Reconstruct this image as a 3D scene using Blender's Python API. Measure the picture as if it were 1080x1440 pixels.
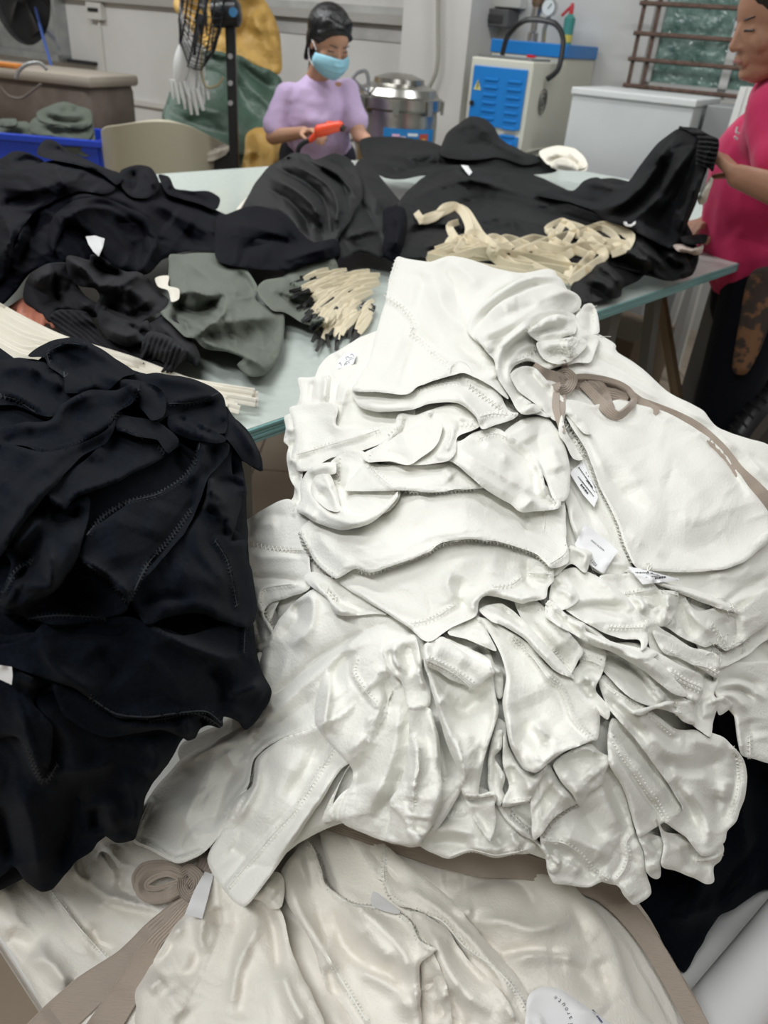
import bpy, bmesh, math, random
import numpy as np
from mathutils import Vector, Matrix
from mathutils.geometry import delaunay_2d_cdt

for _o in list(bpy.data.objects): bpy.data.objects.remove(_o)
SC = bpy.context.scene
C = SC.collection
PI = math.pi

# ---------------------------------------------------------------- camera
F = 1080.0; TH = math.radians(32); RO = math.radians(4.75); H = 1.42
FW = np.array([0, math.cos(TH), -math.sin(TH)])
UP0 = np.array([0, math.sin(TH), math.cos(TH)]); R0 = np.array([1.0, 0, 0])
RT = math.cos(RO) * R0 + math.sin(RO) * UP0
UP = -math.sin(RO) * R0 + math.cos(RO) * UP0
EYE = np.array([0, 0, H])
cam = bpy.data.cameras.new('camera'); camo = bpy.data.objects.new('camera', cam); C.objects.link(camo)
cam.sensor_fit = 'VERTICAL'; cam.sensor_height = 36; cam.sensor_width = 27; cam.lens = 36 * F / 1440
cam.clip_start = 0.02; cam.clip_end = 60
camo.matrix_world = Matrix(((RT[0], UP[0], -FW[0], 0), (RT[1], UP[1], -FW[1], 0), (RT[2], UP[2], -FW[2], H), (0, 0, 0, 1)))
cam.dof.use_dof = True; cam.dof.focus_distance = 0.70; cam.dof.aperture_fstop = 9.0
SC.camera = camo

# ---------------------------------------------------------------- light
W = bpy.data.worlds.new('room_air'); SC.world = W; W.use_nodes = True
W.node_tree.nodes['Background'].inputs[0].default_value = (0.93, 0.97, 1.0, 1)
W.node_tree.nodes['Background'].inputs[1].default_value = 0.33
def area(name, loc, sx, sy, power, rot=(0, 0, 0), col=(0.97, 0.99, 1.0)):
    l = bpy.data.lights.new(name, 'AREA'); l.shape = 'RECTANGLE'; l.size = sx; l.size_y = sy
    l.energy = power; l.color = col
    o = bpy.data.objects.new(name, l); o.location = loc; o.rotation_euler = rot; C.objects.link(o)
    return o
ZR = math.radians(-30)
area('ceiling_tube_or_fill_light', (-0.75, 1.05, 2.9), 1.3, 0.2, 16, (0, 0, ZR))
area('ceiling_tube_or_fill_light', (1.2, 3.2, 2.9), 1.6, 0.25, 30, (0, 0, ZR))
area('ceiling_tube_or_fill_light', (-1.3, 3.6, 2.9), 1.8, 0.25, 48, (0, 0, ZR))
area('ceiling_tube_or_fill_light', (-3.4, 4.9, 2.9), 1.8, 0.25, 40, (0, 0, ZR))
area('ceiling_tube_or_fill_light', (2.8, 1.2, 2.9), 1.8, 0.25, 22, (0, 0, ZR))
area('ceiling_tube_or_fill_light', (-0.6, -0.5, 2.9), 1.6, 0.25, 38, (0, 0, ZR))  # fill light added behind the camera to brighten the near piles
vs = SC.view_settings
vs.view_transform = 'Standard'; vs.look = 'None'; vs.gamma = 1; vs.use_curve_mapping = False; vs.exposure = 0.02

# ---------------------------------------------------------------- unprojection: photo pixel -> place
def rays(px, py):
    a = (np.asarray(px, float) - 540) / F; b = (720 - np.asarray(py, float)) / F
    return FW + a[..., None] * RT + b[..., None] * UP
def at(px, py, D): return EYE + rays(px, py) * np.asarray(D, float)[..., None]
def V1(px, py, D): return Vector(at(px, py, D))
def on_z(px, py, z):
    d = rays(px, py); return Vector(EYE + d * ((z - H) / d[2]))
def on_y(px, py, Y):
    d = rays(px, py); return Vector(EYE + d * (Y / d[1]))
def proj(p):
    p = np.array(p) - EYE; w = p @ FW
    return 540 + F * (p @ RT) / w, 720 - F * (p @ UP) / w, w

# ---------------------------------------------------------------- materials
def ramp(nt, a, b, p0=0.0, p1=1.0):
    r = nt.nodes.new('ShaderNodeValToRGB')
    r.color_ramp.elements[0].color = (*a, 1); r.color_ramp.elements[1].color = (*b, 1)
    r.color_ramp.elements[0].position = p0; r.color_ramp.elements[1].position = p1
    return r
def mat(name, col, rough=0.6, metal=0.0, bump=0.0, bscale=200, col2=None, cscale=6, sheen=0.0, spec=0.5, trans=0.0, coat=0, stretch=None, sss=0, emit=None, estr=0, alpha=1.0, ior=1.45, p0=0.35, p1=0.65, bdist=0.002):
    m = bpy.data.materials.new(name); m.use_nodes = True; nt = m.node_tree
    b = nt.nodes['Principled BSDF']; b.inputs['Base Color'].default_value = (*col, 1)
    b.inputs['Roughness'].default_value = rough; b.inputs['Metallic'].default_value = metal
    b.inputs['Specular IOR Level'].default_value = spec
    b.inputs['Sheen Weight'].default_value = sheen; b.inputs['Sheen Roughness'].default_value = 0.5
    b.inputs['Transmission Weight'].default_value = trans; b.inputs['Coat Weight'].default_value = coat
    b.inputs['IOR'].default_value = ior; b.inputs['Alpha'].default_value = alpha
    if sss: b.inputs['Subsurface Weight'].default_value = sss; b.inputs['Subsurface Radius'].default_value = (.012, .010, .006); b.inputs['Subsurface Scale'].default_value = 1.0
    if emit: b.inputs['Emission Color'].default_value = (*emit, 1); b.inputs['Emission Strength'].default_value = estr
    tc = nt.nodes.new('ShaderNodeTexCoord'); mp = nt.nodes.new('ShaderNodeMapping')
    nt.links.new(tc.outputs['Object'], mp.inputs[0])
    if stretch: mp.inputs['Scale'].default_value = stretch
    if col2:
        n = nt.nodes.new('ShaderNodeTexNoise'); n.inputs['Scale'].default_value = cscale; n.inputs['Detail'].default_value = 6
        nt.links.new(mp.outputs[0], n.inputs['Vector'])
        r = ramp(nt, col, col2, p0, p1); nt.links.new(n.outputs[0], r.inputs[0]); nt.links.new(r.outputs[0], b.inputs['Base Color'])
    if bump:
        n = nt.nodes.new('ShaderNodeTexNoise'); n.inputs['Scale'].default_value = bscale; n.inputs['Detail'].default_value = 3
        nt.links.new(mp.outputs[0], n.inputs['Vector'])
        bm_ = nt.nodes.new('ShaderNodeBump'); bm_.inputs['Strength'].default_value = bump; bm_.inputs['Distance'].default_value = bdist
        nt.links.new(n.outputs[0], bm_.inputs['Height']); nt.links.new(bm_.outputs[0], b.inputs['Normal'])
    return m
M = {}
M['white'] = mat('white_cotton', (0.86, 0.855, 0.80), 0.9, bump=0.35, bscale=420, sheen=0.25, spec=0.06)
M['cream'] = mat('cream_cotton', (0.83, 0.795, 0.725), 0.9, bump=0.35, bscale=420, sheen=0.25, spec=0.06)
M['thread'] = mat('white_thread', (0.88, 0.87, 0.82), 0.6)
M['navy'] = mat('navy_cotton', (0.0028, 0.0042, 0.0072), 0.9, bump=0.3, bscale=900, sheen=0.02, spec=0.08, col2=(0.0045, 0.0065, 0.011), cscale=300)
M['nthread'] = mat('navy_thread', (0.014, 0.018, 0.024), 0.7)
M['navy2'] = mat('dark_navy_fleece', (0.007, 0.008, 0.016), 0.85, sheen=0.15, spec=0.12)
M['charcoal'] = mat('charcoal_fabric', (0.009, 0.0095, 0.011), 0.7, sheen=0.0, spec=0.25)
M['grey'] = mat('washed_grey_fabric', (0.045, 0.045, 0.048), 0.8, sheen=0.15, spec=0.2)
M['sage'] = mat('sage_fabric', (0.16, 0.178, 0.15), 0.8, sheen=0.03, spec=0.15)
M['taupe'] = mat('taupe_webbing', (0.40, 0.335, 0.28), 0.8, bump=0.5, bscale=60, stretch=(1, 14, 14), sheen=0.2, spec=0.15, bdist=.001)
M['natural'] = mat('natural_cotton_tape', (0.80, 0.71, 0.52), 0.7, bump=0.3, bscale=150, spec=0.25)
M['ivory'] = mat('ivory_cord', (0.80, 0.76, 0.66), 0.7, bump=0.3, bscale=200, spec=0.25)
M['paper'] = mat('label_satin', (0.86, 0.86, 0.87), 0.45)
M['ink'] = mat('label_ink', (0.03, 0.03, 0.035), 0.6)
M['black'] = mat('black_plastic', (0.012, 0.012, 0.014), 0.35)

# ---------------------------------------------------------------- object helpers
def tag(o, label=None, cat=None, group=None, kind=None):
    if label: o['label'] = label
    if cat: o['category'] = cat
    if group: o['group'] = group
    if kind: o['kind'] = kind
    return o
def link(name, me, m=None, parent=None, smooth=True):
    o = bpy.data.objects.new(name, me); C.objects.link(o)
    if m: me.materials.append(m if not isinstance(m, str) else M[m])
    if parent: o.parent = parent; o.matrix_parent_inverse = parent.matrix_world.inverted() if False else Matrix.Identity(4)
    if smooth and len(me.polygons): me.polygons.foreach_set('use_smooth', [True] * len(me.polygons))
    return o
def empty(name, loc=(0, 0, 0), rz=0):
    o = bpy.data.objects.new(name, None); o.empty_display_size = .05; o.location = loc; o.rotation_euler = (0, 0, rz); C.objects.link(o); return o

class MB:
    """collects shapes into ONE mesh"""
    def __init__(s): s.v = []; s.f = []
    def add(s, vs, fs):
        n = len(s.v); s.v += [tuple(v) for v in vs]; s.f += [tuple(i + n for i in f) for f in fs]; return s
    def box(s, c, d, rz=0, mx=None, bev=0.0):
        bm = bmesh.new(); bmesh.ops.create_cube(bm, size=1)
        bmesh.ops.scale(bm, vec=d, verts=bm.verts)
        if bev: bmesh.ops.bevel(bm, geom=bm.edges[:] , offset=bev, segments=2, profile=.5, affect='EDGES')
        m = (mx or Matrix.Identity(4)) @ Matrix.Translation(c) @ Matrix.Rotation(rz, 4, 'Z')
        bm.verts.ensure_lookup_table(); bm.verts.index_update()
        s.add([m @ v.co for v in bm.verts], [[v.index for v in f.verts] for f in bm.faces]); bm.free(); return s
    def tube(s, pts, r, n=8, closed=False, cap=True, flat=1.0, upv=None):
        pts = [Vector(p) for p in pts]; m = len(pts); rs = r if hasattr(r, '__len__') else [r] * m
        vs = []; nrm = None
        for i, p in enumerate(pts):
            a = pts[(i - 1) % m] if (closed or i) else p; b = pts[(i + 1) % m] if (closed or i < m - 1) else p
            t = (b - a); t = t.normalized() if t.length > 1e-9 else Vector((0, 0, 1))
            if upv is not None: nrm = Vector(upv)
            if nrm is None: nrm = Vector((0, 0, 1)) if abs(t.z) < .9 else Vector((1, 0, 0))
            q = nrm - t * nrm.dot(t)
            nrm = q.normalized() if q.length > 1e-6 else t.orthogonal().normalized(); bi = t.cross(nrm)
            for k in range(n):
                an = 2 * PI * k / n
                vs.append(p + nrm * math.cos(an) * rs[i] * flat + bi * math.sin(an) * rs[i])
        fs = []
        for i in range(m if closed else m - 1):
            for k in range(n):
                fs.append((i * n + k, i * n + (k + 1) % n, ((i + 1) % m) * n + (k + 1) % n, ((i + 1) % m) * n + k))
        if cap and not closed: fs += [tuple(range(n))[::-1], tuple((m - 1) * n + k for k in range(n))]
        return s.add(vs, fs)
    def lathe(s, prof, c=(0, 0, 0), n=32, mx=None, ax=None):
        vs = []; fs = []
        for r, z in prof:
            for k in range(n):
                a = 2 * PI * k / n; vs.append(Vector((r * math.cos(a), r * math.sin(a), z)))
        m = Matrix.Translation(c) @ (mx or Matrix.Identity(4))
        for i in range(len(prof) - 1):
            for k in range(n): fs.append((i * n + k, i * n + (k + 1) % n, (i + 1) * n + (k + 1) % n, (i + 1) * n + k))
        fs += [tuple(range(n))[::-1], tuple((len(prof) - 1) * n + k for k in range(n))]
        return s.add([m @ v for v in vs], fs)
    def sphere(s, c, r, n=16, sc=(1, 1, 1), mx=None):
        prof = [(max(1e-4, r * math.sin(PI * i / n)), -r * math.cos(PI * i / n)) for i in range(n + 1)]
        return s.lathe(prof, c, n * 2 if n < 12 else 24, (mx or Matrix.Identity(4)) @ Matrix.Diagonal((*sc, 1)))
    def build(s, name, m, parent=None, smooth=True, bevel=0):
        me = bpy.data.meshes.new(name); me.from_pydata(s.v, [], s.f); me.update()
        o = link(name, me, m, parent, smooth)
        if bevel:
            md = o.modifiers.new('b', 'BEVEL'); md.width = bevel; md.segments = 2; md.limit_method = 'ANGLE'
        if smooth and hasattr(me, 'set_sharp_from_angle'): me.set_sharp_from_angle(angle=math.radians(40))
        return o

def cr(pts, n=8, closed=False):
    """Catmull-Rom through points (numpy Nx2 or Nx3)"""
    P = np.asarray(pts, float); m = len(P)
    if m < 3 and not closed: return np.array([P[0] + (P[-1] - P[0]) * t for t in np.linspace(0, 1, n + 1)])
    out = []
    for i in range(m if closed else m - 1):
        if closed: p0, p1, p2, p3 = P[i - 1], P[i], P[(i + 1) % m], P[(i + 2) % m]
        else: p0, p1, p2, p3 = P[max(i - 1, 0)], P[i], P[i + 1], P[min(i + 2, m - 1)]
        d = np.linalg.norm(p2 - p1); k = n if n > 0 else max(1, int(d / -n))
        for t in np.arange(k) / k:
            a = -.5 * t + t * t - .5 * t ** 3; b = 1 - 2.5 * t * t + 1.5 * t ** 3; c = .5 * t + 2 * t * t - 1.5 * t ** 3; e = -.5 * t * t + .5 * t ** 3
            s_ = .8   # a little tighter than the standard spline
            lin = p1 + (p2 - p1) * t
            out.append(s_ * (a * p0 + b * p1 + c * p2 + e * p3) + (1 - s_) * lin)
    if not closed: out.append(P[-1])
    return np.array(out)
# ---------------------------------------------------------------- draped cloth
# A heap is a mound of real depth; every garment panel on it is draped over whatever lies there already.
CROP = dict(A=(380,340,2.7),B=(680,440,2.7),C=(180,700,2.348),D=(560,780,2.077),E=(0,1100,2.),G=(540,1140,2.),H=(0,460,2.7),I=(0,800,2.7),
 J=(0,180,2.7),K=(320,180,2.571),L=(700,180,2.842),M=(0,0,2.7),N=(340,0,2.7),O=(640,0,2.4545),Q=(540,860,3.6),R=(760,860,3.43),S=(760,740,3.375),
 T=(640,360,3.857),U=(400,700,2.7),V=(400,480,2.7),W=(380,1140,2.571),X=(0,1200,2.7),Z=(0,0,1.))
def pp(cr_, s):
    if not isinstance(s, str): return np.asarray(s, float)
    ox, oy, k = CROP[cr_]
    return np.array([[ox + float(a.split(',')[0]) / k, oy + float(a.split(',')[1]) / k] for a in s.split()])
def noise2(x, y, seed):
    rs = np.random.RandomState(seed); T = rs.rand(64, 64) * 2 - 1
    xi = np.floor(x).astype(int); yi = np.floor(y).astype(int); fx = x - xi; fy = y - yi
    fx = fx * fx * fx * (fx * (fx * 6 - 15) + 10); fy = fy * fy * fy * (fy * (fy * 6 - 15) + 10)
    g = lambda a, b: T[a % 64, b % 64]
    return (g(xi, yi) * (1 - fx) + g(xi + 1, yi) * fx) * (1 - fy) + (g(xi, yi + 1) * (1 - fx) + g(xi + 1, yi + 1) * fx) * fy
def seg_dist(P, Q, closed=False):
    """distance of points P to polyline Q; also signed side and arclength parameter 0..1"""
    A = Q; B = np.roll(Q, -1, 0)
    if not closed: A = A[:-1]; B = B[:-1]
    L = np.linalg.norm(B - A, axis=1) + 1e-9; cum = np.concatenate([[0], np.cumsum(L)])
    best = np.full(len(P), 1e9); side = np.zeros(len(P)); par = np.zeros(len(P))
    for i in range(len(A)):
        d = B[i] - A[i]; w = P - A[i]; t = np.clip((w @ d) / (L[i] ** 2), 0, 1)
        r = w - t[:, None] * d; dd = np.hypot(r[:, 0], r[:, 1]); m = dd < best
        best = np.where(m, dd, best); side = np.where(m, np.sign(d[0] * w[:, 1] - d[1] * w[:, 0]), side); par = np.where(m, cum[i] + t * L[i], par)
    return best, side, par / cum[-1]
def inside(P, Q):
    c = np.zeros(len(P), bool); n = len(Q); j = n - 1
    for i in range(n):
        yi, yj = Q[i, 1], Q[j, 1]
        if yi != yj:
            m = ((yi > P[:, 1]) != (yj > P[:, 1])) & (P[:, 0] < (Q[j, 0] - Q[i, 0]) * (P[:, 1] - yi) / (yj - yi) + Q[i, 0])
            c ^= m
        j = i
    return c
GS = 3.0
gx = np.arange(-60, 1141, GS); gy = np.arange(-60, 1501, GS); GX, GY = np.meshgrid(gx, gy)
def bil(B, P):
    x = np.clip((P[:, 0] + 60) / GS, 0, len(gx) - 1.001); y = np.clip((P[:, 1] + 60) / GS, 0, len(gy) - 1.001)
    xi = x.astype(int); yi = y.astype(int); fx = x - xi; fy = y - yi
    return (B[yi, xi] * (1 - fx) + B[yi, xi + 1] * fx) * (1 - fy) + (B[yi + 1, xi] * (1 - fx) + B[yi + 1, xi + 1] * fx) * fy
def blur(B, r):
    k = max(1, int(r / GS))
    for _ in range(2):
        for ax in (0, 1):
            pad = [(0, 0), (0, 0)]; pad[ax] = (k + 1, k); c = np.cumsum(np.pad(B, pad, 'edge'), ax)
            B = (c[2*k+1:] - c[:-(2*k+1)]) / (2*k+1) if ax == 0 else (c[:, 2*k+1:] - c[:, :-(2*k+1)]) / (2*k+1)
    return B
def minf(B, k):
    for _ in range(k):
        C_ = B.copy()
        for ax in (0, 1):
            for sh in (-1, 1): C_ = np.minimum(C_, np.roll(B, sh, ax))
        B = C_
    return B
def crest(d, w):
    e = .3 * w; return np.exp(-(np.sqrt(d * d + e * e) - e) / w * 1.25)
class Heap:
    def __init__(s, ctrl, step=4.0, mm=1.0, R=6, lift=5, back=25, br=15, mat='white', thr='thread', floor=None, by_y=False):
        """ctrl: (px, py, world height z) spots of the mound"""
        c = np.array([(q[0], q[1], q[2] if len(q) == 3 else H + rays(q[0], q[1])[2] * q[3]) for q in ctrl], float); s.step = step; s.mm = mm * .001; s.R = R; s.lift = lift; s.back = back; s.br = br; s.mat = mat; s.thr = thr
        rz = rays(c[:, 0], c[:, 1])[:, 2]; D = (c[:, 2] - H) / rz
        if by_y: D = c[:, 2] / rays(c[:, 0], c[:, 1])[:, 1]
        X = c[:, :2] / 500; n = len(X)
        r = np.linalg.norm(X[:, None] - X[None], axis=2); K = r ** 2 * np.log(r + 1e-6) + np.eye(n) * .02
        A = np.zeros((n + 3, n + 3)); A[:n, :n] = K; A[:n, n] = 1; A[:n, n+1:] = X; A[n, :n] = 1; A[n+1:, :n] = X.T
        sol = np.linalg.solve(A, np.concatenate([D, [0, 0, 0]]))
        x = GX / 500; y = GY / 500; Z = sol[n] + sol[n+1] * x + sol[n+2] * y
        for i in range(n):
            q = np.hypot(x - X[i, 0], y - X[i, 1]); Z = Z + sol[i] * q ** 2 * np.log(q + 1e-6)
        s.buf = np.maximum(Z, .3)
        if floor is not None:
            r = rays(GX, GY)[..., 2]; Df = np.where(r < -.02, (floor - H) / np.minimum(r, -.02), 99); s.buf = np.minimum(s.buf, Df - .004)
SEED = [1]; RK = .42; LK = 1.45; MS = .85; FK = 2.3; NK = .5; NS = 1.0; AF = [3.4, 130, .8]
STATS = [0]
def P(hp, cp, out, folds='', seam='', R=None, lift=None, back=None, nz=None, mat=None, name='fabric_panel', parent=None, curve=False, label=None, cat='garment', group=None, step=None, br=None, sink=0, thr=None, rib=None, flat=False):
    SEED[0] += 1; sd = SEED[0]
    R = (hp.R if R is None else R) * hp.mm * RK; lift = (hp.lift if lift is None else lift) * hp.mm * LK; back = (hp.back if back is None else back) * hp.mm
    step = step or (hp.step * MS if not rib else 2.0)
    ctl = pp(cp, out)
    if flat and not curve: O = np.concatenate([ctl[i] + (ctl[(i + 1) % len(ctl)] - ctl[i]) * np.arange(0, 1, 1 / max(1, int(np.linalg.norm(ctl[(i + 1) % len(ctl)] - ctl[i]) / step)))[:, None] for i in range(len(ctl))])
    else: O = cr(ctl, -step, True)
    # resample / drop duplicates
    keep = [0]
    for i in range(1, len(O)):
        if np.linalg.norm(O[i] - O[keep[-1]]) > step * .55: keep.append(i)
    O = O[keep]
    # slight hand-made waviness of the edge
    if not flat:
        c0 = O.mean(0); O = O + np.stack([noise2(O[:, 0] / 17 + sd, O[:, 1] / 17, sd), noise2(O[:, 0] / 17, O[:, 1] / 17 + sd, sd + 7)], 1) * min(1.2, step * .3)
    x0, y0 = O.min(0); x1, y1 = O.max(0)
    xs = np.arange(x0, x1 + step, step); ys = np.arange(y0, y1 + step, step * .87)
    g = np.array([[x + (step / 2 if j % 2 else 0), y] for j, y in enumerate(ys) for x in xs])
    g = g[inside(g, O)]
    d, _, _ = seg_dist(g, O, True); g = g[d > step * .6]
    pts = np.concatenate([O, g]); nO = len(O)
    r = delaunay_2d_cdt([Vector(p) for p in pts], [(i, (i + 1) % nO) for i in range(nO)], [], 1, 1e-4)
    vs = np.array([list(v) for v in r[0]]); fs = [f for f in r[2]]
    ori = r[3]
    bidx = {}
    for k, lst in enumerate(ori):
        for q in lst:
            if q < nO: bidx[q] = k
    d, _, _ = seg_dist(vs, O, True)
    bl = blur(minf(hp.buf, 2), br or hp.br); under = bil(hp.buf, vs); base = np.minimum(bil(bl, vs), under - .0012 * hp.mm / .001)
    ppm = F / base.mean()                       # pixels per metre here
    dm = d / ppm
    t = np.clip(1 - dm / max(R, 1e-5), 0, 1)
    h = lift - R * (1 - np.sqrt(np.maximum(0, 1 - t * t)))
    fade = np.clip(dm / max(R, .003), 0, 1)
    segs = []
    for fd in ([q for q in folds.split(';') if q.strip()] if isinstance(folds, str) else folds):
        a = fd.split(':'); q = cr(pp(cp, a[0].strip()), 5); w = float(a[1]); hh = float(a[2]) * hp.mm * FK; asy = float(a[3]) if len(a) > 3 else 1.0
        dd, sg, pr = seg_dist(vs, q)
        ww = np.where(sg > 0, w * asy, w); tap = np.clip(np.minimum(pr, 1 - pr) * 4 + .12, 0, 1)
        h = h + hh * crest(dd, ww) * tap * (.35 + .65 * fade)
    if nz is None: nz = (1.6, 26, random.Random(sd).uniform(0, 180))
    if nz[0]:
        am, lam, an = nz; lam = lam * NS; an = math.radians(an); u = vs[:, 0] * math.cos(an) + vs[:, 1] * math.sin(an); v = -vs[:, 0] * math.sin(an) + vs[:, 1] * math.cos(an)
        wz = noise2(vs[:, 0] / 90 + sd, vs[:, 1] / 90, sd + 3) * 1.1
        n1 = noise2(u / (lam * 3.5) + 3, v / lam + wz * 1.3, sd); n2 = noise2(u / (lam * 1.7), v / (lam * .5) + wz * 2, sd + 1); n3 = noise2(u / lam / 5, v / lam / 2.2 + wz, sd + 2)
        h = h + am * hp.mm * (1.6 * NK * (.45 - (1 - np.abs(n1)) ** 4) + .3 * n2 + 1.3 * n3) * (.25 + .75 * fade)
    if AF[0] and not flat and nz[0]:
        rs = random.Random(sd * 7); area_ = len(vs) * step * step; nn_ = int(min(90, area_ / (AF[1] * hp.step ** 2))); an0 = math.radians(nz[2])
        for _ in range(nn_):
            p0 = vs[rs.randrange(len(vs))]; a = an0 + rs.gauss(0, .30); L_ = rs.uniform(8, 26) * hp.step; q = [p0]; cv = rs.gauss(0, .10)
            for _j in range(6): a += cv; p0 = p0 + np.array([math.cos(a), math.sin(a)]) * L_ / 6; q.append(p0)
            dd, sg, pr = seg_dist(vs, np.array(q)); w_ = rs.uniform(1.0, 2.6) * hp.step * AF[2]; tap = np.sin(np.clip(pr, 0, 1) * PI) ** .7
            asy = rs.uniform(.6, 1.8); h = h + rs.choice((1, 1, -1.1)) * rs.uniform(.4, 1.0) * AF[0] * hp.mm * (w_ / hp.step / 2) * crest(dd, np.where(sg > 0, w_, w_ * asy)) * tap * (.3 + .7 * fade)
    if rib:   # elastic rib: (angle, pitch px, amp)
        an = math.radians(rib[0]); v = -vs[:, 0] * math.sin(an) + vs[:, 1] * math.cos(an)
        u = vs[:, 0] * math.cos(an) + vs[:, 1] * math.sin(an)
        h = h + rib[2] * hp.mm * np.sin(2 * PI * (v / rib[1] + .5 * noise2(u / 30, v / 30, sd)))
    seams = []
    for sm in [q for q in seam.split(';') if q.strip()]:
        a = sm.strip()
        if a[0] == 'e':
            i0, i1 = [int(q) for q in a[1:].split('-')]; k = [j % len(ctl) for j in range(i0, (i1 if i1 >= i0 else i1 + len(ctl)) + 1)]
            q = cr(ctl[k], 6); cen = ctl.mean(0)
            tg = np.gradient(q, axis=0); nn = np.stack([-tg[:, 1], tg[:, 0]], 1); nn /= np.linalg.norm(nn, axis=1)[:, None] + 1e-9
            tst = q + nn * 4; ins = inside(tst, O)
            sgn = 1 if ins.mean() > .5 else -1
            q = q + nn * sgn * 4.5
        else: q = cr(pp(cp, a), 6)
        seams.append(q); dd, sg, pr = seg_dist(vs, q)
        h = h + 2.2 * hp.mm * np.exp(-(dd / 4.5) ** 4) - 1.6 * hp.mm * np.exp(-((dd * sg - 8) / 3.0) ** 2)
    D = base - h + sink * hp.mm
    X = at(vs[:, 0], vs[:, 1], D)
    # skirt: the edge turns round and goes down into the heap
    ring = [bidx[i] for i in range(nO) if i in bidx]
    rp = vs[ring]; n = len(ring)
    tg = np.roll(rp, -1, 0) - np.roll(rp, 1, 0); nn = np.stack([-tg[:, 1], tg[:, 0]], 1); nn /= np.linalg.norm(nn, axis=1)[:, None] + 1e-9
    if not inside(rp + nn * 1.0, O).mean() > .5: nn = -nn
    extra = []; Dr = D[ring]
    for (ins, bk) in ((.3, .12), (1.2, .4), (3.0, 1.0)):
        q = rp + nn * ins; extra.append(at(q[:, 0], q[:, 1], Dr + back * bk))
    allv = [X] + extra; base_i = len(X); F_ = [tuple(f) for f in fs]
    # orientation of CDT faces: make them face the eye
    prev = ring
    for k in range(3):
        cur = [base_i + k * n + i for i in range(n)]
        for i in range(n):
            j = (i + 1) % n; F_.append((prev[i], prev[j], cur[j], cur[i]))
        prev = cur
    me = bpy.data.meshes.new(name); me.from_pydata(np.concatenate(allv).tolist(), [], F_); me.update()
    bm = bmesh.new(); bm.from_mesh(me); bmesh.ops.recalc_face_normals(bm, faces=bm.faces); bm.faces.ensure_lookup_table(); bm.verts.index_update()
    f0 = bm.faces[0]
    if f0.normal.dot(Vector(EYE) - f0.calc_center_median()) < 0: bmesh.ops.reverse_faces(bm, faces=bm.faces)
    bm.edges.ensure_lookup_table(); rset = set(ring)
    if R < .008 * (hp.mm / .001): 
        for e in bm.edges:
            a_, b_ = e.verts[0].index, e.verts[1].index
            if a_ in rset and b_ in rset: e.smooth = False
    bm.to_mesh(me); bm.free(); STATS[0] += len(me.vertices)
    o = link(name, me, mat or hp.mat, parent)
    if label: tag(o, label, cat if not parent else None, group)
    # write into the heap
    G = np.stack([GX.ravel(), GY.ravel()], 1); mk = (G[:, 0] >= x0) & (G[:, 0] <= x1) & (G[:, 1] >= y0) & (G[:, 1] <= y1)
    idx = np.where(mk)[0]; idx = idx[inside(G[idx], O)]
    if len(idx):
        # nearest mesh vertex by bucket averaging, then fill from recomputation
        acc = np.zeros(hp.buf.shape); cnt = np.zeros(hp.buf.shape)
        ix = np.clip(np.round((vs[:, 0] + 60) / GS).astype(int), 0, len(gx) - 1); iy = np.clip(np.round((vs[:, 1] + 60) / GS).astype(int), 0, len(gy) - 1)
        for dx in (-1, 0, 1):
            for dy in (-1, 0, 1):
                w = 1.0 if dx == 0 and dy == 0 else .15
                jx = np.clip(ix + dx, 0, len(gx) - 1); jy = np.clip(iy + dy, 0, len(gy) - 1)
                np.add.at(acc, (jy, jx), D * w); np.add.at(cnt, (jy, jx), w)
        val = np.where(cnt > 0, acc / np.maximum(cnt, 1e-9), hp.buf)
        b = hp.buf.ravel(); b[idx] = np.minimum(b[idx] + .0, val.ravel()[idx]); hp.buf = b.reshape(hp.buf.shape)
    for q in seams: stitch(hp, q, o, thr or hp.thr)
    return o
def stitch(hp, q, parent, thr, amp=3.6, pitch=2.6, name='overlock_seam', rad=.00055):
    L = np.concatenate([[0], np.cumsum(np.linalg.norm(np.diff(q, axis=0), axis=1))]); n = int(L[-1] / pitch)
    if n < 3: return
    s = np.linspace(0, L[-1], n); x = np.interp(s, L, q[:, 0]); y = np.interp(s, L, q[:, 1])
    tx = np.gradient(x); ty = np.gradient(y); l = np.hypot(tx, ty) + 1e-9; sg = np.where(np.arange(n) % 2, 1, -1) * amp
    k = hp.mm / .001; Pq = np.stack([x - ty / l * sg, y + tx / l * sg], 1); D = bil(hp.buf, Pq) - .0009 * k
    m = MB(); pts = at(Pq[:, 0], Pq[:, 1], D); m.tube(pts, rad * k, 4)
    Pq2 = np.stack([x, y], 1); m.tube(at(x, y, bil(hp.buf, Pq2) - .0011 * k), rad * k, 4)
    return m.build(name, thr, parent)
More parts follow.
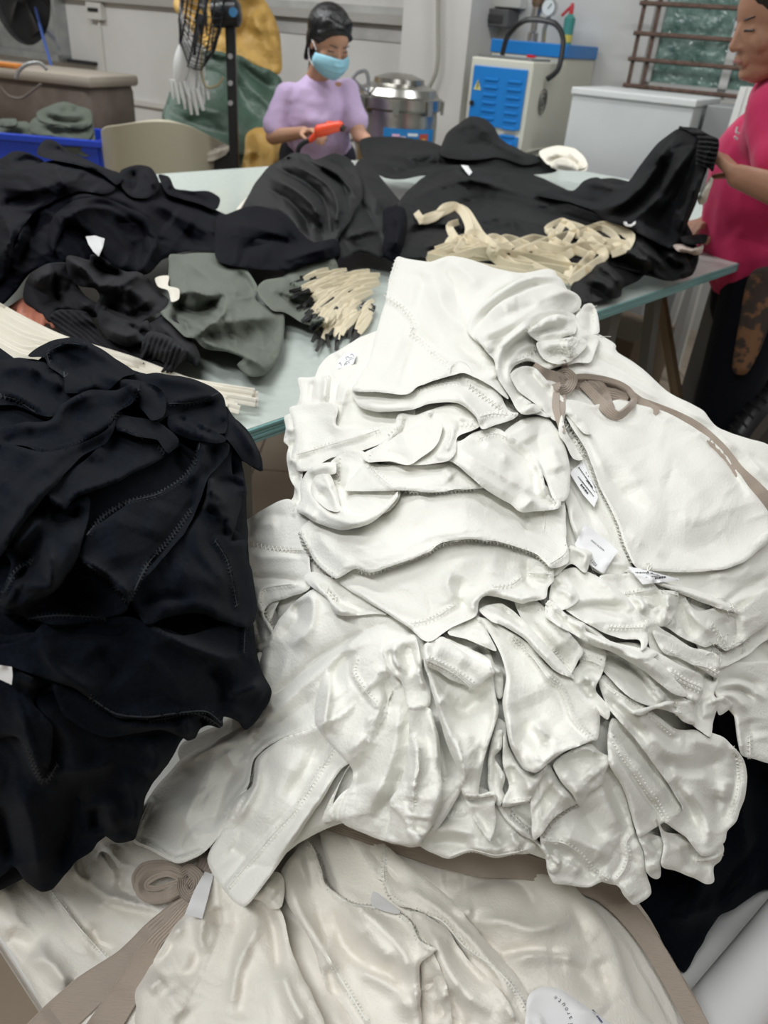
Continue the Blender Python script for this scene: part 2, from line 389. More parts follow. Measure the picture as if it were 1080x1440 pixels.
def strip(hp, cp, line, w, lift=4, m='taupe', name='tie', parent=None, label=None, cat='strap', group=None, thick=1.2, twist=0, thr=None, raise_=None, rz=None, n=6):
    """a flat tape following the heap: line in photo pixels, width in mm"""
    q = cr(pp(cp, line), n); D = bil(blur(hp.buf, 4), q) - lift * hp.mm
    if raise_ is not None: D = D - np.interp(np.linspace(0, 1, len(q)), np.linspace(0, 1, len(raise_)), raise_) * hp.mm
    pts = at(q[:, 0], q[:, 1], D); tg = np.gradient(pts, axis=0); tg /= np.linalg.norm(tg, axis=1)[:, None] + 1e-9
    vd = EYE - pts; vd /= np.linalg.norm(vd, axis=1)[:, None]; sd = np.cross(tg, vd); sd /= np.linalg.norm(sd, axis=1)[:, None] + 1e-9
    tw = np.interp(np.linspace(0, 1, len(q)), np.linspace(0, 1, len(twist)), twist) if hasattr(twist, '__len__') else np.full(len(q), float(twist))
    ww = np.interp(np.linspace(0, 1, len(q)), np.linspace(0, 1, len(w)), w) if hasattr(w, '__len__') else np.full(len(q), float(w))
    ca = np.cos(tw)[:, None]; sa = np.sin(tw)[:, None]; a = sd * ca + vd * sa; b = -sd * sa + vd * ca
    wv = (ww * hp.mm / 2)[:, None]; th = thick * hp.mm / 2
    prof = [(-1, 0), (-.93, .9), (-.8, .5), (-.6, 1.0), (-.4, .5), (-.2, 1.0), (0, .5), (.2, 1.0), (.4, .5), (.6, 1.0), (.8, .5), (.93, .9), (1, 0), (.9, -.8), (0, -1), (-.9, -.8)] if max(np.atleast_1d(w)) > 9 else [(-1, 0), (-.9, .8), (-.45, 1.0), (0, .55), (.45, 1.0), (.9, .8), (1, 0), (.9, -.8), (0, -1), (-.9, -.8)]
    k = len(prof); vs = np.stack([pts + a * wv * u + b * th * v for u, v in prof], 1).reshape(-1, 3)
    fs = [(i * k + j, i * k + (j + 1) % k, (i + 1) * k + (j + 1) % k, (i + 1) * k + j) for i in range(len(q) - 1) for j in range(k)]
    fs += [tuple(range(k)), tuple((len(q) - 1) * k + j for j in range(k))]
    mb = MB().add(vs, fs); o = mb.build(name, m, parent)
    if label: tag(o, label, cat if not parent else None, group)
    return o

def decal(hp, text, x, y, ang, size, parent, m='ink', off=1.0, name='printed_text', flip=False):
    """lettering printed on whatever lies on the heap at this spot"""
    cu = bpy.data.curves.new('lettering', 'FONT'); cu.body = text; cu.size = 1; cu.resolution_u = 2; ob = bpy.data.objects.new('lettering', cu); C.objects.link(ob)
    bpy.context.view_layer.update(); me = bpy.data.meshes.new_from_object(ob.evaluated_get(bpy.context.evaluated_depsgraph_get())); bpy.data.objects.remove(ob)
    a = math.radians(ang); co = np.array([list(v.co) for v in me.vertices]); 
    q = np.stack([x + (co[:, 0] * math.cos(a) + co[:, 1] * math.sin(a)) * size, y + (co[:, 0] * math.sin(a) - co[:, 1] * math.cos(a)) * size], 1)
    D = bil(hp.buf, q) - off * .001; pts = at(q[:, 0], q[:, 1], D)
    for v, p_ in zip(me.vertices, pts): v.co = p_
    me.materials.clear(); return link(name, me, m, parent, smooth=False)
def dashes(hp, rows, parent, m='ink', name='small_print', seed=1):
    """rows of print too small to read: (x0, y0, x1, y1, height px)"""
    rs = random.Random(seed); mb = MB()
    for x0, y0, x1, y1, hgt in rows:
        L = math.hypot(x1 - x0, y1 - y0); t = 0; ux, uy = (x1 - x0) / L, (y1 - y0) / L
        while t < L:
            w = rs.uniform(.5, 1.4) * hgt * .6; hh = hgt * rs.uniform(.35, .55)
            c = np.array([[x0 + ux * (t + a) - uy * b, y0 + uy * (t + a) + ux * b] for a, b in ((0, -hh), (w, -hh), (w, hh), (0, hh))]); D = bil(hp.buf, c) - .0011
            mb.add(at(c[:, 0], c[:, 1], D), [(0, 1, 2, 3)]); t += w + rs.uniform(.3, .8)
    return mb.build(name, m, parent, smooth=False)
def thread(hp, cp, pts, parent, lift=2.5, m='thread', r=.00035, name='loose_thread'):
    q = cr(pp(cp, pts), 6); D = bil(hp.buf, q) - lift * .001 * (.3 + np.sin(np.linspace(0, PI, len(q)))); mb = MB(); mb.tube(at(q[:, 0], q[:, 1], D), r, 4); return mb.build(name, m, parent)
def fray(hp, cp, cx, cy, rad, n, parent, seed=1):
    rs = random.Random(seed); mb = MB(); o = pp(cp, f'{cx},{cy}')[0]; k = CROP[cp][2]
    for _ in range(n):
        a = rs.uniform(0, 6.28); p_ = np.array([o[0] + rs.gauss(0, rad / k * .5), o[1] + rs.gauss(0, rad / k * .4)]); q = [p_]
        for _j in range(5): a += rs.gauss(0, .9); p_ = p_ + np.array([math.cos(a), math.sin(a)]) * rad / k * .28; q.append(p_)
        q = cr(np.array(q), 4); D = bil(hp.buf, q) - .001 * (1 + rs.random() * 3 * np.sin(np.linspace(0, PI, len(q)))); mb.tube(at(q[:, 0], q[:, 1], D), .0003, 3)
    return mb.build('frayed_threads', 'thread', parent)
# ---------------------------------------------------------------- foreground: the tied bundle at the bottom and the white pile on it
CURG = {}
def GM(hp, label, group=None, name='knit_garment', cat='garment'):
    CURG.clear(); CURG.update(hp=hp, label=label, group=group, root=None, name=name, cat=cat)
def p(cp, out, folds='', seam='', nm='sleeve', lab=None, **k):
    r = CURG['root']
    if r is None:
        r = P(CURG['hp'], cp, out, folds, seam, name=CURG['name'], label=CURG['label'], cat=CURG['cat'], group=CURG['group'], **k); CURG['root'] = r; return r
    o = P(CURG['hp'], cp, out, folds, seam, name=nm, parent=r, **k)
    if lab: o['label'] = lab
    return o

# lower bundle (cream, tied with taupe tape)
HB = Heap([(0,1200,.72),(0,1400,.66),(100,1440,.67),(60,1240,.70),(300,1330,.745),(300,1180,.75),(450,1160,.76),(600,1190,.77),(600,1440,.76),(450,1350,.775),(860,1210,.76),(900,1300,.735),(960,1440,.70),(760,1330,.78),(1080,1200,.62),(1080,1300,.60)],
          step=4.5, R=9, lift=6, back=60, br=22, mat='cream')
GM(HB, 'cream garment lowest in the tied bundle, seen only in the gaps')
p('Z', "-80,1225 200,1150 1000,1150 880,1260 960,1520 120,1520 75,1425 30,1350 -20,1290 -80,1260", "", "", nz=(3,40,60), R=20, lift=-9, back=90, step=8)
GM(HB, 'crumpled cream garment at the bottom left, lying over the edge of the white bench')
p('X', "-60,-20 0,60 20,70 200,-60 500,-80 800,-40 830,300 640,700 480,700 205,650 150,560 100,470 50,385 -10,300 -80,200",
  "100,60 250,200 350,330 430,420:16:-7:.6;200,130 290,270 400,380:9:6;300,60 340,120 420,190 590,235:8:-9;290,20 300,80 420,170 600,215:7:8;380,-10 420,60 460,110:6:9;370,230 400,180 520,150:12:6;20,300 90,340 150,380:20:-5;100,400 200,420 260,520:14:5;0,100 60,240 60,330:20:5;130,330 230,470 300,560:22:5;360,260 370,330 460,370:10:-6;450,60 460,130 520,160:7:-8;250,560 280,480:8:-5",
  "185,130 300,280 430,425", nz=(2.2,30,50), R=12, lift=8, back=80)
GM(HB, 'smooth rounded cream garment at the right of the tied bundle, under a taupe tape')
p('W', "180,40 420,110 700,160 1000,220 1080,250 1230,430 1330,700 1480,900 900,900 600,700 400,500 250,300",
  "430,170 560,250 700,400 850,530:10:-6;700,280 820,240 920,280 980,400:16:-9;730,400 840,400 950,430 1080,400:14:9;820,520 950,500 1080,520:9:-8;850,540 1000,515 1140,560:13:9;560,140 700,190 900,200:16:6;650,330 690,370 740,360:12:8;1000,560 1100,560 1200,700:18:-6;1080,330 1180,520 1230,700:12:-6;1140,430 1200,560:10:5;620,250 700,240:20:-4",
  "", nz=(1.8,34,20), R=14, lift=10, back=80, nm='body')
p('W', "250,60 300,70 400,110 520,210 640,310 740,420 830,530 890,600 950,700 1010,820 900,800 780,640 700,510 640,430 560,370 470,345 430,310 412,260 380,240 330,180",
  "480,270 600,350 700,440 800,560 900,720:9:6;330,100 400,180 500,290:10:-5", "415,110 412,250 440,315 500,350 620,400 700,490 800,560 880,640 950,760", nz=(1.3,24,50), R=6, lift=5, nm='hem_panel')
GM(HB, 'cream garment fanned out mid bundle with a small woven tab at its seam')
p('W', "510,370 560,375 640,430 700,520 770,590 840,660 900,760 930,840 640,840 600,640 540,480",
  "540,390 600,480 640,570 700,660 800,740:17:10;640,450 720,560 800,650:10:-6;650,640 690,740 700,800:12:-7;860,690 890,760:9:5", nz=(1.4,28,55), R=8, lift=9)
p('W', "530,440 580,490 610,560 640,640 660,760 650,840 520,840 540,700 545,620 540,500", "545,650 600,620 640,600:7:-8;600,700 640,650:8:7;600,640 620,760:8:-7", nz=(1.2,20,60), nm='inner_panel', sink=2)
p('W', "130,105 90,150 40,220 60,330 150,480 200,640 260,700 350,840 530,840 545,700 540,560 600,500 540,470 510,400 470,370 380,345 300,335 240,300 200,260 180,200 160,140",
  "270,320 400,420 480,520 520,640:13:9;220,350 260,480 340,560 440,610 500,700:14:-9;280,560 400,610 470,660 510,760:14:10;300,400 380,480 450,560:13:7;100,170 160,330 210,500:9:-8;60,220 110,370 190,500 260,640:10:7;520,640 545,720:5:8;160,150 200,280:8:6;130,120 150,300 190,420:8:6;210,560 240,700:12:-6",
  "130,105 175,170 200,260 240,305 300,340 380,350 460,370 510,410 540,470 590,500;200,510 240,580 300,680 350,760", nz=(1.6,30,70), R=8, lift=9, nm='front_panel')
P(HB, 'W', "370,295 400,305 470,365 440,370 368,345", R=1, lift=3, back=3, nz=(0,1,0), mat='paper', name='woven_tab', parent=CURG['root'])['label'] = 'small white woven tab'
GM(HB, 'cream garment gathered left of the middle of the tied bundle, below the taupe bow')
p('X', "700,230 660,280 600,380 550,460 515,520 515,580 560,700 1100,720 1250,700 1120,400 1080,250 1040,170 900,60 800,80",
  "700,250 640,330 560,420:9:8;660,300 620,380 550,440:10:-9;720,280 750,380 720,450 600,460:14:-5;860,180 900,260 880,380 860,560:20:-6;960,200 970,300 900,430 880,600:14:9;780,220 760,330 790,380:9:7;1000,180 1040,300 1060,480:12:-8;980,260 930,480 900,640:16:-5;820,200 830,280:8:-7;560,520 620,470:9:6;1060,420 1110,560 1180,680:12:7;640,520 700,620:20:4",
  "", nz=(1.8,34,75), R=14, lift=12, back=60)
p('X', "960,160 1040,70 1080,100 1070,200 1030,210 990,180", "1000,120 1050,150:12:9", nm='rolled_hem', R=10, lift=9)
# taupe tape tied round the lower bundle
tieL = strip(HB, 'X', "800,70 740,160 660,220 580,290 520,360 460,430 330,530 200,650 100,760", [10,12,13,15,18,24,30,32,34], 5, name='bundle_tie', label='taupe cotton tape tied in a bow round the lower cream bundle', cat='tie', thick=2.4, raise_=[2,6,10,10,8,5,3,2])
strip(HB, 'X', "720,190 650,270 590,330 550,400 490,510 420,620 350,720", [10,12,14,20,24,26,26], 9, name='hanging_tail', parent=tieL, thick=2.4, raise_=[4,10,10,8,4,4], twist=[.3,.5,.2,0,0])
strip(HB, 'X', "700,85 640,60 575,68 532,108 535,148 580,172 650,158 700,125", [10,10,10,9,9,10,10,10], 12, name='bow_loop', parent=tieL, thick=5, raise_=[6,12,14,12,10,12,8], twist=[.3,.7,.9,.8,.3])
strip(HB, 'X', "690,100 640,78 595,88 560,112 562,130 600,132 660,112 698,104", [4,5,5,5,5,5,4,4], 15, name='bow_loop', parent=tieL, thick=4, raise_=[6,10,12,12,8,10,8])
strip(HB, 'X', "690,60 610,40 545,50 515,88 522,130 545,160", [6,7,7,7,7,6], 9, name='bow_loop', parent=tieL, thick=4, raise_=[6,10,12,10,8])
strip(HB, 'X', "690,78 718,62 752,92 748,138 716,162 692,130 694,92", [9,10,11,10,9,9,8], 14, name='knot', parent=tieL, thick=9, raise_=[6,12,14,12,8])
strip(HB, 'X', "700,150 725,110 745,80", [8,10,8], 22, name='knot', parent=tieL, thick=6)
strip(HB, 'X', "740,90 775,55 792,15 800,-40", [12,15,17,18], 10, name='knot_end', parent=tieL, thick=5)
strip(HB, 'X', "690,215 630,250 600,300", [9,9,9], 11, name='knot_end', parent=tieL, thick=4)
strip(HB, 'X', "795,75 765,150 735,240", [8,13,15], 17, 'paper', name='label_tape', parent=tieL, thick=.6)['label'] = 'sheer white label tape'
tieR = strip(HB, 'W', "170,40 300,80 450,125 620,170 760,190 900,200 1020,225", [8,10,13,17,22,22,18], 6, name='bundle_tie', parent=tieL, thick=2.4, raise_=[2,4,4,6,4,4])
strip(HB, 'G', "470,172 560,198 620,225 675,275 735,350 785,430 835,520 880,600 920,700", [20,22,22,20,18,18,19,20], 7, name='bundle_tie', parent=tieL, thick=2.4, raise_=[2,4,8,8,8,8])
strip(HB, 'G', "600,200 660,235 715,300 770,380 820,460 870,560 905,660", [16,14,9,8,9,14,16], 11, name='bundle_tie', parent=tieL, thick=2.4)
# big neck label at the bottom edge
NL = P(HB, 'G', "410,515 450,495 500,505 560,545 640,600 700,660 420,660 400,560", R=2, lift=8, back=3, nz=(1.2,40,10), mat='paper', name='care_label', label='large white satin label with curved printed lettering at the bottom edge', cat='label', flat=True, curve=True)
M['blueink'] = mat('blue_ink', (.03, .03, .16), .6)
for ch_, x_, y_, an_ in (('f', 806, 1440, 252), ('a', 805, 1432, 250), ('r', 802.5, 1425.5, 246), ('o', 800, 1420, 240), ('u', 796, 1413, 232), ('t', 790, 1406.5, 222), ('\u00ae', 784.5, 1402, 215)): decal(HB, ch_, x_, y_, an_, 9.5 if ch_ != '\u00ae' else 6, NL)
dashes(HB, [(847, 1438, 834, 1421, 2.6)], NL, 'blueink', seed=3)
# ---- white pile
HW = Heap([(620,372,1.13),(560,372,1.12),(800,420,1.10),(840,470,1.07),(430,560,1.04),(520,500,1.06),(600,700,1.055),(700,560,1.08),(780,600,1.04),(600,900,1.0),(600,1060,.95),(600,1190,.885),(420,1060,.90),(300,1200,.80),(200,1180,.775),
           (900,1250,.84),(1000,1180,.83),(1040,1060,.86),(900,1000,.97),(1060,1000,.87),(1050,720,.99),(1080,620,1.02),(900,560,1.04),(1060,850,.94),(340,760,.93),(420,690,.99),(340,900,.88),(300,1010,.83),(400,640,1.0),(740,860,1.01),(500,780,1.02),(1000,600,1.03)],
          step=3.2, R=6, lift=5, back=35, br=12, mat='white')
GM(HW, 'white garment at the bottom of the white stack, seen only in the gaps')
p('Z', "565,378 620,374 700,382 785,412 830,448 840,482 900,525 960,575 1040,630 1140,680 1140,1000 1050,945 1008,960 1000,1050 1035,1090 1025,1160 995,1210 930,1195 870,1245 790,1215 700,1190 560,1180 500,1155 430,1180 340,1240 300,1195 200,1175 235,1090 330,1000 390,900 372,800 355,745 412,700 412,600 432,542 520,492", "", "", nz=(3,40,60), R=20, lift=-7, back=90, step=7)
# right-hand tied sheaf
GM(HW, 'lowest white garment at the right, several folded layers hanging beside the black cloth')
p('R', "830,270 900,250 1100,240 1200,300 1200,720 1030,712 970,690 950,620 930,500 880,450 850,420 840,340",
  "850,330 940,320 1030,345 1080,380:5:-6;850,365 960,350 1050,400 1090,430:5:5;850,385 950,375 1040,430:4:-6;850,400 930,410 1000,480:6:6;940,500 960,600 975,690:8:5;1000,520 1020,620:9:-5", "1010,600 1012,710", nz=(1.2,22,10), R=7, lift=8, back=50)
p('R', "840,430 880,410 930,450 900,480 860,500", nm='sleeve_end', R=6)
GM(HW, 'white garment with folds at the right edge, below the big smooth lobe')
p('B', "600,970 900,960 1000,900 1090,820 1200,900 1200,1330 1090,1240 1000,1300 900,1350 840,1330 800,1250 700,1180",
  "1080,960 950,1060 850,1120:14:5;1080,1000 980,1050 900,1120:8:-5;900,1290 1000,1260 1080,1200:12:-6;960,1180 1080,1130:14:5;900,1120 1000,1080 1080,1060:10:5;850,990 950,1000 1040,940:12:6",
  "", nz=(1.6,30,-20), R=8, lift=8, back=50)
GM(HW, 'white garment forming the back of the tied sheaf along the right skyline of the pile')
p('B', "280,170 340,60 440,80 500,120 510,150 600,210 700,300 830,370 900,440 1080,500 1200,560 1200,760 1080,700 950,560 830,450 700,390 600,340 450,300 330,240",
  "340,130 480,190 620,270 760,350:7:-6;340,190 470,220 600,290 720,360:6:6;420,120 560,200 700,320:12:5;800,400 930,480 1080,600:7:-6;900,470 1000,540 1080,640:5:5;940,520 1010,620 1080,690:5:-6;330,210 450,240 560,300:5:6;700,320 850,420 960,520:7:4",
  "", nz=(1.4,24,35), R=8, lift=7, back=60)
GM(HW, 'broad smooth white garment fanning out to the right below the taupe bow')
p('B', "230,420 300,380 420,440 520,800 560,950 600,1010 520,1000 440,990 400,960 340,830 310,720 280,640 240,560",
  "300,470 330,560 380,700 420,820:9:-7;340,720 330,800 380,860:9:6;440,940 560,960:8:5;250,480 290,560 340,640:10:8", nm='under_layer', R=6)
p('B', "290,340 340,330 420,350 520,330 600,350 700,380 840,460 930,550 1000,650 1090,770 1090,860 1040,905 980,950 900,975 760,985 640,978 575,962 535,880 510,800 440,660 390,520 330,430",
  "320,370 400,470 450,590 560,710 630,740:14:-9;300,350 380,440 430,540 480,640:8:8;440,440 560,600 640,720 740,760:20:4;560,420 700,480 820,600:26:-4;620,560 740,600 860,740:22:4;700,780 850,780 980,700:24:5;600,850 760,900 920,860:26:-4;820,460 920,560 1000,700:8:-6;540,820 620,880 700,930:12:5;380,360 480,400 600,400:14:-4",
  "330,430 385,520 435,650 500,770 530,870 565,950", nm='body', nz=(1.2,50,-30), R=10, lift=12, back=30)
lab1 = P(HW, 'B', "326,606 378,562 412,640 435,700 420,738 378,690", R=.8, lift=5, back=2, nz=(.8,40,0), mat='paper', name='care_label', label='white care label with small print, topmost on the right of the pile', cat='label', flat=True)
lab2 = P(HW, 'B', "385,802 450,848 511,904 480,950 455,992 400,955 346,880 360,850", R=.8, lift=6, back=2, nz=(.8,40,0), mat='paper', name='care_label', label='square white size label with a number, in the middle of the pile', cat='label', flat=True)
dashes(HW, [(814, 657, 838, 692, 1.6), (824, 664, 838, 686, 1.4), (813, 670, 835, 698, 1.8), (825, 675, 838, 692, 2.6), (817, 681, 826, 693, 2.8)], lab1, seed=2)
decal(HW, 'MADE IN CHINA', 850.5, 773.5, 219, 3.2, lab2); decal(HW, '1203', 829.5, 788, 50, 6, lab2)
# middle right layers under the lobe
GM(HW, 'white garment with frayed end threads pointing right below the smooth lobe')
p('S', "540,260 650,290 740,400 860,380 930,410 1090,290 1090,440 1000,520 930,570 880,590 830,560 780,575 710,545 660,520 600,480 540,470 480,430 430,330",
  "650,350 680,420 720,540:8:-9;690,380 740,440 820,520:7:7;590,330 640,430 650,510:7:-8;620,400 640,480:5:7;860,430 900,500 950,560:9:-5;930,420 940,540:5:-4;480,350 540,390 530,430:7:8;500,420 560,400 590,470:7:-7",
  "810,470 880,550;690,340 800,370 920,405", nz=(1.4,20,60), R=4, lift=7, back=20)
p('S', "400,215 470,200 600,270 740,300 830,340 912,380 930,408 860,395 740,350 660,320 560,280",
  "500,240 640,300 800,350 900,390:6:5", nm='hem', R=3)
GM(HW, 'white garment with small box pleats left of the fallen care labels')
p('S', "280,240 400,225 520,230 560,300 655,315 640,410 600,470 540,480 480,490 420,400 350,330",
  "400,330 480,330 530,390 480,420:7:-7;420,340 470,350 500,420:5:7;540,300 560,380 600,410:6:-6;600,320 610,400:5:6;500,400 580,400 590,470:6:6", "385,325 530,300", nz=(1.2,18,20), R=4, lift=6)
lab3 = P(HW, 'S', "412,190 520,212 600,235 663,252 560,268 485,276", R=.8, lift=7, back=2, nz=(.8,40,0), mat='paper', name='care_label', label='narrow white care label with small print, lowest of three labels on the pile', cat='label', flat=True)
dashes(HW, [(893, 805, 912, 805.5, 1.8), (915, 806, 925, 807, 1.8), (908, 811.5, 935, 809, 1.6), (921, 813, 935, 811.5, 2.8)], lab3, seed=4)
mb = MB(); q = cr(pp('S', "500,180 520,178 525,195 508,215 512,190 528,182"), 6); mb.tube(at(q[:, 0], q[:, 1], bil(HW.buf, q) - .004), .0006, 4); mb.build('stitched_loop', 'thread', lab3)
# upper left stack
GM(HW, 'folded white garment at the upper left of the pile with a printed motif inside')
p('V', "110,150 150,70 230,20 300,-20 420,-40 450,150 300,260 100,260", "200,60 230,30:7:4", nz=(1,25,70), R=6, lift=4, back=60)
prt = P(HW, 'V', "195,105 210,65 240,42 275,45 262,85 230,100", R=1, lift=2.5, back=2, nz=(0,1,0), mat='paper', name='printed_label', parent=CURG['root'], flat=True)
for mot in ("205,100 206,88 212,80 216,90 218,98 225,96", "228,98 229,86 238,76 246,80 242,90 235,94 234,86 240,84", "238,70 233,62 240,58 248,63 256,60", "250,52 258,48 262,56 268,60 262,66 252,68 244,74"):
    q = cr(pp('V', mot), 5); mb = MB(); mb.tube(at(q[:, 0], q[:, 1], bil(HW.buf, q) - .0008), .0004, 4); mb.build('printed_line', mat('grey_print', (.25, .26, .30), .6), prt)
GM(HW, 'white layer at the left of the pile, square corner over the glass table edge')
p('V', "52,140 100,138 170,125 200,108 300,90 330,200 190,245 65,242 60,190", "105,150 95,230:5:-6;160,135 150,230:5:6;180,130 165,240:4:-6", "160,130 155,235", nz=(1,22,80), R=5, back=60)
p('V', "180,330 190,240 205,160 240,140 262,120 330,100 480,180 480,320 300,340", "240,150 220,230 200,300:8:5;280,180 270,240:9:-4", nz=(1,24,80))
GM(HW, 'low white garment at the left pile edge, rolled hems over the dark floor')
p('V', "-2,285 35,280 70,400 60,640 30,660 50,580 20,520 8,440 16,400 -4,380 4,330", "0,330 40,340:6:6;10,400 50,390:6:-7;15,450 50,450:6:7;20,520 60,510:8:-6", nz=(1.2,16,0), R=6, back=60)
GM(HW, 'shaded white flap at the left of the pile with a stitched lower hem')
p('V', "20,252 100,238 190,233 205,262 200,322 330,330 440,305 425,360 300,412 180,442 100,488 50,490 28,440 38,380 30,300",
  "60,260 80,360 70,450:24:4;200,330 160,390 100,430:14:-4;330,335 250,370 180,400:10:6", "45,430 200,385 360,335", nz=(1.1,30,10), R=5, lift=8, back=60)
GM(HW, 'white garment layers falling at the left side of the pile beside the black garments')
p('C', "355,105 450,35 530,5 600,60 600,200 600,300 500,340 440,500 395,500 380,300 370,180", "380,150 470,170 580,185:5:-6;400,90 500,80:10:5;400,200 500,190 570,200:9:5;400,110 440,60 530,60:8:-5;395,262 480,262 580,275:5:-6", "400,152 470,168 575,172", nz=(1.6,18,0), R=6, back=60)
p('C', "388,292 440,288 545,280 600,300 530,330 470,350 450,380 470,420 485,450 470,490 430,510 392,470 395,400", "440,300 425,350 460,400 480,450:6:6;420,320 410,400 440,470:8:-6", "545,284 450,300 430,340 465,400 483,450 470,490 435,505", nz=(1.2,20,60), nm='hem_flap')
# long garment at the lower left
GM(HW, 'long white garment sweeping to the lower left, wide sleeve with a stitched hem')
p('C', "165,850 180,810 250,770 350,728 400,700 450,640 400,800 200,880", nz=(1,20,-30), nm='sleeve', R=5, back=60)
p('C', "430,560 500,400 620,300 760,360 850,380 960,420 980,560 840,600 740,680 640,750 500,800 420,860 400,940 360,1040 300,1120 240,1180 160,1207 80,1168 12,1125 60,1000 180,860 310,790 440,705",
  "560,300 610,340 600,430 540,500:12:9;540,330 560,400 500,470:9:-8;470,500 440,640 480,720:12:6;820,420 640,520 520,620 430,680:8:-8;840,440 700,520 560,640 400,790:11:6;300,850 230,960 190,1080:18:5;370,860 320,960 270,1110:12:-5;120,990 200,1080 230,1150:14:4;640,640 520,720 400,760:14:-5;860,470 760,600 620,710:16:5;180,880 280,820 360,800:12:6;320,830 360,900:10:5",
  "e15-19;730,670 640,745 500,795 425,850 408,930 370,980 330,1040", nz=(1.8,34,-50), R=9, lift=9, back=60)
p('C', "850,560 880,640 850,725 790,830 700,900 640,1000 565,1110 470,1250 382,1352 305,1282 262,1192 310,1100 350,1000 408,950 425,860 500,800 640,745 740,680 800,600",
  "430,860 420,960 350,1080:9:7;560,830 500,960 400,1100:24:5;640,780 600,880 520,1000:14:-6;780,690 790,770 720,850:8:7;740,640 780,700 740,790:7:-8;700,900 600,1040 480,1200:8:5;330,1150 400,1200:14:-4",
  "720,760 640,890 560,1020 470,1120 330,1285;845,600 770,640 740,670", nm='sleeve', nz=(1.3,30,-55), R=8, lift=10, back=40)
p('C', "1000,420 1040,440 1010,500 960,560 870,650 850,720 780,830 720,900 680,1000 690,1060 640,1062 720,900 800,800 880,620 930,480", nm='facing', R=6)
# ---- centre fan of sleeves and hems
GM(HW, 'lowest white garment in the pile, its loose stitched edge on the tied bundle')
p('Q', "-160,880 100,860 400,840 620,980 760,1170 738,1225 660,1228 560,1245 440,1215 330,1252 240,1222 182,1190 100,1120 -60,1040 -250,1060 -280,1010",
  "180,1190 320,1170 480,1190:9:-5;200,1120 330,1100 500,1150:16:5;390,900 320,1010 250,1100:12:-6;640,1100 660,1160 700,1200:8:6;560,1130 600,1190:8:-6;420,1180 520,1200 620,1190:9:6",
  "330,1240 440,1205 560,1232 660,1218 730,1200;120,1060 280,1030 400,1020", nz=(1.4,26,10), R=6, lift=6, back=40)
GM(HW, 'white garment with deep folds in the centre left of the fan of sleeves')
p('Q', "-350,560 -300,300 -170,150 -20,80 130,110 220,160 330,500 420,800 390,900 300,1060 180,1185 60,1180 0,1160 -140,1110 -230,1050 -200,930 -160,800",
  "-60,540 -100,700 -190,900:10:-8;20,380 -60,600 -180,850:12:8;0,300 20,450 -60,660:10:-9;80,440 60,640 0,850 -90,1030:16:8;-260,300 -290,480 -310,620:9:9;-160,190 -250,300 -260,420:9:-8;250,560 300,760 320,900:14:-9;100,800 30,960 -60,1060:12:-7;50,1000 80,1080 60,1150:10:-6",
  "-140,240 -150,320 -40,470", nz=(1.8,26,-60), R=7, lift=8, back=45)
p('Q', "30,960 90,1020 150,1080 200,1180 170,1188 100,1180 50,1170 0,1150 30,1060", nm='hem', R=5)
p('Q', "-5,185 90,140 150,120 180,200 200,330 235,410 225,480 130,490 85,350 40,320 10,260", "60,160 50,240 90,310:7:7;110,160 130,240 180,300:9:-10;30,190 40,260 80,320:5:-6;170,220 180,320 210,400:6:6", nm='sleeve', nz=(1,18,60), R=5, lift=8)
p('Q', "130,490 160,470 200,480 240,500 262,580 282,640 288,780 296,960 280,1010 250,1080 175,1180 130,1150 100,1060 60,1010 30,962 80,870 120,740 125,620",
  "160,640 170,740 150,900:10:7;240,520 262,640 268,800:7:6;130,560 110,740 60,900:8:-4;150,860 145,960:8:5;200,900 230,1000 160,1120:20:5;180,1040 170,1120:12:-6;235,420 205,470 240,500:4:-6",
  "150,640 165,700 175,800 150,880 148,990", nm='sleeve', nz=(1,26,80), R=7, lift=13)
GM(HW, 'white garment with folded stitched hem and pointed end in the centre of the fan')
p('Q', "580,540 560,590 530,740 540,860 560,960 620,1060 700,1130 780,1180 830,1260 870,1280 900,1260 880,1180 830,1050 790,960 740,800 640,600",
  "600,990 700,1060 760,1120 830,1200:9:-8;580,1010 660,1090 760,1170 850,1270:7:7;640,800 620,920 600,980:14:-8;680,920 740,960 770,1080:16:5;600,620 620,760 610,880:10:-9", "640,1020 700,1080 740,1110", nz=(1.2,24,60), R=6, lift=6)
p('Q', "600,600 595,690 560,740 612,830 600,900 612,940 580,985 548,940 525,870 528,750 555,620", "590,640 580,740 600,830 580,900:7:8;560,700 570,820 560,900:5:-6", nm='fold', R=6, lift=8)
p('Q', "300,110 420,140 520,180 560,260 600,300 600,430 575,440 560,380 540,320 440,300", "530,210 560,270 590,330:7:7;470,170 500,230:8:-7", nm='inner_fold', R=5)
p('Q', "205,165 300,130 420,180 540,250 560,400 582,490 560,590 520,700 485,860 482,925 545,910 575,940 562,970 566,1060 535,1162 480,1090 430,1000 395,920 382,820 330,700 280,540 240,390 205,270",
  "300,440 380,500 440,480 540,380:14:-8;280,430 350,490:8:6;240,330 290,500 380,720 430,880:8:6;560,420 560,560 500,760:10:5;420,560 430,700 440,860:22:5;400,945 470,955 570,930:5:-6;400,920 460,935 560,915:6:6;440,990 500,1060 535,1140:9:-4;550,480 520,620 470,800:9:-4",
  "405,925 470,940 560,925", nm='sleeve', nz=(1.1,34,80), R=7, lift=13)
p('Q', "200,180 230,150 300,128 400,205 557,297 520,340 455,398 400,370 340,345 270,300 210,265", "230,170 330,200 440,270:20:3", "215,245 290,280 370,325 440,385;225,232 300,268 380,310 455,368", nm='hem', nz=(.8,24,30), R=4, lift=9)
GM(HW, 'white garment in the lower right of the fan with a shell-stitched front edge')
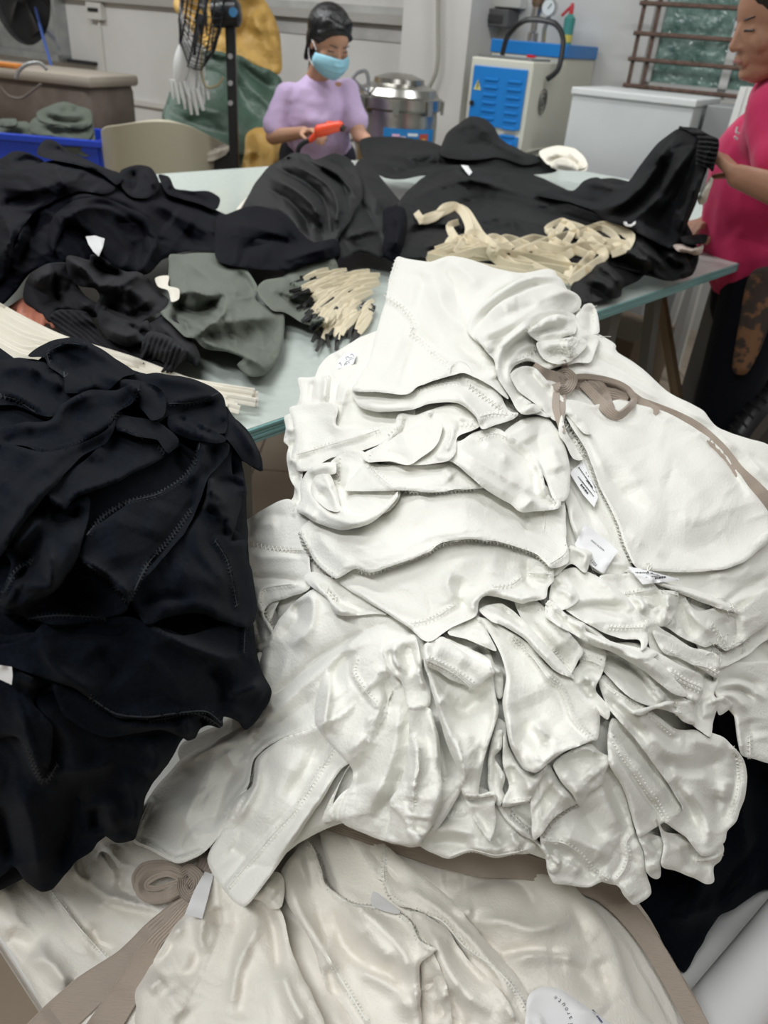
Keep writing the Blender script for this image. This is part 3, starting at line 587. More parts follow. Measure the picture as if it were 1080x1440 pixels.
p('R', "-20,560 60,600 200,640 330,720 400,860 440,1000 460,1070 505,1170 510,1260 535,1360 480,1405 445,1412 400,1370 378,1330 310,1300 232,1332 130,1320 60,1310 30,1230 30,1180 0,1120 -10,900",
  "20,1130 110,1180 190,1230 225,1310:12:-8;320,800 390,940 440,1050:9:-6;80,1060 160,1100 260,1140 340,1190:16:8;200,940 260,1040 300,1120:18:-5;300,820 330,950 390,1060:16:5;450,1090 500,1170 500,1280:10:5;390,1310 440,1390:12:4;230,1230 280,1280:10:-7;120,1200 200,1260:8:6",
  "10,1105 110,1115 190,1170 250,1240 330,1290;455,1060 415,1110 425,1180 400,1250 370,1290", nz=(1.4,30,40), R=8, lift=9, back=45)
p('R', "30,1170 100,1200 95,1240 60,1260 35,1230", "40,1180 70,1230:6:-6;60,1180 90,1220:4:6", nm='fold', R=5, lift=7)
p('R', "0,1080 60,1000 130,950 195,918 160,880 90,815 40,740 -40,700 -40,1080", "20,780 80,860 160,920:10:7;0,900 60,940:20:-6", "5,1090 60,1010 130,955 190,925", nm='facing', nz=(1,24,30), R=4, lift=8)
p('R', "60,740 110,690 230,635 290,680 342,708 310,780 298,830 230,880 195,940 150,880 90,810", "100,730 200,700 330,712:10:-7;130,690 220,660 300,690:9:6;100,760 160,830 200,900:12:6;230,760 270,800:14:5", "", nm='sleeve_end', nz=(1,22,0), R=6, lift=9)
GM(HW, 'white narrow sleeve with a long line of overlock stitching, right of the fan centre')
p('R', "460,1060 520,1070 600,1100 580,1180 578,1280 545,1285 510,1250 500,1160", "520,1090 560,1150 585,1180:8:-6;480,1100 560,1180:9:6;540,1200 570,1250:8:7", nm='hem', R=6, back=50)
p('R', "325,590 345,515 400,540 480,630 560,750 640,870 688,955 660,992 600,1015 540,1050 480,1088 455,1040 400,860 335,745",
  "330,640 380,760 450,930 480,1060:12:5;440,700 520,830 600,930:16:4;340,620 400,740 480,850 560,960 600,1010:4:-4;380,530 480,640 600,840:14:-5",
  "345,605 400,700 450,760 500,840 560,920 612,1005", nz=(1,30,50), R=7, lift=10)
GM(HW, 'large white garment at the lower right of the pile, rounded end with thick overlocking')
p('R', "560,1000 600,1060 700,1080 800,1130 870,1110 885,1150 870,1200 838,1230 835,1305 800,1315 740,1285 640,1250 580,1225 590,1120", "700,1120 740,1200 830,1220:10:-6;640,1100 700,1200 800,1270:18:5;760,1195 830,1190 880,1160:6:6", "740,1200 820,1195 875,1165", nm='lower_edge', R=6, back=55)
p('R', "280,330 360,300 480,420 640,560 760,570 870,600 920,640 960,680 985,730 998,800 985,900 945,1010 900,1060 890,1110 840,1160 780,1180 700,1090 620,1030 600,1010 685,960 640,870 560,750 470,630 400,550 330,470",
  "290,350 400,450 520,560 620,680 760,690:16:9;300,400 400,500 520,640:10:-8;560,700 640,760 780,760 900,700:12:-7;600,760 720,800 840,790:16:7;660,830 760,920 810,1040 800,1140:13:9;620,820 700,920 760,1050:10:-8;860,860 850,960 900,1040:14:-7;900,800 880,920:14:7;940,670 950,800 910,980:7:-6;700,620 820,640 900,680:14:6;500,540 600,590 680,640:9:-5",
  "925,655 950,700 965,780 955,890 920,980;290,320 340,370 440,430 520,490 640,590", nz=(1.4,34,45), R=8, lift=12, back=50)
GM(HW, 'white garment stack with short stitched sleeve ends at the right of the fan')
p('R', "500,50 600,90 720,170 800,190 862,215 858,330 838,400 862,430 850,480 830,540 822,605 760,570 700,520 600,400", "780,300 850,330:6:-6;700,380 760,420 750,560:10:-6;780,420 800,520:14:5;830,400 850,440:6:6", nz=(1.2,24,50), R=6, back=50, nm='body')
p('R', "540,90 620,120 720,170 800,195 860,215 855,318 780,280 680,230 600,200 560,150", "", "590,175 650,210;740,255 800,270 855,300", nm='sleeve_end', R=4, lift=6)
p('R', "330,150 480,155 600,215 700,270 778,310 780,390 752,448 720,430 640,350 520,260 420,190", "480,170 600,250 720,340:14:4;720,400 750,440:6:5", "620,300 680,345 775,385;630,285 690,330 778,368", nm='sleeve_end', R=4, lift=7)
p('R', "250,210 380,200 480,210 570,280 640,360 700,420 735,440 750,545 700,530 640,480 540,460 440,420 340,330", "360,225 460,290 520,380 560,420:6:-6;400,220 500,300 560,400:12:5;540,380 600,430:9:7", "370,215 440,250 500,300 545,370 590,420", nm='sleeve', nz=(1,24,40), R=5, lift=9)
p('R', "430,480 540,455 600,430 650,432 720,440 745,540 690,530 640,490 560,470 480,500", "560,462 600,448 645,450:5:6;650,440 645,480:4:-5", "655,440 665,500", nm='cuff', R=5, lift=8)
GM(HW, 'white garment with square-cut sleeve ends stepping down beside the large centre leaf')
p('S', "60,390 140,410 240,470 330,540 440,570 560,600 500,640 380,620 300,610 200,560 100,500 40,440", "100,420 200,500 320,590:7:-6;140,420 260,490 400,580:9:7;60,420 140,490 260,560:9:8;150,400 300,470 400,530:8:5", "e1-3", nz=(1.6,18,30), R=6, lift=8, nm='body')
p('R', "60,50 200,120 308,175 312,250 298,300 268,380 332,465 325,520 270,480 205,400 135,315 190,240 120,150", "270,390 240,340 200,300:8:7;205,190 180,250:4:-5;220,330 250,420:10:-6", "190,230 250,240 300,265;195,215 255,225 305,248", nm='sleeve_end', nz=(.9,22,40), R=4, lift=8)
p('R', "-130,-80 -30,-60 60,20 205,180 180,240 135,312 60,240 -10,160 -80,60", "-60,-20 40,100 140,210:14:5;60,180 120,260:9:-5", "60,190 150,280", nm='sleeve_end', nz=(.9,22,50), R=4, lift=9)
GM(HW, 'broad white leaf-shaped sleeve in the centre of the fan with a long curved seam')
p('Q', "610,560 630,680 690,790 760,830 830,775 800,840 740,950 690,975 600,985 630,880 600,760", "660,760 720,850 740,940:9:7;640,780 660,880:14:-6;780,800 830,790:7:8", "640,970 735,955", nm='facing', R=5)
p('Q', "470,30 560,50 700,140 770,200 850,290 940,330 1000,410 1090,510 1082,640 1040,660 900,718 830,770 770,815 700,790 640,680 615,560 600,460 618,330 590,220 540,120",
  "600,300 640,480 700,640 760,760:22:5;700,560 770,640 860,680:12:-4;740,420 800,540 900,640:24:-4;760,560 830,650:8:5;640,120 740,220 820,340:8:-6;700,160 800,280 880,370:9:6;900,700 800,740 700,750:16:4;620,520 640,640 690,760:8:5",
  "650,130 700,180 760,240 830,335 890,380 930,460 960,540 1060,650", nz=(1,36,60), R=7, lift=14)
p('Q', "340,80 470,20 500,60 540,130 572,200 500,175 420,140 330,118", "400,80 480,110 560,190:14:4", "", nm='tip', R=4, lift=7)
p('Q', "480,-10 600,-40 720,60 850,200 960,330 930,330 850,290 760,190 700,130 600,70 540,50", "540,0 660,70 800,210 900,310:9:7;600,-20 720,90:7:-6", nm='fold', R=7, lift=9)
# converging gathers at the right of the hinge
GM(HW, 'white garment with smooth rounded layers right of the hinge, below the square size label')
p('S', "60,230 120,205 180,200 300,255 400,325 460,400 500,470 510,560 480,590 470,540 380,535 250,480 120,400 110,330", "130,390 260,375 420,380:8:-6;120,370 250,350 400,350:10:5;200,460 320,455 440,460:9:5;240,240 340,310 440,400:12:4", "320,480 400,482 490,480", nz=(1,30,20), R=7, lift=8, nm='body')
p('S', "60,240 100,220 140,260 185,340 130,390 60,400 40,330", "70,300 120,310 160,350:6:6;50,280 100,280 140,300:4:-5", nm='corner_flap', R=4)
p('S', "60,80 140,90 240,120 235,160 215,222 150,180 60,240 20,150", "140,95 215,140 195,200:6:6;80,160 180,170:9:-5", nm='fold', R=5)
p('S', "40,350 150,440 210,460 220,500 330,545 480,600 560,640 700,800 620,790 480,680 340,600 250,570 170,520 80,470 20,420",
  "120,440 200,480 300,540 400,590:9:8;60,400 110,450 200,520:6:-6;60,370 140,430:8:6;220,500 360,580 500,650 600,740:10:7", "", nm='gather', nz=(2,12,30), R=5, lift=7)
# ---- the main body over the hinge
GM(HW, 'white garment across the middle of the pile with a curved lower edge of overlock stitching')
p('U', "75,310 110,280 190,310 280,370 390,440 340,440 240,450 190,440 160,380", "100,300 180,400 250,440:6:7;150,310 220,400 330,430:9:-6;190,430 280,440:5:6", "160,350 200,390", nm='fold', R=4, lift=6)
p('U', "190,300 250,240 420,200 600,120 800,120 920,180 1010,250 1022,310 1000,340 990,382 930,395 900,402 840,385 770,372 740,392 725,450 640,490 545,547 470,492 380,432 280,370 210,325",
  "640,270 620,330 660,400:10:5;620,260 740,220 850,250:26:4;680,300 660,380 720,440:9:-5;740,380 790,350 900,385 990,350:10:8;720,440 715,400 760,370:6:7;230,330 380,430 540,530:8:4;920,230 930,330 990,350:7:-5;940,280 1000,290:5:5;560,540 640,490 720,452:5:-5",
  "470,480 560,460 650,405;790,340 860,330 900,300;925,285 1010,290", nz=(1.1,34,20), R=6, lift=8, nm='under_layer')
p('V', "80,690 140,640 300,560 420,420 700,380 1010,560 1062,600 1070,750 1079,790 1076,840 1010,860 960,810 880,780 800,760 700,750 600,765 540,805 450,840 330,875 265,862 195,902 130,850 85,780 60,720",
  "120,720 180,800 260,850:14:5;440,570 600,640 760,640:40:4;330,640 300,740 260,820:24:4;920,650 915,730:6:-3;780,620 900,660 1000,650:30:-3;480,700 560,740 520,780:18:-3;200,740 330,760 440,730:26:3",
  "e4-4;60,720 80,780 130,850 190,895;275,868 330,878 450,842 540,805 600,770 700,752 800,762 880,782 960,815 1010,855;1000,850 1060,810 1078,770", nz=(1,44,10), R=6, lift=11, back=20)
GM(HW, 'white garment rolled into an open loop at the left edge of the pile')
p('V', "195,440 300,415 440,560 400,640 300,680 200,640 150,520", "200,460 210,540 240,620:7:-7;250,460 230,560:9:5;300,470 380,560:14:-5", "205,445 200,540", nz=(1.2,18,60), R=5, lift=6)
p('V', "60,545 90,490 130,465 190,460 195,500 160,510 175,560 200,610 240,650 300,668 360,640 400,600 430,570 425,600 380,650 320,695 220,718 140,695 70,660 45,640 60,600",
  "80,540 110,600 170,660 260,690 350,660:11:9;90,500 140,480 190,475:8:6;110,530 150,620 220,670:6:-7;60,640 120,670:12:6", "", nm='rolled_edge', nz=(1,18,30), R=7, lift=10)
p('V', "100,560 120,510 170,500 195,560 210,640 170,640 120,600", "120,530 170,560 200,620:6:6;130,570 170,610:5:-5;150,510 180,560:4:5", nm='crumpled_inside', nz=(3,8,50), R=3, lift=1, sink=4)
GM(HW, 'white garment with a long sleeve folded diagonally down to the right across the middle')
p('V', "232,568 270,500 310,462 400,470 600,462 650,420 700,500 760,555 640,562 560,575 450,567", "330,480 450,500 600,480:9:-5;300,520 450,540 600,540:20:4;600,480 640,520:9:5", "320,470 370,520 430,562 540,575 720,558", nz=(1,30,0), R=5, lift=6)
p('V', "830,360 900,300 980,285 1012,305 1060,380 1082,460 1082,560 1062,605 1020,600 990,520 950,450", "980,310 960,370 990,460:7:-4;900,310 940,380:20:6;1010,400 1040,500:16:5", nm='rounded_fold', nz=(1,30,60), R=9, lift=11)
p('V', "560,440 640,390 680,370 720,345 800,328 870,365 940,415 972,470 988,545 1012,595 1050,605 1040,632 990,642 900,648 850,615 760,560 700,510 640,460",
  "650,400 760,470 880,540 945,580:8:8;680,390 800,400 900,430 950,500:12:-6;740,380 830,420 840,470:9:6;960,470 950,540 950,590:7:-7;945,440 975,510 1000,590:6:7;820,500 880,500 920,560:12:-6;660,440 760,520 880,600:9:5;930,600 960,590 1040,620:5:-6;900,640 950,590:5:6",
  "740,370 800,350 860,370;1010,600 1035,630", nm='sleeve', nz=(1.3,24,40), R=6, lift=11)
GM(HW, 'white garment piece folded into a flat triangle with dark creases, centre left of the pile')
p('V', "295,430 370,385 420,340 425,290 440,272 500,278 545,262 640,235 700,250 745,290 738,325 660,362 650,420 620,452 560,466 460,470 380,455 320,458",
  "430,300 410,350 330,430:6:6;460,280 450,330 400,390:5:-6;640,300 640,360 600,430:6:8;680,290 660,340 640,400:5:-7;600,330 560,380:4:-8;580,340 545,390:4:-7;540,262 560,275:5:7;660,290 730,300:5:5", "450,275 440,320 400,360;635,340 620,400;330,440 380,390;665,320 730,320", nz=(1.2,18,-30), R=5, lift=7)
p('V', "318,458 370,400 440,350 540,305 600,310 590,370 560,410 520,440 468,469 400,455", "380,420 450,440 468,469:7:-5;420,380 500,350 580,340:16:4", nm='flap', nz=(.8,22,-30), R=5, lift=7)
GM(HW, 'large white garment thrown over the top of the pile, its pointed corner the highest')
p('V', "258,170 300,150 480,150 600,60 720,80 800,160 850,260 890,275 860,300 800,318 750,332 725,285 660,235 560,235 480,262 380,268 330,262 290,250 262,215",
  "480,200 640,190 720,250:16:6;720,280 740,320 760,310:5:-6;560,140 660,140 760,210 830,260:8:-5;660,200 720,270 750,320:8:8;280,230 400,250 500,240:10:5;770,180 820,250:8:4", "265,178 340,186 430,190;500,155 580,140 660,135 720,150;505,180 590,162 660,155;700,170 760,215 830,262;735,290 790,275 850,280", nm='hem_band', nz=(1,24,10), R=5, lift=10)
p('A', "480,58 520,64 600,75 650,62 700,54 760,66 830,92 900,110 960,118 1080,110 1100,250 980,330 900,400 860,450 875,530 905,600 830,545 740,498 690,508 620,530 560,550 520,580 420,572 315,565 335,520 372,450 400,350 440,215 455,130",
  "600,110 640,190 660,250 745,330 800,400 850,470:17:12;590,120 570,190 550,270:14:-7;640,80 690,150 720,240 760,310:13:-9;680,70 760,130 800,180:12:6;530,330 480,400 440,480 360,540:16:6;540,330 620,400 720,470:9:-6;760,300 800,240 870,170 980,130:9:8;760,330 840,270 930,180:7:-8;620,420 700,480:20:5;700,380 780,450 830,500:12:-6;840,470 860,520:8:7;900,120 950,150:9:5;500,480 560,500:22:-4;560,130 530,260:18:5",
  "482,66 462,130 440,212;440,212 500,250 535,290 545,318 530,345;530,345 600,405 690,480", nm='body', nz=(1.3,36,60), R=8, lift=10, back=60)
GM(HW, 'white garment rolled in ribbed curls round the tied neck, top right of the pile')
p('T', "60,395 110,290 200,215 300,150 380,115 450,100 530,100 575,120 600,165 610,200 560,300 350,440 200,520 120,470", "75,385 130,300 230,220 340,150 460,108 560,120:9:9;100,400 160,320 260,230 400,160 550,150:7:-9", nz=(1,26,-40), R=8, lift=10, back=60, nm='body')
p('T', "100,430 140,360 200,285 260,240 350,200 430,170 510,152 600,178 662,208 682,250 668,290 600,330 460,360 350,420 250,500 180,520 140,480",
  "400,290 500,230 600,195 660,230:9:9;210,360 330,300 450,260 560,210:8:-7;150,430 250,400 350,340 430,290:9:7;260,260 340,250:14:6;170,460 240,440 330,380:6:-7", "", nm='curl', nz=(1,22,-30), R=8, lift=9, back=50)
p('T', "650,330 680,290 700,262 745,256 772,310 783,412 748,425 700,450 650,430", "745,270 740,330 745,410:5:-7;700,300 690,400:14:4", "755,270 765,410", nm='square_flap', R=5, lift=5, back=40)
p('T', "150,490 250,440 330,390 380,350 450,310 560,290 650,320 700,420 770,430 782,450 768,500 730,575 660,580 560,600 490,618 430,580 380,572 330,590 300,625 305,660 345,735 420,795 470,830 522,870 500,875 440,860 350,850 290,760 240,680 220,620 205,560",
  "215,560 230,480 300,420 380,370:7:-8;240,640 240,540 300,450 400,380:9:9;270,680 265,570 320,480 420,430:7:-9;300,700 285,600 350,510 450,470:8:9;250,500 330,430 420,360:6:7;330,590 400,560 460,600:5:7;480,600 560,570 640,560:14:5;340,760 420,810:9:7;700,440 720,500 680,570:9:-5;380,540 460,520 540,540:8:-6;300,690 360,780 450,850:6:-6",
  "440,440 430,520 330,560;330,585 400,560 440,585 490,612", nm='ribbed_neck', nz=(1.4,14,-50), R=7, lift=11, back=30)
p('T', "395,410 440,370 490,335 560,315 640,340 658,380 650,420 600,440 540,460 470,470 420,440", "420,400 500,360 580,350:6:7;430,420 520,400 620,390:5:-8;450,440 540,420 640,410:6:8;540,320 600,350:4:6;470,350 450,390:4:-6", "400,410 440,400 500,350", nm='gathered_edge', nz=(3,8,-20), R=4, lift=7)
p('T', "440,470 560,450 680,440 720,480 640,560 560,590 480,560", "470,500 560,480 640,500:7:6;480,530 580,530 640,560:6:-6;600,450 620,520 610,560:5:8", nm='frayed_edge', nz=(3,9,20), R=4, lift=7)
GM(HW, 'white cloth strands running under the taupe bow from the hinge to the right')
p('T', "300,640 360,600 420,600 470,640 540,720 600,780 700,900 740,960 700,960 640,900 600,860 580,930 560,900 520,880 430,800 340,730", "340,640 430,740 520,850:8:8;390,610 470,700 540,800:7:-8;430,620 520,710:7:7;600,760 700,880:9:8;620,860 660,940:5:-6", nz=(1.4,14,50), R=6, lift=5)
p('T', "580,860 600,940 650,1030 690,1100 640,1100 600,1020 560,960", "590,890 640,1000:6:6", "590,880 620,950 660,1010 700,1090", nm='seam_allowance', R=3, lift=7)
p('T', "350,845 420,800 470,840 400,862", "360,840 430,815:6:6", nm='fold', R=5, lift=6)
fray(HW, 'T', 600, 500, 60, 40, CURG['root'], 3); fray(HW, 'T', 330, 860, 30, 16, CURG['root'], 4); fray(HW, 'T', 430, 400, 40, 14, CURG['root'], 5)
thread(HW, 'A', "682,500 690,470 720,453 750,465 768,495", CURG['root'], 4); thread(HW, 'U', "985,50 988,90 984,130", CURG['root']); thread(HW, 'T', "0,575 40,572 80,600 90,630", CURG['root'], 3); thread(HW, 'T', "785,440 815,436 845,438", CURG['root'], 4)
thread(HW, 'S', "530,270 580,310 640,325 700,345", CURG['root'], 3); thread(HW, 'S', "560,275 590,305 650,330", CURG['root'], 3); thread(HW, 'S', "245,185 250,215 265,235", CURG['root'], 3); thread(HW, 'S', "830,345 870,340 905,365 920,400", CURG['root'], 3)
fray(HW, 'S', 850, 575, 40, 34, CURG['root'], 6); fray(HW, 'S', 910, 400, 24, 14, CURG['root'], 7); fray(HW, 'S', 950, 550, 34, 14, CURG['root'], 8); fray(HW, 'S', 30, 370, 30, 16, CURG['root'], 9)
# taupe tape bow of the upper sheaf
tw = strip(HW, 'T', "420,600 480,640 560,670 640,690 720,700 800,690 900,720 1000,790 1100,850", [12,16,18,18,16,12,12,12,13], 5, name='bow_tie', label='taupe cotton tape tied in a bow round the upper white sheaf', cat='tie', thick=2.2, raise_=[0,0,3,4,2,0,0])
strip(HW, 'T', "640,655 720,655 800,668 880,690 940,725 970,780 930,835 885,865 840,845 790,795 740,740 690,690", [7,7,8,8,8,9,10,12,13,13,12,11], 10, name='bow_loop', parent=tw, thick=4, raise_=[2,6,8,10,10,8,5,5,5,3], twist=[.2,.4,.8,.9,.8,.6,.2,0,0])
strip(HW, 'T', "560,650 600,632 635,670 610,720 560,728 545,690", [12,13,14,13,12,11], 10, name='knot', parent=tw, thick=9, raise_=[3,8,9,8,3])
strip(HW, 'T', "700,670 755,700 795,745 820,800 850,840", [14,20,20,16,10], 8, name='bow_loop', parent=tw, thick=3)
strip(HW, 'T', "790,735 860,750 940,770", [12,15,10], 8, name='bow_loop', parent=tw, thick=3)
strip(HW, 'T', "550,730 545,820 560,880 575,930", [8,9,7,6], 6, name='hanging_tail', parent=tw, thick=2.4)
strip(HW, 'T', "582,740 582,820 572,880 588,960", [7,7,6,4], 5, name='hanging_tail', parent=tw, thick=2.4)
strip(HW, 'T', "585,565 595,600 600,650", [7,8,8], 6, name='hanging_tail', parent=tw, thick=2.4)
strip(HW, 'B', "560,320 640,350 740,390 820,440 900,520 960,600 1010,660 1080,740 1150,820", [8,9,9,12,15,16,22,26,28], 6, name='long_tail', parent=tw, thick=2.2)
# ---------------------------------------------------------------- the navy pile at the left
HN = Heap([(150,480,1.11),(40,500,1.11),(280,530,1.075),(350,620,1.03),(360,700,1.0),(200,640,1.10),(60,640,1.13),(60,900,1.06),(200,880,1.045),(350,880,.985),(378,970,.935),(200,1040,.955),(60,1080,.95),(60,1245,.81),(190,1180,.83),(-40,800,1.1),(-40,1200,.85),(300,760,1.04)],
          step=4.6, R=5, lift=5, back=60, br=12, mat='navy', thr='nthread')
GM(HN, 'navy garment inside the left pile, seen only in the gaps')
p('Z', "-80,508 40,512 70,494 130,488 190,522 290,542 330,600 345,690 355,870 368,965 330,1000 250,1025 180,1150 60,1225 -80,1215", "", "", nz=(3,40,60), R=20, lift=-8, back=90, step=8)
GM(HN, 'navy garment at the bottom of the left pile, hanging in points over the cream bundle')
p('I', "-120,300 60,250 500,200 800,300 900,420 860,540 700,640 640,740 570,830 545,900 525,990 505,1030 440,1040 390,1015 350,1070 290,1110 250,1160 200,1215 160,1225 100,1190 50,1130 0,1170 -120,1180",
  "60,480 100,600 150,750 180,820:12:10;200,780 340,760 440,730:12:9;130,500 180,560 270,640 290,800:16:10;400,860 440,1000:14:9;60,800 120,960 160,1200:20:12;300,800 280,950 220,1150:16:-12;480,760 520,900 500,1010:12:9;560,640 600,720 560,800:12:10;360,900 370,1000:10:-12;0,900 30,1020 50,1120:12:-10",
  "60,560 110,700 165,810 220,740", nz=(3,26,70), R=10, lift=8, back=90)
p('I', "-60,370 60,378 200,430 230,450 140,480 130,520 200,600 180,760 60,640 -60,640", "200,430 150,470 130,520:7:-9;60,400 140,440:8:8", nm='fold', R=5)
GM(HN, 'navy garment low in the left pile with a drooping pointed hem at its right')
p('I', "200,430 340,490 430,560 560,567 650,552 720,535 790,550 845,590 835,603 800,595 760,610 745,640 712,652 690,640 600,610 400,640 250,560", "700,560 720,640:6:9;760,560 780,600:5:-8;450,590 600,600 690,590:8:8", "e3-8", nz=(2,20,0), R=5, lift=8)
p('I', "-60,310 100,260 200,190 480,180 560,210 700,250 920,200 940,260 960,300 1000,400 1032,465 1010,530 935,612 905,580 850,562 845,600 780,548 650,557 560,570 440,562 340,492 250,442 60,378 -60,350",
  "570,220 700,290 850,340 920,330:9:10;860,460 900,475 1000,430:8:11;770,370 840,440 870,540:12:-9;200,230 400,240 550,220:16:-8;150,260 220,380 380,480:10:7;850,500 940,590:12:8;940,440 1010,480:10:9;500,300 650,420 700,540:26:7;360,300 480,420:20:-6",
  "930,225 925,320;340,485 440,550 560,562 650,550 780,540 840,585", nm='body', nz=(2,34,20), R=6, lift=9)
GM(HN, 'navy garment on the right of the left pile, broad rounded hem over the white pile')
p('H', "860,340 930,380 985,470 1000,545 970,540 920,510 925,560 938,640 900,690 880,760 935,800 940,860 900,880 820,840 780,700 800,500", "870,370 900,450 960,520:8:8;810,480 870,530 880,580:9:-12;880,560 930,600 910,650:6:9;860,700 890,800:9:9", nz=(3,18,70), R=5, back=80)
p('H', "740,390 790,370 870,430 880,480 885,560 920,580 925,620 900,740 880,810 935,810 940,870 965,960 974,1080 955,1130 920,1140 840,1115 740,1085 640,1100 560,1130 520,1080 490,1050 440,1000 560,900 700,780 780,640 760,500",
  "790,560 800,640 780,700:9:14;810,580 900,590 920,620:8:-9;800,640 830,700 880,790:10:10;740,700 760,850 880,1000:18:7;560,1090 700,1040 900,1110:20:9;520,1060 620,1030 740,1030:10:-8;850,720 860,800:8:-9;770,620 830,640 850,700:6:9;640,900 760,960 900,1000:30:6",
  "815,810 860,880 885,980 900,1060", nm='body', nz=(2,30,50), R=8, lift=10, back=70)
GM(HN, 'navy garment wrapping the lower front of the left pile, open hem in shadow below')
p('H', "-120,900 0,1080 60,1090 100,1100 200,1130 300,1125 460,1090 490,1050 480,980 300,850 330,760 200,700 100,780 -60,800", "60,940 120,900:8:-9;15,1060 60,1000 120,900:6:9;180,980 200,900 170,860:12:9;200,1020 300,1000 420,1090:20:-9;50,1060 180,990:9:8", "100,1108 220,1095 400,1105;10,1040 50,960 120,890", nz=(2,28,-40), R=6, lift=7)
GM(HN, 'large navy panel across the middle of the left pile with two long diagonal seams')
p('H', "300,870 330,780 400,730 500,660 600,630 700,570 740,500 765,400 830,395 868,430 870,480 800,560 780,600 760,660 700,780 600,900 510,1000 488,1052 470,1020 400,950 330,910",
  "300,880 400,960 480,1040:10:12;740,600 720,700 620,840 520,960:7:-8;480,700 440,820 460,920:30:5;620,660 560,800:24:4;770,420 760,520 700,600:7:8;800,440 810,520 770,580:9:-9",
  "765,380 750,480 700,570 600,635 480,665 390,720 330,790;730,690 640,810 560,900 490,1040;300,880 400,950 480,1040", nz=(1.4,34,-40), R=6, lift=9)
GM(HN, 'navy garment with long diagonal folds at the left edge of the left pile')
p('H', "-120,600 -20,560 60,620 60,750 40,840 0,900 -120,900", "", "10,570 55,640 60,760 35,840", nz=(1.4,30,70), R=5, lift=6)
p('H', "20,850 60,760 180,620 220,700 330,640 340,700 300,860 260,930 210,1000 100,1050 30,1070 0,1040 40,900", "30,1050 70,980 190,985 190,860 170,800:9:10;180,720 260,720 320,690:9:-12;60,840 160,720:9:10;280,760 240,900 180,1000:16:8;120,850 80,960 30,1040:10:-8", "15,1010 60,930 130,880", nm='sleeve', nz=(2,24,-45), R=7, lift=9)
p('H', "170,630 250,560 420,420 440,370 560,400 680,440 640,480 560,530 480,570 400,610 300,640 240,700 210,680", "240,690 330,630 470,580 600,500:12:9;180,640 230,680:6:8;300,500 400,520 440,400:14:-6", nm='fold', nz=(1.4,26,-35), R=6, lift=8)
GM(HN, 'navy garment near the top of the left pile with a curled stitched facing')
p('H', "860,300 880,330 960,430 985,490 980,540 920,500 880,450 850,400", "870,330 930,420 975,500:6:9", nm='loose_end', R=3, back=50)
p('H', "520,190 560,175 640,180 740,200 810,230 850,270 862,330 855,400 800,400 770,390 740,360 640,340 600,360 560,300 480,240", "560,185 700,210 800,240:12:8;640,290 740,270 840,260:8:10;660,330 720,300 820,290:8:-8;780,380 840,380 860,340:9:-10", "640,290 740,285 830,250", nz=(1.8,24,15), R=6, lift=8, back=80)
p('H', "640,340 700,330 740,350 790,380 860,420 840,440 790,440 740,430 700,420 660,400 635,375", "650,360 720,400 800,420:6:8;670,340 740,370 820,410:5:-7;700,350 760,400:5:8;740,345 790,400:4:7", nm='gathered_seam', nz=(3,9,20), R=4, lift=7)
p('H', "415,370 440,330 500,340 560,350 620,370 680,430 640,480 600,430 540,420 480,400 430,390", "430,380 520,420 610,480:5:6", "430,378 500,400 550,430 590,440 625,480", nm='facing', nz=(1.4,20,20), R=4, lift=9)
p('H', "345,190 370,160 410,165 450,190 520,200 570,215 620,250 632,300 620,340 575,355 540,320 500,280 440,260 350,225", "370,180 440,200 520,240 540,300:10:9;500,195 590,230 615,300:6:-9;460,180 510,230 520,260:7:8", nm='curled_fold', nz=(1.6,18,20), R=7, lift=11)
GM(HN, 'topmost navy garment at the upper left of the left pile, a broad smooth flap')
p('H', "-120,160 0,125 60,115 100,120 160,130 250,180 300,230 200,340 60,300 -120,280", "0,240 80,270 180,340:7:10;100,130 180,200 240,230:9:8;0,170 80,150 160,180:12:9;0,260 100,300 190,340:5:-7;200,170 230,240:5:7", "0,262 60,275 130,320 190,345", nz=(2.2,22,20), R=6, lift=7, back=80)
p('H', "105,110 180,55 240,40 300,42 380,80 440,120 515,172 470,190 400,240 330,250 250,250 240,190 190,150 170,115", "180,90 260,60 340,80 440,150:7:10;180,100 210,150 260,180:6:-9;260,190 300,110:20:-8;300,240 380,210:9:8", "175,100 200,160 255,185;175,95 250,62 320,68", nm='hood_edge', nz=(1.6,24,30), R=4, lift=7, back=80)
p('H', "-120,330 0,380 100,360 190,350 240,290 330,240 440,240 520,200 530,230 500,290 440,330 400,390 320,430 240,465 160,475 80,450 -120,450", "200,350 250,290 360,250:10:9;60,380 160,380 260,340:16:8;0,460 60,420 160,400:12:-8;280,300 400,280 480,250:18:6;440,330 380,380 300,420:12:6",
  "525,235 500,290 440,335 400,390 320,435 240,465 165,475 90,450", nm='body', nz=(1.6,30,-25), R=5, lift=10)
p('H', "-120,470 0,440 80,452 160,475 240,465 330,430 400,395 440,350 430,400 400,440 300,500 200,610 100,730 0,870 -120,900", "0,700 120,560 260,480:20:7;0,840 90,700 200,580:12:9;100,480 60,600 0,680:18:-7;300,500 380,460 420,460:9:-9;200,500 160,600 80,700:22:6", nm='front', nz=(1.6,30,-50), R=5, lift=6)
P(HN, 'I', "-20,362 45,372 48,405 44,440 0,420 -20,410", R=.8, lift=9, back=2, nz=(.5,20,0), mat='paper', name='care_label', label='small white tag sticking out of the navy pile at the left edge', cat='label', flat=True)
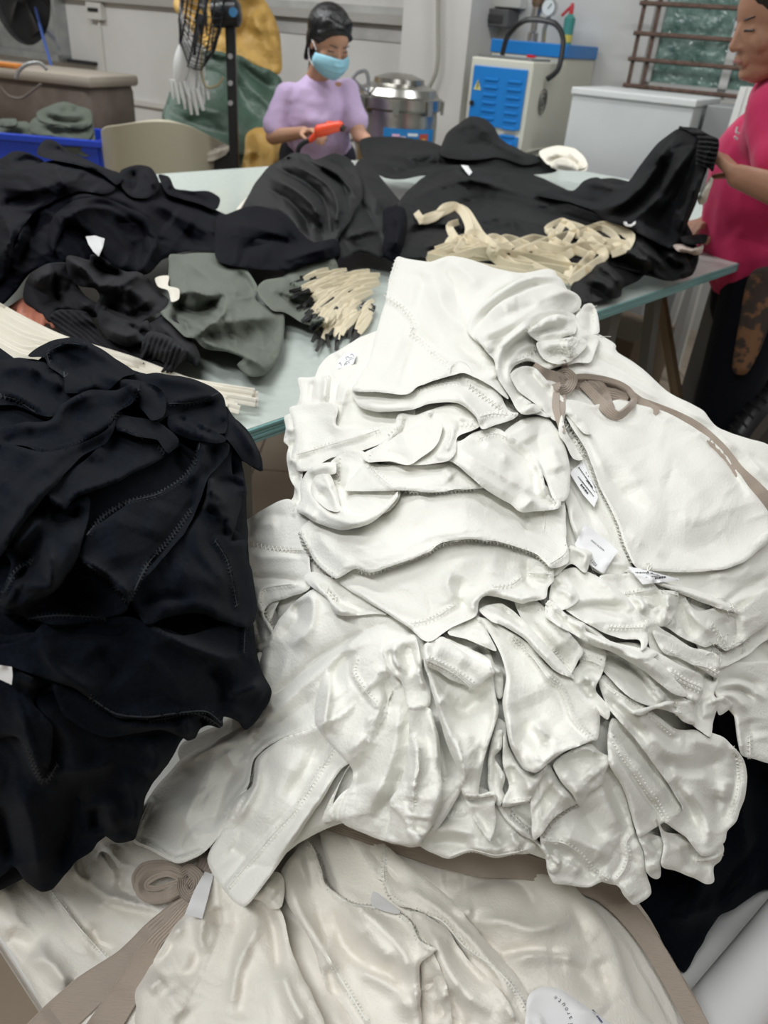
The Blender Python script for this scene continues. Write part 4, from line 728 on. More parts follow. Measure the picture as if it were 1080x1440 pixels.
# navy garment hanging at the lower right
HD = Heap([(900,1000,.80),(1080,1000,.78),(1080,1250,.64),(960,1360,.60),(900,1250,.68),(1120,1100,.7),(1000,1150,.72)], step=7, R=8, lift=6, back=60, br=16, mat='navy', thr='nthread')
GM(HD, 'navy garment hanging in shadow at the lower right behind the white roll')
p('Z', "820,1000 900,985 1000,985 1035,1010 1050,1060 1150,1060 1150,1270 1080,1250 1030,1280 1010,1290 985,1330 962,1368 940,1340 900,1270 840,1200", "1050,1080 1040,1150 1060,1240:12:16;980,1100 1000,1200 960,1300:14:16;1000,1000 1020,1050:8:12;930,1290 990,1280 1060,1230:14:14;1070,1180 1000,1280:10:-14", nz=(4,30,70), R=10)
# ---------------------------------------------------------------- the room
UW = Vector((.866, -.5, 0)); NW = Vector((.5, .866, 0)); CW = 4.7
def wp(s, off, z): v = UW * s + NW * (CW + off); return Vector((v.x, v.y, z))
def onw(px, py, off):
    d = Vector(rays(px, py)); t = (CW + off) / d.dot(NW); q = d * t; return q.dot(UW), q.z + H      # (s, z)
RM = Matrix(((UW.x, NW.x, 0, 0), (UW.y, NW.y, 0, 0), (0, 0, 1, 0), (0, 0, 0, 1)))                     # room frame -> world
def rbox(mb, s0, s1, o0, o1, z0, z1, bev=0): return mb.box(((s0 + s1) / 2, CW + (o0 + o1) / 2, (z0 + z1) / 2), (abs(s1 - s0), abs(o1 - o0), abs(z1 - z0)), 0, RM, bev)
def struct(o): o['kind'] = 'structure'; return o
def wallmat(name, c1, c2, soot=None):
    m = mat(name, c1, .8, col2=c2, cscale=1.6, bump=.15, bscale=30, spec=.2)
    nt = m.node_tree; b = nt.nodes['Principled BSDF']; src = b.inputs['Base Color'].links[0].from_socket
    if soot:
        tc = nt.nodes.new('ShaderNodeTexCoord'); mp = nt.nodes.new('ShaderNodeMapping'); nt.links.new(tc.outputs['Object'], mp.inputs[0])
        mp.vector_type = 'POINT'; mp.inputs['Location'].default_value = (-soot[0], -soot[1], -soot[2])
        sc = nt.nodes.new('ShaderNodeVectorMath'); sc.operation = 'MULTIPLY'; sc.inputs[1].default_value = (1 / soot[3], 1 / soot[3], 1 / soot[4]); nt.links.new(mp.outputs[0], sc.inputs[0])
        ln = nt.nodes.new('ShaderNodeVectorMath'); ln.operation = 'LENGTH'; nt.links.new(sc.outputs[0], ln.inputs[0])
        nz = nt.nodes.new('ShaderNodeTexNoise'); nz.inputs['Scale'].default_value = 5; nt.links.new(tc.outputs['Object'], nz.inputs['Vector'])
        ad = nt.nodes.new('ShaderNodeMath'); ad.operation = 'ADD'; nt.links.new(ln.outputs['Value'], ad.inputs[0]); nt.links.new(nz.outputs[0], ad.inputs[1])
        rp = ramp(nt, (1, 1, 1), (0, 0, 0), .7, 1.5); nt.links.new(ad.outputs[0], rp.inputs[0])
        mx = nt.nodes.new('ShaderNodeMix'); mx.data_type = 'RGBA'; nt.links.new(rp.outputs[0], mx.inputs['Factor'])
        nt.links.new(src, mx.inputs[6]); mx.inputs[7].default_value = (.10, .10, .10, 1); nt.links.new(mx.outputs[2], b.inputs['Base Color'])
    return m
M['wall'] = wallmat('old_white_wall', (.60, .59, .56), (.68, .67, .65))
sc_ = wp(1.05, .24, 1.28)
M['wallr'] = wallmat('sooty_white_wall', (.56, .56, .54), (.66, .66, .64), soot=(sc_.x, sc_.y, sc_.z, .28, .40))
M['floor'] = mat('beige_floor_tile', (.36, .29, .22), .35, col2=(.44, .36, .28), cscale=3, bump=.05)
nt = M['floor'].node_tree; bk = nt.nodes.new('ShaderNodeTexBrick'); bk.offset = 0; bk.inputs['Scale'].default_value = 1; bk.inputs['Brick Width'].default_value = .5; bk.inputs['Row Height'].default_value = .5; bk.inputs['Mortar Size'].default_value = .004
tcx = nt.nodes.new('ShaderNodeTexCoord'); nt.links.new(tcx.outputs['Object'], bk.inputs['Vector']); src = nt.nodes['Principled BSDF'].inputs['Base Color'].links[0].from_socket
nt.links.new(src, bk.inputs['Color1']); nt.links.new(src, bk.inputs['Color2']); bk.inputs['Mortar'].default_value = (.12, .10, .08, 1); nt.links.new(bk.outputs[0], nt.nodes['Principled BSDF'].inputs['Base Color'])
M['steel'] = mat('galvanised_steel', (.48, .50, .50), .35, .8, col2=(.38, .40, .40), cscale=10)
M['mesh'] = mat('black_wire', (.02, .02, .022), .5)
M['trim'] = mat('painted_trim', (.62, .60, .56), .5)
M['plate'] = mat('off_white_plastic', (.62, .62, .58), .4)
S0, S1, O0 = -7.6, 5.4, -7.0
bx_ = MB(); rbox(bx_, S0, S1, O0, .4, -.1, 0); struct(bx_.build('floor', 'floor', smooth=False))
bx_ = MB(); rbox(bx_, S0, S1, O0, .4, 3.0, 3.1); struct(bx_.build('ceiling', mat('ceiling_paint', (.7, .7, .68), .9), smooth=False))
sc0 = onw(564, 60, -.15)[0]; sc1 = onw(653, 100, -.15)[0]
bx_ = MB(); rbox(bx_, S0, sc0, 0, .12, 0, 3.0); struct(bx_.build('wall_back', 'wall', smooth=False))
bx_ = MB(); rbox(bx_, sc0, sc1, -.15, .24, 0, 3.0); struct(bx_.build('wall_column', 'wall', smooth=False))
# right back wall with the window opening
w0, zb = onw(896, 128, .24); w1 = S1 - .8; zt = 2.35
bx_ = MB(); rbox(bx_, sc1, w0, .24, .4, 0, 3.0); rbox(bx_, w0, w1, .24, .4, 0, zb); rbox(bx_, w0, w1, .24, .4, zt, 3.0); rbox(bx_, w1, S1, .24, .4, 0, 3.0)
struct(bx_.build('wall_back_right', 'wallr', smooth=False))
bx_ = MB(); rbox(bx_, S0 - .1, S0, O0, .4, 0, 3.0); struct(bx_.build('wall_left', 'wall', smooth=False))
bx_ = MB(); rbox(bx_, S1, S1 + .1, O0, .4, 0, 3.0); struct(bx_.build('wall_right', 'wall', smooth=False))
bx_ = MB(); rbox(bx_, S0, S1, O0 - .1, O0, 0, 3.0); struct(bx_.build('wall_front', 'wall', smooth=False))
# mouldings and conduits on the back wall
sa, za = onw(128, 133, 0); sb = sc0
bx_ = MB(); rbox(bx_, sa - .0, sb, -.025, 0, za - .02, za + .015); struct(bx_.build('trim_1', 'trim', smooth=False))
sa, za = onw(160, 4, 0); bx_ = MB(); rbox(bx_, S0, sb, -.05, 0, za + .0, za + .05); struct(bx_.build('trim_2', mat('grey_trunking', (.40, .39, .36), .5), smooth=False))
sa, za = onw(280, 30, 0); bx_ = MB(); rbox(bx_, sa, sb, -.008, 0, za - .02, za + .16); struct(bx_.build('trim_3', mat('grimy_plaster', (.36, .36, .35), .8, col2=(.5, .5, .48), cscale=5), smooth=False))
# window
win = empty('window_1', wp(w0, .3, zb)); struct(win)
def wpart(name, mb, m, par, **k):
    o = mb.build(name, m, par, **k); o.matrix_parent_inverse = par.matrix_world.inverted() if False else Matrix.Translation(-Vector(par.location)); return o
fr = MB(); fz = .30
for s in (w0, w0 + .42, w0 + .84, w0 + 1.26): rbox(fr, s, s + .045, fz - .02, fz + .02, zb, zt)
rbox(fr, w0, w1, fz - .02, fz + .02, zb, zb + .05); rbox(fr, w0, w1, fz - .02, fz + .02, zt - .05, zt)
wpart('window_frame', fr, mat('grey_window_frame', (.55, .55, .54), .5), win, smooth=False)
gm = mat('figured_green_glass', (.07, .14, .12), .12, spec=.9, bump=.9, bscale=16, col2=(.20, .30, .27), cscale=14, bdist=.03)
gl = MB(); rbox(gl, w0, w1, fz + .0, fz + .008, zb, zt); wpart('pane', gl, gm, win, smooth=False)
sill = MB(); rbox(sill, w0 - .03, w1, .18, .3, zb - .03, zb); wpart('window_sill', sill, 'trim', win, smooth=False)
rust = mat('rusty_bar', (.10, .065, .05), .8, col2=(.16, .10, .08), cscale=40, bump=.3)
gr = empty('window_grille', wp(w0, .12, zb)); tag(gr, 'rusty iron security bars across the green glass window', 'window bars')
for py in (4, 47, 84, 122):
    z = onw(902, py, .12)[1]; b_ = MB(); b_.tube([wp(w0 - .05, .12, z), wp(w1, .12, z)], .011, 6); wpart('crossbar', b_, rust, gr)
for k, s in enumerate((w0 - .03, w0 + .05)):
    b_ = MB(); b_.tube([wp(s, .14, zb - .02), wp(s, .14, zt)], .011, 6); wpart('upright_bar', b_, rust, gr)
for s in (w0 + 1.3, w0 + 2.1):
    b_ = MB(); b_.tube([wp(s, .14, zb - .02), wp(s, .14, zt)], .011, 6); wpart('upright_bar', b_, rust, gr)
def thing(name, loc, label, cat, group=None, rz=0): return tag(empty(name, loc, rz), label, cat, group)
# exhaust fan at the far left
s1, z0 = onw(99, 88, -.02); s0 = s1 - .92; z1 = z0 + .92; cs, cz = onw(15, 5, -.02); cr_ = .33; cs = s1 - .46; cz = z0 + .46
ef = thing('exhaust_fan', wp(cs, 0, z0), 'galvanised wall exhaust fan with a round mesh guard in a square frame', 'exhaust fan')
m_ = MB(); N_ = 40
ring = [(cs + cr_ * 1.13 * math.cos(2*PI*k/N_), cz + cr_ * 1.13 * math.sin(2*PI*k/N_)) for k in range(N_)]
sq = []
for k in range(N_):
    c, s = math.cos(2*PI*k/N_), math.sin(2*PI*k/N_); q = max(abs(c), abs(s)); sq.append((cs + .44 * c / q, cz + .44 * s / q))
vs_ = [wp(a, -.06, b) for a, b in sq] + [wp(a, -.06, b) for a, b in ring] + [wp(a, .0, b) for a, b in ring]
m_.add(vs_, [(k, (k+1) % N_, N_ + (k+1) % N_, N_ + k) for k in range(N_)] + [(N_ + k, N_ + (k+1) % N_, 2*N_ + (k+1) % N_, 2*N_ + k) for k in range(N_)])
wpart('shroud', m_, 'steel', ef)
m_ = MB()
for a, b, c, d in ((s0, s1, z0, z0 + .05), (s0, s1, z1 - .05, z1), (s0, s0 + .05, z0, z1), (s1 - .04, s1, z0, z1)): rbox(m_, a, b, -.10, 0, c, d)
wpart('frame', m_, 'steel', ef, smooth=False)
m_ = MB()
for k in range(-22, 23):
    t = k * .0165; w_ = math.sqrt(max(0, cr_ ** 2 * 1.1 - t * t))
    m_.tube([wp(cs + t, -.065, cz - w_), wp(cs + t, -.065, cz + w_)], .0012, 4); m_.tube([wp(cs - w_, -.065, cz + t), wp(cs + w_, -.065, cz + t)], .0012, 4)
wpart('guard', m_, 'mesh', ef)
m_ = MB(); m_.add([wp(cs + cr_ * 1.13 * math.cos(2*PI*k/N_), -.005, cz + cr_ * 1.13 * math.sin(2*PI*k/N_)) for k in range(N_)], [tuple(range(N_))]); wpart('back_plate', m_, 'mesh', ef)
for k in range(5):
    a0 = 2*PI*k/5; m_ = MB(); vs_ = []
    for r in (.07, .18, .31):
        for da, o in ((-.28, -.015), (.28, -.05)): vs_.append(wp(cs + r * math.cos(a0 + da), o, cz + r * math.sin(a0 + da)))
    m_.add(vs_, [(0, 1, 3, 2), (2, 3, 5, 4)]); b = wpart('blade', m_, mat('fan_blade', (.14, .14, .14), .4, .5), ef); md = b.modifiers.new('t', 'SOLIDIFY'); md.thickness = .003
m_ = MB(); m_.tube([wp(cs, -.06, cz), wp(cs, 0, cz)], .08, 24); wpart('motor', m_, 'mesh', ef)
b_ = MB(); b_.tube([V1(44, -20, 6.2), V1(50, 12, 6.15), V1(60, 50, 6.1), V1(70, 85, 6.0), V1(75, 102, 6.0)], .012, 6); tag(b_.build('cord', mat('blue_cord', (.10, .18, .55), .6)), 'blue and white cord hanging down in front of the exhaust fan', 'cord')
s, z = onw(135, 91, 0); b_ = MB(); rbox(b_, S0 + .3, s + .02, -.05, 0, z - .005, z + .02); tag(b_.build('angle_rail', 'mesh', smooth=False), 'thin black metal rail under the exhaust fan', 'rail')
# socket box and conduit
a, zt_ = onw(127, 3, 0); b, zb_ = onw(150, 29, 0)
so = thing('switch_box', wp((a + b) / 2, 0, zb_), 'off white surface switch box with a conduit running down the wall', 'switch box')
m_ = MB(); rbox(m_, a, b, -.05, 0, zb_, zt_, .004); wpart('housing', m_, 'plate', so, smooth=False)
m_ = MB(); rbox(m_, a + .025, b - .025, -.056, -.045, zb_ + .05, zt_ - .035); wpart('rocker', m_, 'black', so, smooth=False)
s, z = onw(152, 128, 0); m_ = MB(); rbox(m_, s - .012, s + .012, -.02, 0, z, zb_); wpart('conduit', m_, 'plate', so, smooth=False)
# hose on the column
b_ = MB(); pts = [wp(*((lambda q: (q[0], -.2, q[1]))(onw(x, y, -.2)))) for x, y in ((616, -30), (616, 40), (616, 80), (612, 105), (602, 125), (594, 138))]
b_.tube(cr([list(q) for q in pts], 6), .012, 8); tag(b_.build('hose', mat('grey_hose', (.35, .34, .30), .5)), 'thin grey hose dropping down the wall column to the steel drum', 'hose')
# breaker box
a, z1_ = onw(680, 12, .2); b, z0_ = onw(724, 40, .2); bb = thing('breaker_box', wp((a + b) / 2, .2, z0_), 'dark grey breaker box with a window on the wall above the boiler', 'breaker box')
m_ = MB(); rbox(m_, a, b, .08, .24, z0_, z1_, .006); wpart('housing', m_, mat('grey_box', (.10, .10, .10), .5), bb, smooth=False)
m_ = MB(); rbox(m_, a + .03, b - .03, .072, .082, z0_ + .02, z1_ - .03); wpart('cover_window', m_, mat('smoked_cover', (.05, .05, .05), .1), bb, smooth=False)
m_ = MB(); rbox(m_, a + .03, b + .04, .14, .24, z1_ + .01, z1_ + .06, .005); wpart('junction_cover', m_, 'plate', bb, smooth=False)
# ---- boiler cabinets
cream = mat('cream_enamel', (.58, .57, .49), .4); blue = mat('blue_enamel', (.01, .17, .50), .35)
def cabinet(o_f, pxTL, pxTR, depth): pass
of = -.75; a, zt1 = onw(664, 79, of); b, _ = onw(751, 88, of); dep = .42
c1 = thing('steam_boiler', wp((a + b) / 2, of + dep / 2, 0), 'cream and blue cabinet with louvred door standing in front, a warning sticker on it', 'boiler cabinet')
m_ = MB(); rbox(m_, a, b, of, of + dep, .08, zt1, .006); wpart('body', m_, cream, c1, smooth=False)
for x in (a + .05, b - .05):
    for y in (of + .05, of + dep - .05):
        m_ = MB(); rbox(m_, x - .02, x + .02, y - .02, y + .02, 0, .09); wpart('foot', m_, 'black', c1, smooth=False)
zd = onw(740, 185, of)[1]
dr = MB(); rbox(dr, a + .022, b - .022, of - .012, of + .01, zd, zt1 - .035, .003); dr = wpart('door', dr, blue, c1, smooth=False)
m_ = MB(); rbox(m_, a + .022, b - .022, of - .012, of + .01, .12, zd - .03, .003); wpart('lower_panel', m_, blue, c1, smooth=False)
for col in (.28, .66):
    for k in range(9):
        z = zt1 - .09 - k * .034; x = a + (b - a) * col
        m_ = MB(); m_.tube([wp(x, of - .013, z), wp(x + .07, of - .013, z)], .007, 6); l_ = wpart('louvre', m_, blue, dr)
        l_.matrix_parent_inverse = Matrix.Identity(4)
m_ = MB(); q = [wp(a + .035, of - .014, zt1 - .14), wp(a + .075, of - .014, zt1 - .14), wp(a + .055, of - .014, zt1 - .095)]; m_.add(q, [(0, 1, 2)]); k_ = wpart('warning_sticker', m_, mat('sticker_yellow', (.6, .55, .2), .5), dr, smooth=False); k_.matrix_parent_inverse = Matrix.Identity(4)
m_ = MB(); q = [wp(a + .052, of - .016, zt1 - .133), wp(a + .060, of - .016, zt1 - .118), wp(a + .053, of - .016, zt1 - .118), wp(a + .059, of - .016, zt1 - .102)]; m_.tube(q, .002, 4); k_ = wpart('warning_bolt', m_, 'ink', dr); k_.matrix_parent_inverse = Matrix.Identity(4)
m_ = MB(); m_.tube([wp(a + .035, of - .02, zt1 - .2), wp(a + .035, of, zt1 - .2)], .012, 10); k_ = wpart('lock', m_, 'black', dr); k_.matrix_parent_inverse = Matrix.Identity(4)
# round emblem on the side
m_ = MB()
def sidept(r, t, e=.004): return wp(b + e, of + dep * .42 + r * math.cos(t), zt1 - .17 + 1.0 * r * math.sin(t) * 1.15)
for r in (.048, .034): m_.tube([sidept(r, 2*PI*k/24) for k in range(24)], .0028, 4, closed=True)
m_.tube([sidept(.018, t) for t in (PI/2, PI/2 + PI, PI/2)][:2], .003, 4); m_.tube([sidept(.02, t * PI / 6) for t in range(12)], .0025, 4, closed=True)
wpart('round_emblem', m_, mat('emblem_grey', (.12, .12, .11), .5), c1)
for k in range(3):
    m_ = MB(); z = .95 - k * .03; m_.tube([wp(b + .004, of + .08, z), wp(b + .004, of + .3, z)], .006, 5); wpart('vent_slot', m_, cream, c1)
m_ = MB(); rbox(m_, a + .02, b - .02, of + .02, of + .25, zt1, zt1 + .012); wpart('top_tray', m_, 'steel', c1, smooth=False)
hs = [wp(a + .02, of + .3, zt1 + .0), wp(a + .04, of + .3, zt1 + .10), wp(a + .15, of + .25, zt1 + .17), wp(a + .30, of + .25, zt1 + .165), wp(b + .03, of + .25, zt1 + .10), wp(b + .05, of + .2, zt1 - .02), wp(b + .02, of + .15, zt1 - .07)]
m_ = MB(); m_.tube(cr([list(q) for q in hs], 6), .013, 8); tag(m_.build('cable', 'black'), 'thick black cable arching over the louvred cabinet', 'cable')
# rear cabinet
o2 = -.28; a2, zt2 = onw(694, 54, o2); b2, _ = onw(797, 61, o2)
c2 = thing('tall_boiler_cabinet', wp((a2 + b2) / 2, o2 + .2, 0), 'taller cream cabinet with a blue top band behind the louvred cabinet', 'boiler cabinet')
m_ = MB(); rbox(m_, a2, b2, o2, .2, .05, zt2 - .06, .006); wpart('body', m_, cream, c2, smooth=False)
m_ = MB(); rbox(m_, a2, b2, o2, .2, 0, .05); wpart('plinth', m_, 'black', c2, smooth=False)
m_ = MB(); rbox(m_, a2 - .008, b2 + .008, o2 - .008, .2, zt2 - .062, zt2, .004); wpart('top_band', m_, blue, c2, smooth=False)
m_ = MB(); rbox(m_, a2 + .04, b2 - .03, o2 - .02, o2, zt2 - .13, zt2 - .07, .003); wpart('gauge_panel', m_, 'plate', c2, smooth=False)
for k in range(6):
    m_ = MB(); s = a2 + .08 + k * .06; m_.tube([wp(s, o2 - .035, zt2 - .115), wp(s, o2 - .02, zt2 - .115)], .012, 10); wpart('push_button', m_, mat('red_button', (.6, .02, .02), .4) if k == 4 else mat('green_button', (.03, .12, .06), .4), c2)
m_ = MB(); rbox(m_, a2 + .22, a2 + .26, o2 - .03, o2, zt2 - .13, zt2 - .06); wpart('red_lamp', m_, mat('red_lens', (.7, .02, .03), .3), c2, smooth=False)
# gauges and pipes on top
def wtop(px, py, o): s_, z_ = onw(px, py, o); return wp(s_, o, z_)
gg = thing('pressure_gauge', wtop(773, 40, 0), 'small round pressure gauge on a chrome pipe above the boiler', 'gauge')
chrome = mat('chrome_pipe', (.6, .6, .6), .2, 1)
sx, sz = onw(774, 11, 0); zt2b = zt2
m_ = MB(); m_.tube([wp(sx, -.03, sz), wp(sx, 0, sz)], .036, 24); wpart('dial', m_, mat('dial_face', (.7, .75, .75), .3), gg)
m_ = MB(); m_.tube([wp(sx, -.032, sz), wp(sx, .005, sz)], .042, 24, cap=False); wpart('bezel', m_, chrome, gg)
m_ = MB(); m_.tube([wp(sx, -.034, sz - .005), wp(sx + .018, -.034, sz + .018)], .002, 4); wpart('needle', m_, 'ink', gg)
m_ = MB(); m_.tube([wp(sx, 0, sz - .04), wp(sx - .015, 0, sz - .10), wp(sx - .01, 0, zt2)], .012, 8); wpart('stem', m_, chrome, gg)
vv = thing('safety_valve', wtop(757, 45, 0), 'brass and chrome safety valve standing on the tall cabinet', 'valve')
sx, sz = onw(757, 0, 0); m_ = MB(); m_.lathe([(.03, 0), (.03, .04), (.018, .05), (.018, .1), (.028, .105), (.028, .16), (.015, .17), (.015, .3)], wp(sx, 0, zt2)); wpart('valve_body', m_, chrome, vv)
m_ = MB(); m_.lathe([(.024, 0), (.034, .02), (.034, .1), (.02, .12)], wp(sx, 0, zt2 + .16)); wpart('valve_cap', m_, mat('brass', (.30, .20, .13), .4, .8), vv)
bt = thing('spray_can', wtop(797, 52, -.02), 'small green and red bottle standing on the blue top of the tall cabinet', 'bottle')
sx, sz = onw(797, 54, 0); m_ = MB(); m_.lathe([(.028, 0), (.028, .03), (.03, .12), (.012, .14)], wp(sx, 0, zt2)); wpart('bottle_body', m_, mat('green_can', (.06, .25, .22), .4), bt)
m_ = MB(); m_.lathe([(.029, 0), (.029, .035)], wp(sx, 0, zt2 + .01)); wpart('label_band', m_, mat('yellow_band', (.6, .5, .1), .4), bt)
m_ = MB(); m_.lathe([(.012, 0), (.012, .03), (.008, .05)], wp(sx, 0, zt2 + .14)); m_.tube([wp(sx, 0, zt2 + .18), wp(sx - .05, 0, zt2 + .13)], .008, 6); wpart('trigger', m_, mat('red_cap', (.5, .04, .05), .4), bt)
# ---- white chest and panels at the right
of3 = -.72; a3, zt3 = onw(807, 122, of3); b3, _ = onw(979, 141, of3)
c3 = thing('white_cabinet', wp((a3 + b3) / 2, of3 + .3, 0), 'plain pale grey metal cabinet standing against the far end of the table', 'cabinet')
panel = mat('pale_grey_metal', (.50, .52, .53), .45, col2=(.56, .58, .58), cscale=3)
m_ = MB(); rbox(m_, a3, b3, of3, of3 + .5, 0.0, zt3 - .03, .006); wpart('body', m_, panel, c3, smooth=False)
m_ = MB(); rbox(m_, a3 - .006, b3 + .006, of3 - .01, of3 + .5, zt3 - .03, zt3, .005); wpart('lid', m_, mat('lid_paint', (.62, .64, .64), .4), c3, smooth=False)
a4 = b3 + .02; b4, zt4 = onw(1036, 152, of3 + .15)
m_ = MB(); rbox(m_, a4, b4, of3 + .15, of3 + .5, 0, zt4, .005); tag(m_.build('grey_locker', mat('mid_grey_metal', (.26, .27, .27), .5), smooth=False), 'darker grey metal box to the right of the pale cabinet', 'cabinet')
rk = thing('aluminium_frame', wp(b4 + .05, of3, 0), 'leaning white aluminium frame behind the woman in pink', 'frame')
for k, (x0, x1) in enumerate(((1048, 1022), (1056, 1034))):
    s_, z_ = onw(x0, 122, of3 - .05); s2_, z2_ = onw(x1, 205, of3 - .05); d_ = (s2_ - s_) / (z2_ - z_); b_ = MB(); b_.tube([wp(s_, of3 - .05, z_), wp(s_ - d_ * z_, of3 - .05, 0.0)], .02, 4); wpart('rail', b_, mat('white_aluminium', (.66, .66, .64), .4), rk)
b_ = MB(); s_, z_ = onw(1050, 150, of3 - .05); b_.tube([wp(s_ - .02, of3 - .04, z_), wp(s_ + .1, of3 - .04, z_)], .012, 4); wpart('crosspiece', b_, 'steel', rk)
# ---- steel drum
dd = on_y(556, 190, 4.35); rr_ = .205
dm = thing('steel_drum', (dd.x, dd.y, 0), 'round stainless steel drum with domed lid and a blue printed label', 'drum')
zr = proj; inox = mat('stainless', (.48, .47, .44), .28, 1, col2=(.40, .39, .36), cscale=4)
ztop = on_y(556, 150, 4.35).z
def dpart(name, prof, m, **k): mb = MB(); mb.lathe(prof, (dd.x, dd.y, 0), 48); return wpart(name, mb, m, dm)
prof = [(.19, 0.0), (.2, .02)]
for k in range(7): z = .05 + k * (ztop - .10) / 7; prof += [(rr_, z), (rr_ + .008, z + .02), (rr_, z + .04)]
prof += [(rr_, ztop - .05), (rr_ * .97, ztop)]
dpart('barrel', prof, inox)
dpart('lid_band', [(rr_ + .002, ztop - .01), (rr_ + .016, ztop), (rr_ + .016, ztop + .045), (rr_, ztop + .055)], inox)
dpart('lid', [(rr_, ztop + .05), (rr_ * .9, ztop + .085), (rr_ * .62, ztop + .105), (rr_ * .6, ztop + .125), (rr_ * .3, ztop + .145), (.001, ztop + .15)], inox)
for k in range(8):
    a_ = 2 * PI * k / 8; m_ = MB(); m_.box((dd.x + (rr_ + .02) * math.cos(a_), dd.y + (rr_ + .02) * math.sin(a_), ztop + .01), (.016, .03, .06), a_); wpart('lid_clamp', m_, inox, dm, smooth=False)
m_ = MB(); m_.tube(cr([list(on_y(x, y, 4.2)) for x, y in ((519, 130), (505, 120), (497, 110), (503, 102), (514, 100), (518, 110), (518, 128))], 5), .009, 6); wpart('lid_handle', m_, 'steel', dm)
m_ = MB(); m_.tube([on_y(556, 118, 4.3), on_y(563, 114, 4.3)], .007, 6); wpart('lid_knob', m_, 'steel', dm)
z1_ = on_y(556, 180, 4.15).z; z0_ = on_y(556, 206, 4.15).z; ac = -PI / 2
def wrap(z0, z1, t0, t1, r): 
    n = 16; vs_ = []; 
    for k in range(n + 1):
        t = ac + t0 + (t1 - t0) * k / n; vs_ += [(dd.x + r * math.cos(t), dd.y + r * math.sin(t), z0), (dd.x + r * math.cos(t), dd.y + r * math.sin(t), z1)]
    return MB().add(vs_, [(2*k, 2*k+2, 2*k+3, 2*k+1) for k in range(n)])
wpart('label', wrap(z0_ - .03, z1_, -.25, 1.05, rr_ + .012), mat('blue_label', (.02, .20, .50), .35), dm)
for t0, t1, za_, zb_, c in ((-.05, .12, .3, .7, (.8, .5, .7)), (.14, .26, .35, .6, (.8, .7, .8)), (.6, .85, .05, .75, (.45, .07, .04)), (.66, .78, .2, .5, (.7, .45, .1)), (.3, .55, .62, .78, (.7, .75, .8)), (.3, .5, .35, .45, (.6, .7, .8))):
    wpart('label_print', wrap(z0_ + (z1_ - z0_) * za_, z0_ + (z1_ - z0_) * zb_, t0, t1, rr_ + .0135), mat('label_colour', c, .4), dm)

# ---------------------------------------------------------------- the cutting table
TD = Vector((.657, .754, 0)); TP = Vector((.754, -.657, 0)); ZT = .93
e0 = on_z(350, 605, ZT); e1 = on_z(990, 387, ZT); TD = (e1 - e0).normalized(); TP = Vector((TD.y, -TD.x, 0))
f0 = on_z(300, 239, ZT); width = abs((f0 - e0).dot(TP)); endd = (on_z(835, 243, ZT) - e0).dot(TD)
TM = Matrix(((TD.x, TP.x, 0, e0.x), (TD.y, TP.y, 0, e0.y), (0, 0, 1, 0), (0, 0, 0, 1)))
def tp(a, b, z): return TM @ Vector((a, b, z))
tb = thing('cutting_table', tp(endd / 2, -width / 2, 0), 'long white cutting table with stacked pale green glass sheets forming its edge', 'table')
def tbox(name, a0, a1, b0, b1, z0, z1, m, bev=0, par=None):
    mb = MB(); mb.box(((a0 + a1) / 2, (b0 + b1) / 2, (z0 + z1) / 2), (a1 - a0, b1 - b0, z1 - z0), 0, TM, bev); return wpart(name, mb, m, par or tb, smooth=False)
glass = mat('green_edge_glass', (.22, .42, .42), .15, spec=.7); top = mat('white_glass_top', (.56, .62, .58), .22, spec=.5, col2=(.60, .66, .62), cscale=60)
AE = .035
for k in range(4): tbox('glass_sheet', -.28, endd, -width, -.001 * (k % 2), ZT - .006 * (k + 1) - .0005, ZT - .006 * k - .001, glass, .0012)
tbox('table_top', -.275, endd - .003, -width + .003, -.004, ZT - .004, ZT, top)
tbox('under_frame', -.2, endd - .1, -width + .1, -.09, ZT - .07, ZT - .026, 'steel')
galv = mat('painted_leg_steel', (.20, .20, .19), .45, .4)
for a in (.05, 1.25, 2.0, endd - .15):
    if a < endd:
        for b in (-.12, -width + .15): tbox('leg', a - .025, a + .025, b - .025, b + .025, 0, ZT - .07, galv)
m_ = MB(); m_.tube([tp(1.5, -.12, ZT - .07), tp(1.75, -.12, 0)], .022, 4); wpart('brace', m_, galv, tb)
# goods under the table
def gbox(name, px, py, w, d, h, m, label, cat, rz=0, z=0):
    q = on_z(px, py, z); mb = MB(); mb.box((q.x, q.y, z + h / 2), (w, d, h), rz, None, .006); o = mb.build(name, m, smooth=False); tag(o, label, cat); return o
card = mat('cardboard', (.20, .155, .11), .8)
gbox('cardboard_box', 860, 545, .42, .3, .32, card, 'brown cardboard box on the floor under the table', 'box', .85)
gbox('fabric_roll_box', 700, 440, .9, .35, .45, mat('dusty_grey_card', (.13, .12, .11), .8), 'dusty grey carton far under the table behind the legs', 'box', .85)
gbox('plastic_crate', 905, 470, .35, .25, .2, mat('grey_crate', (.17, .165, .155), .7), 'low grey crate under the table beside its steel leg', 'crate', .85)
b_ = MB(); b_.tube([tp(1.95, .05, .02), tp(1.85, -.3, .86)], [.02, .02], 8); tag(b_.build('wooden_pole', mat('wood_pole', (.24, .17, .10), .6)), 'brown wooden pole leaning under the table by the pink woman', 'pole')
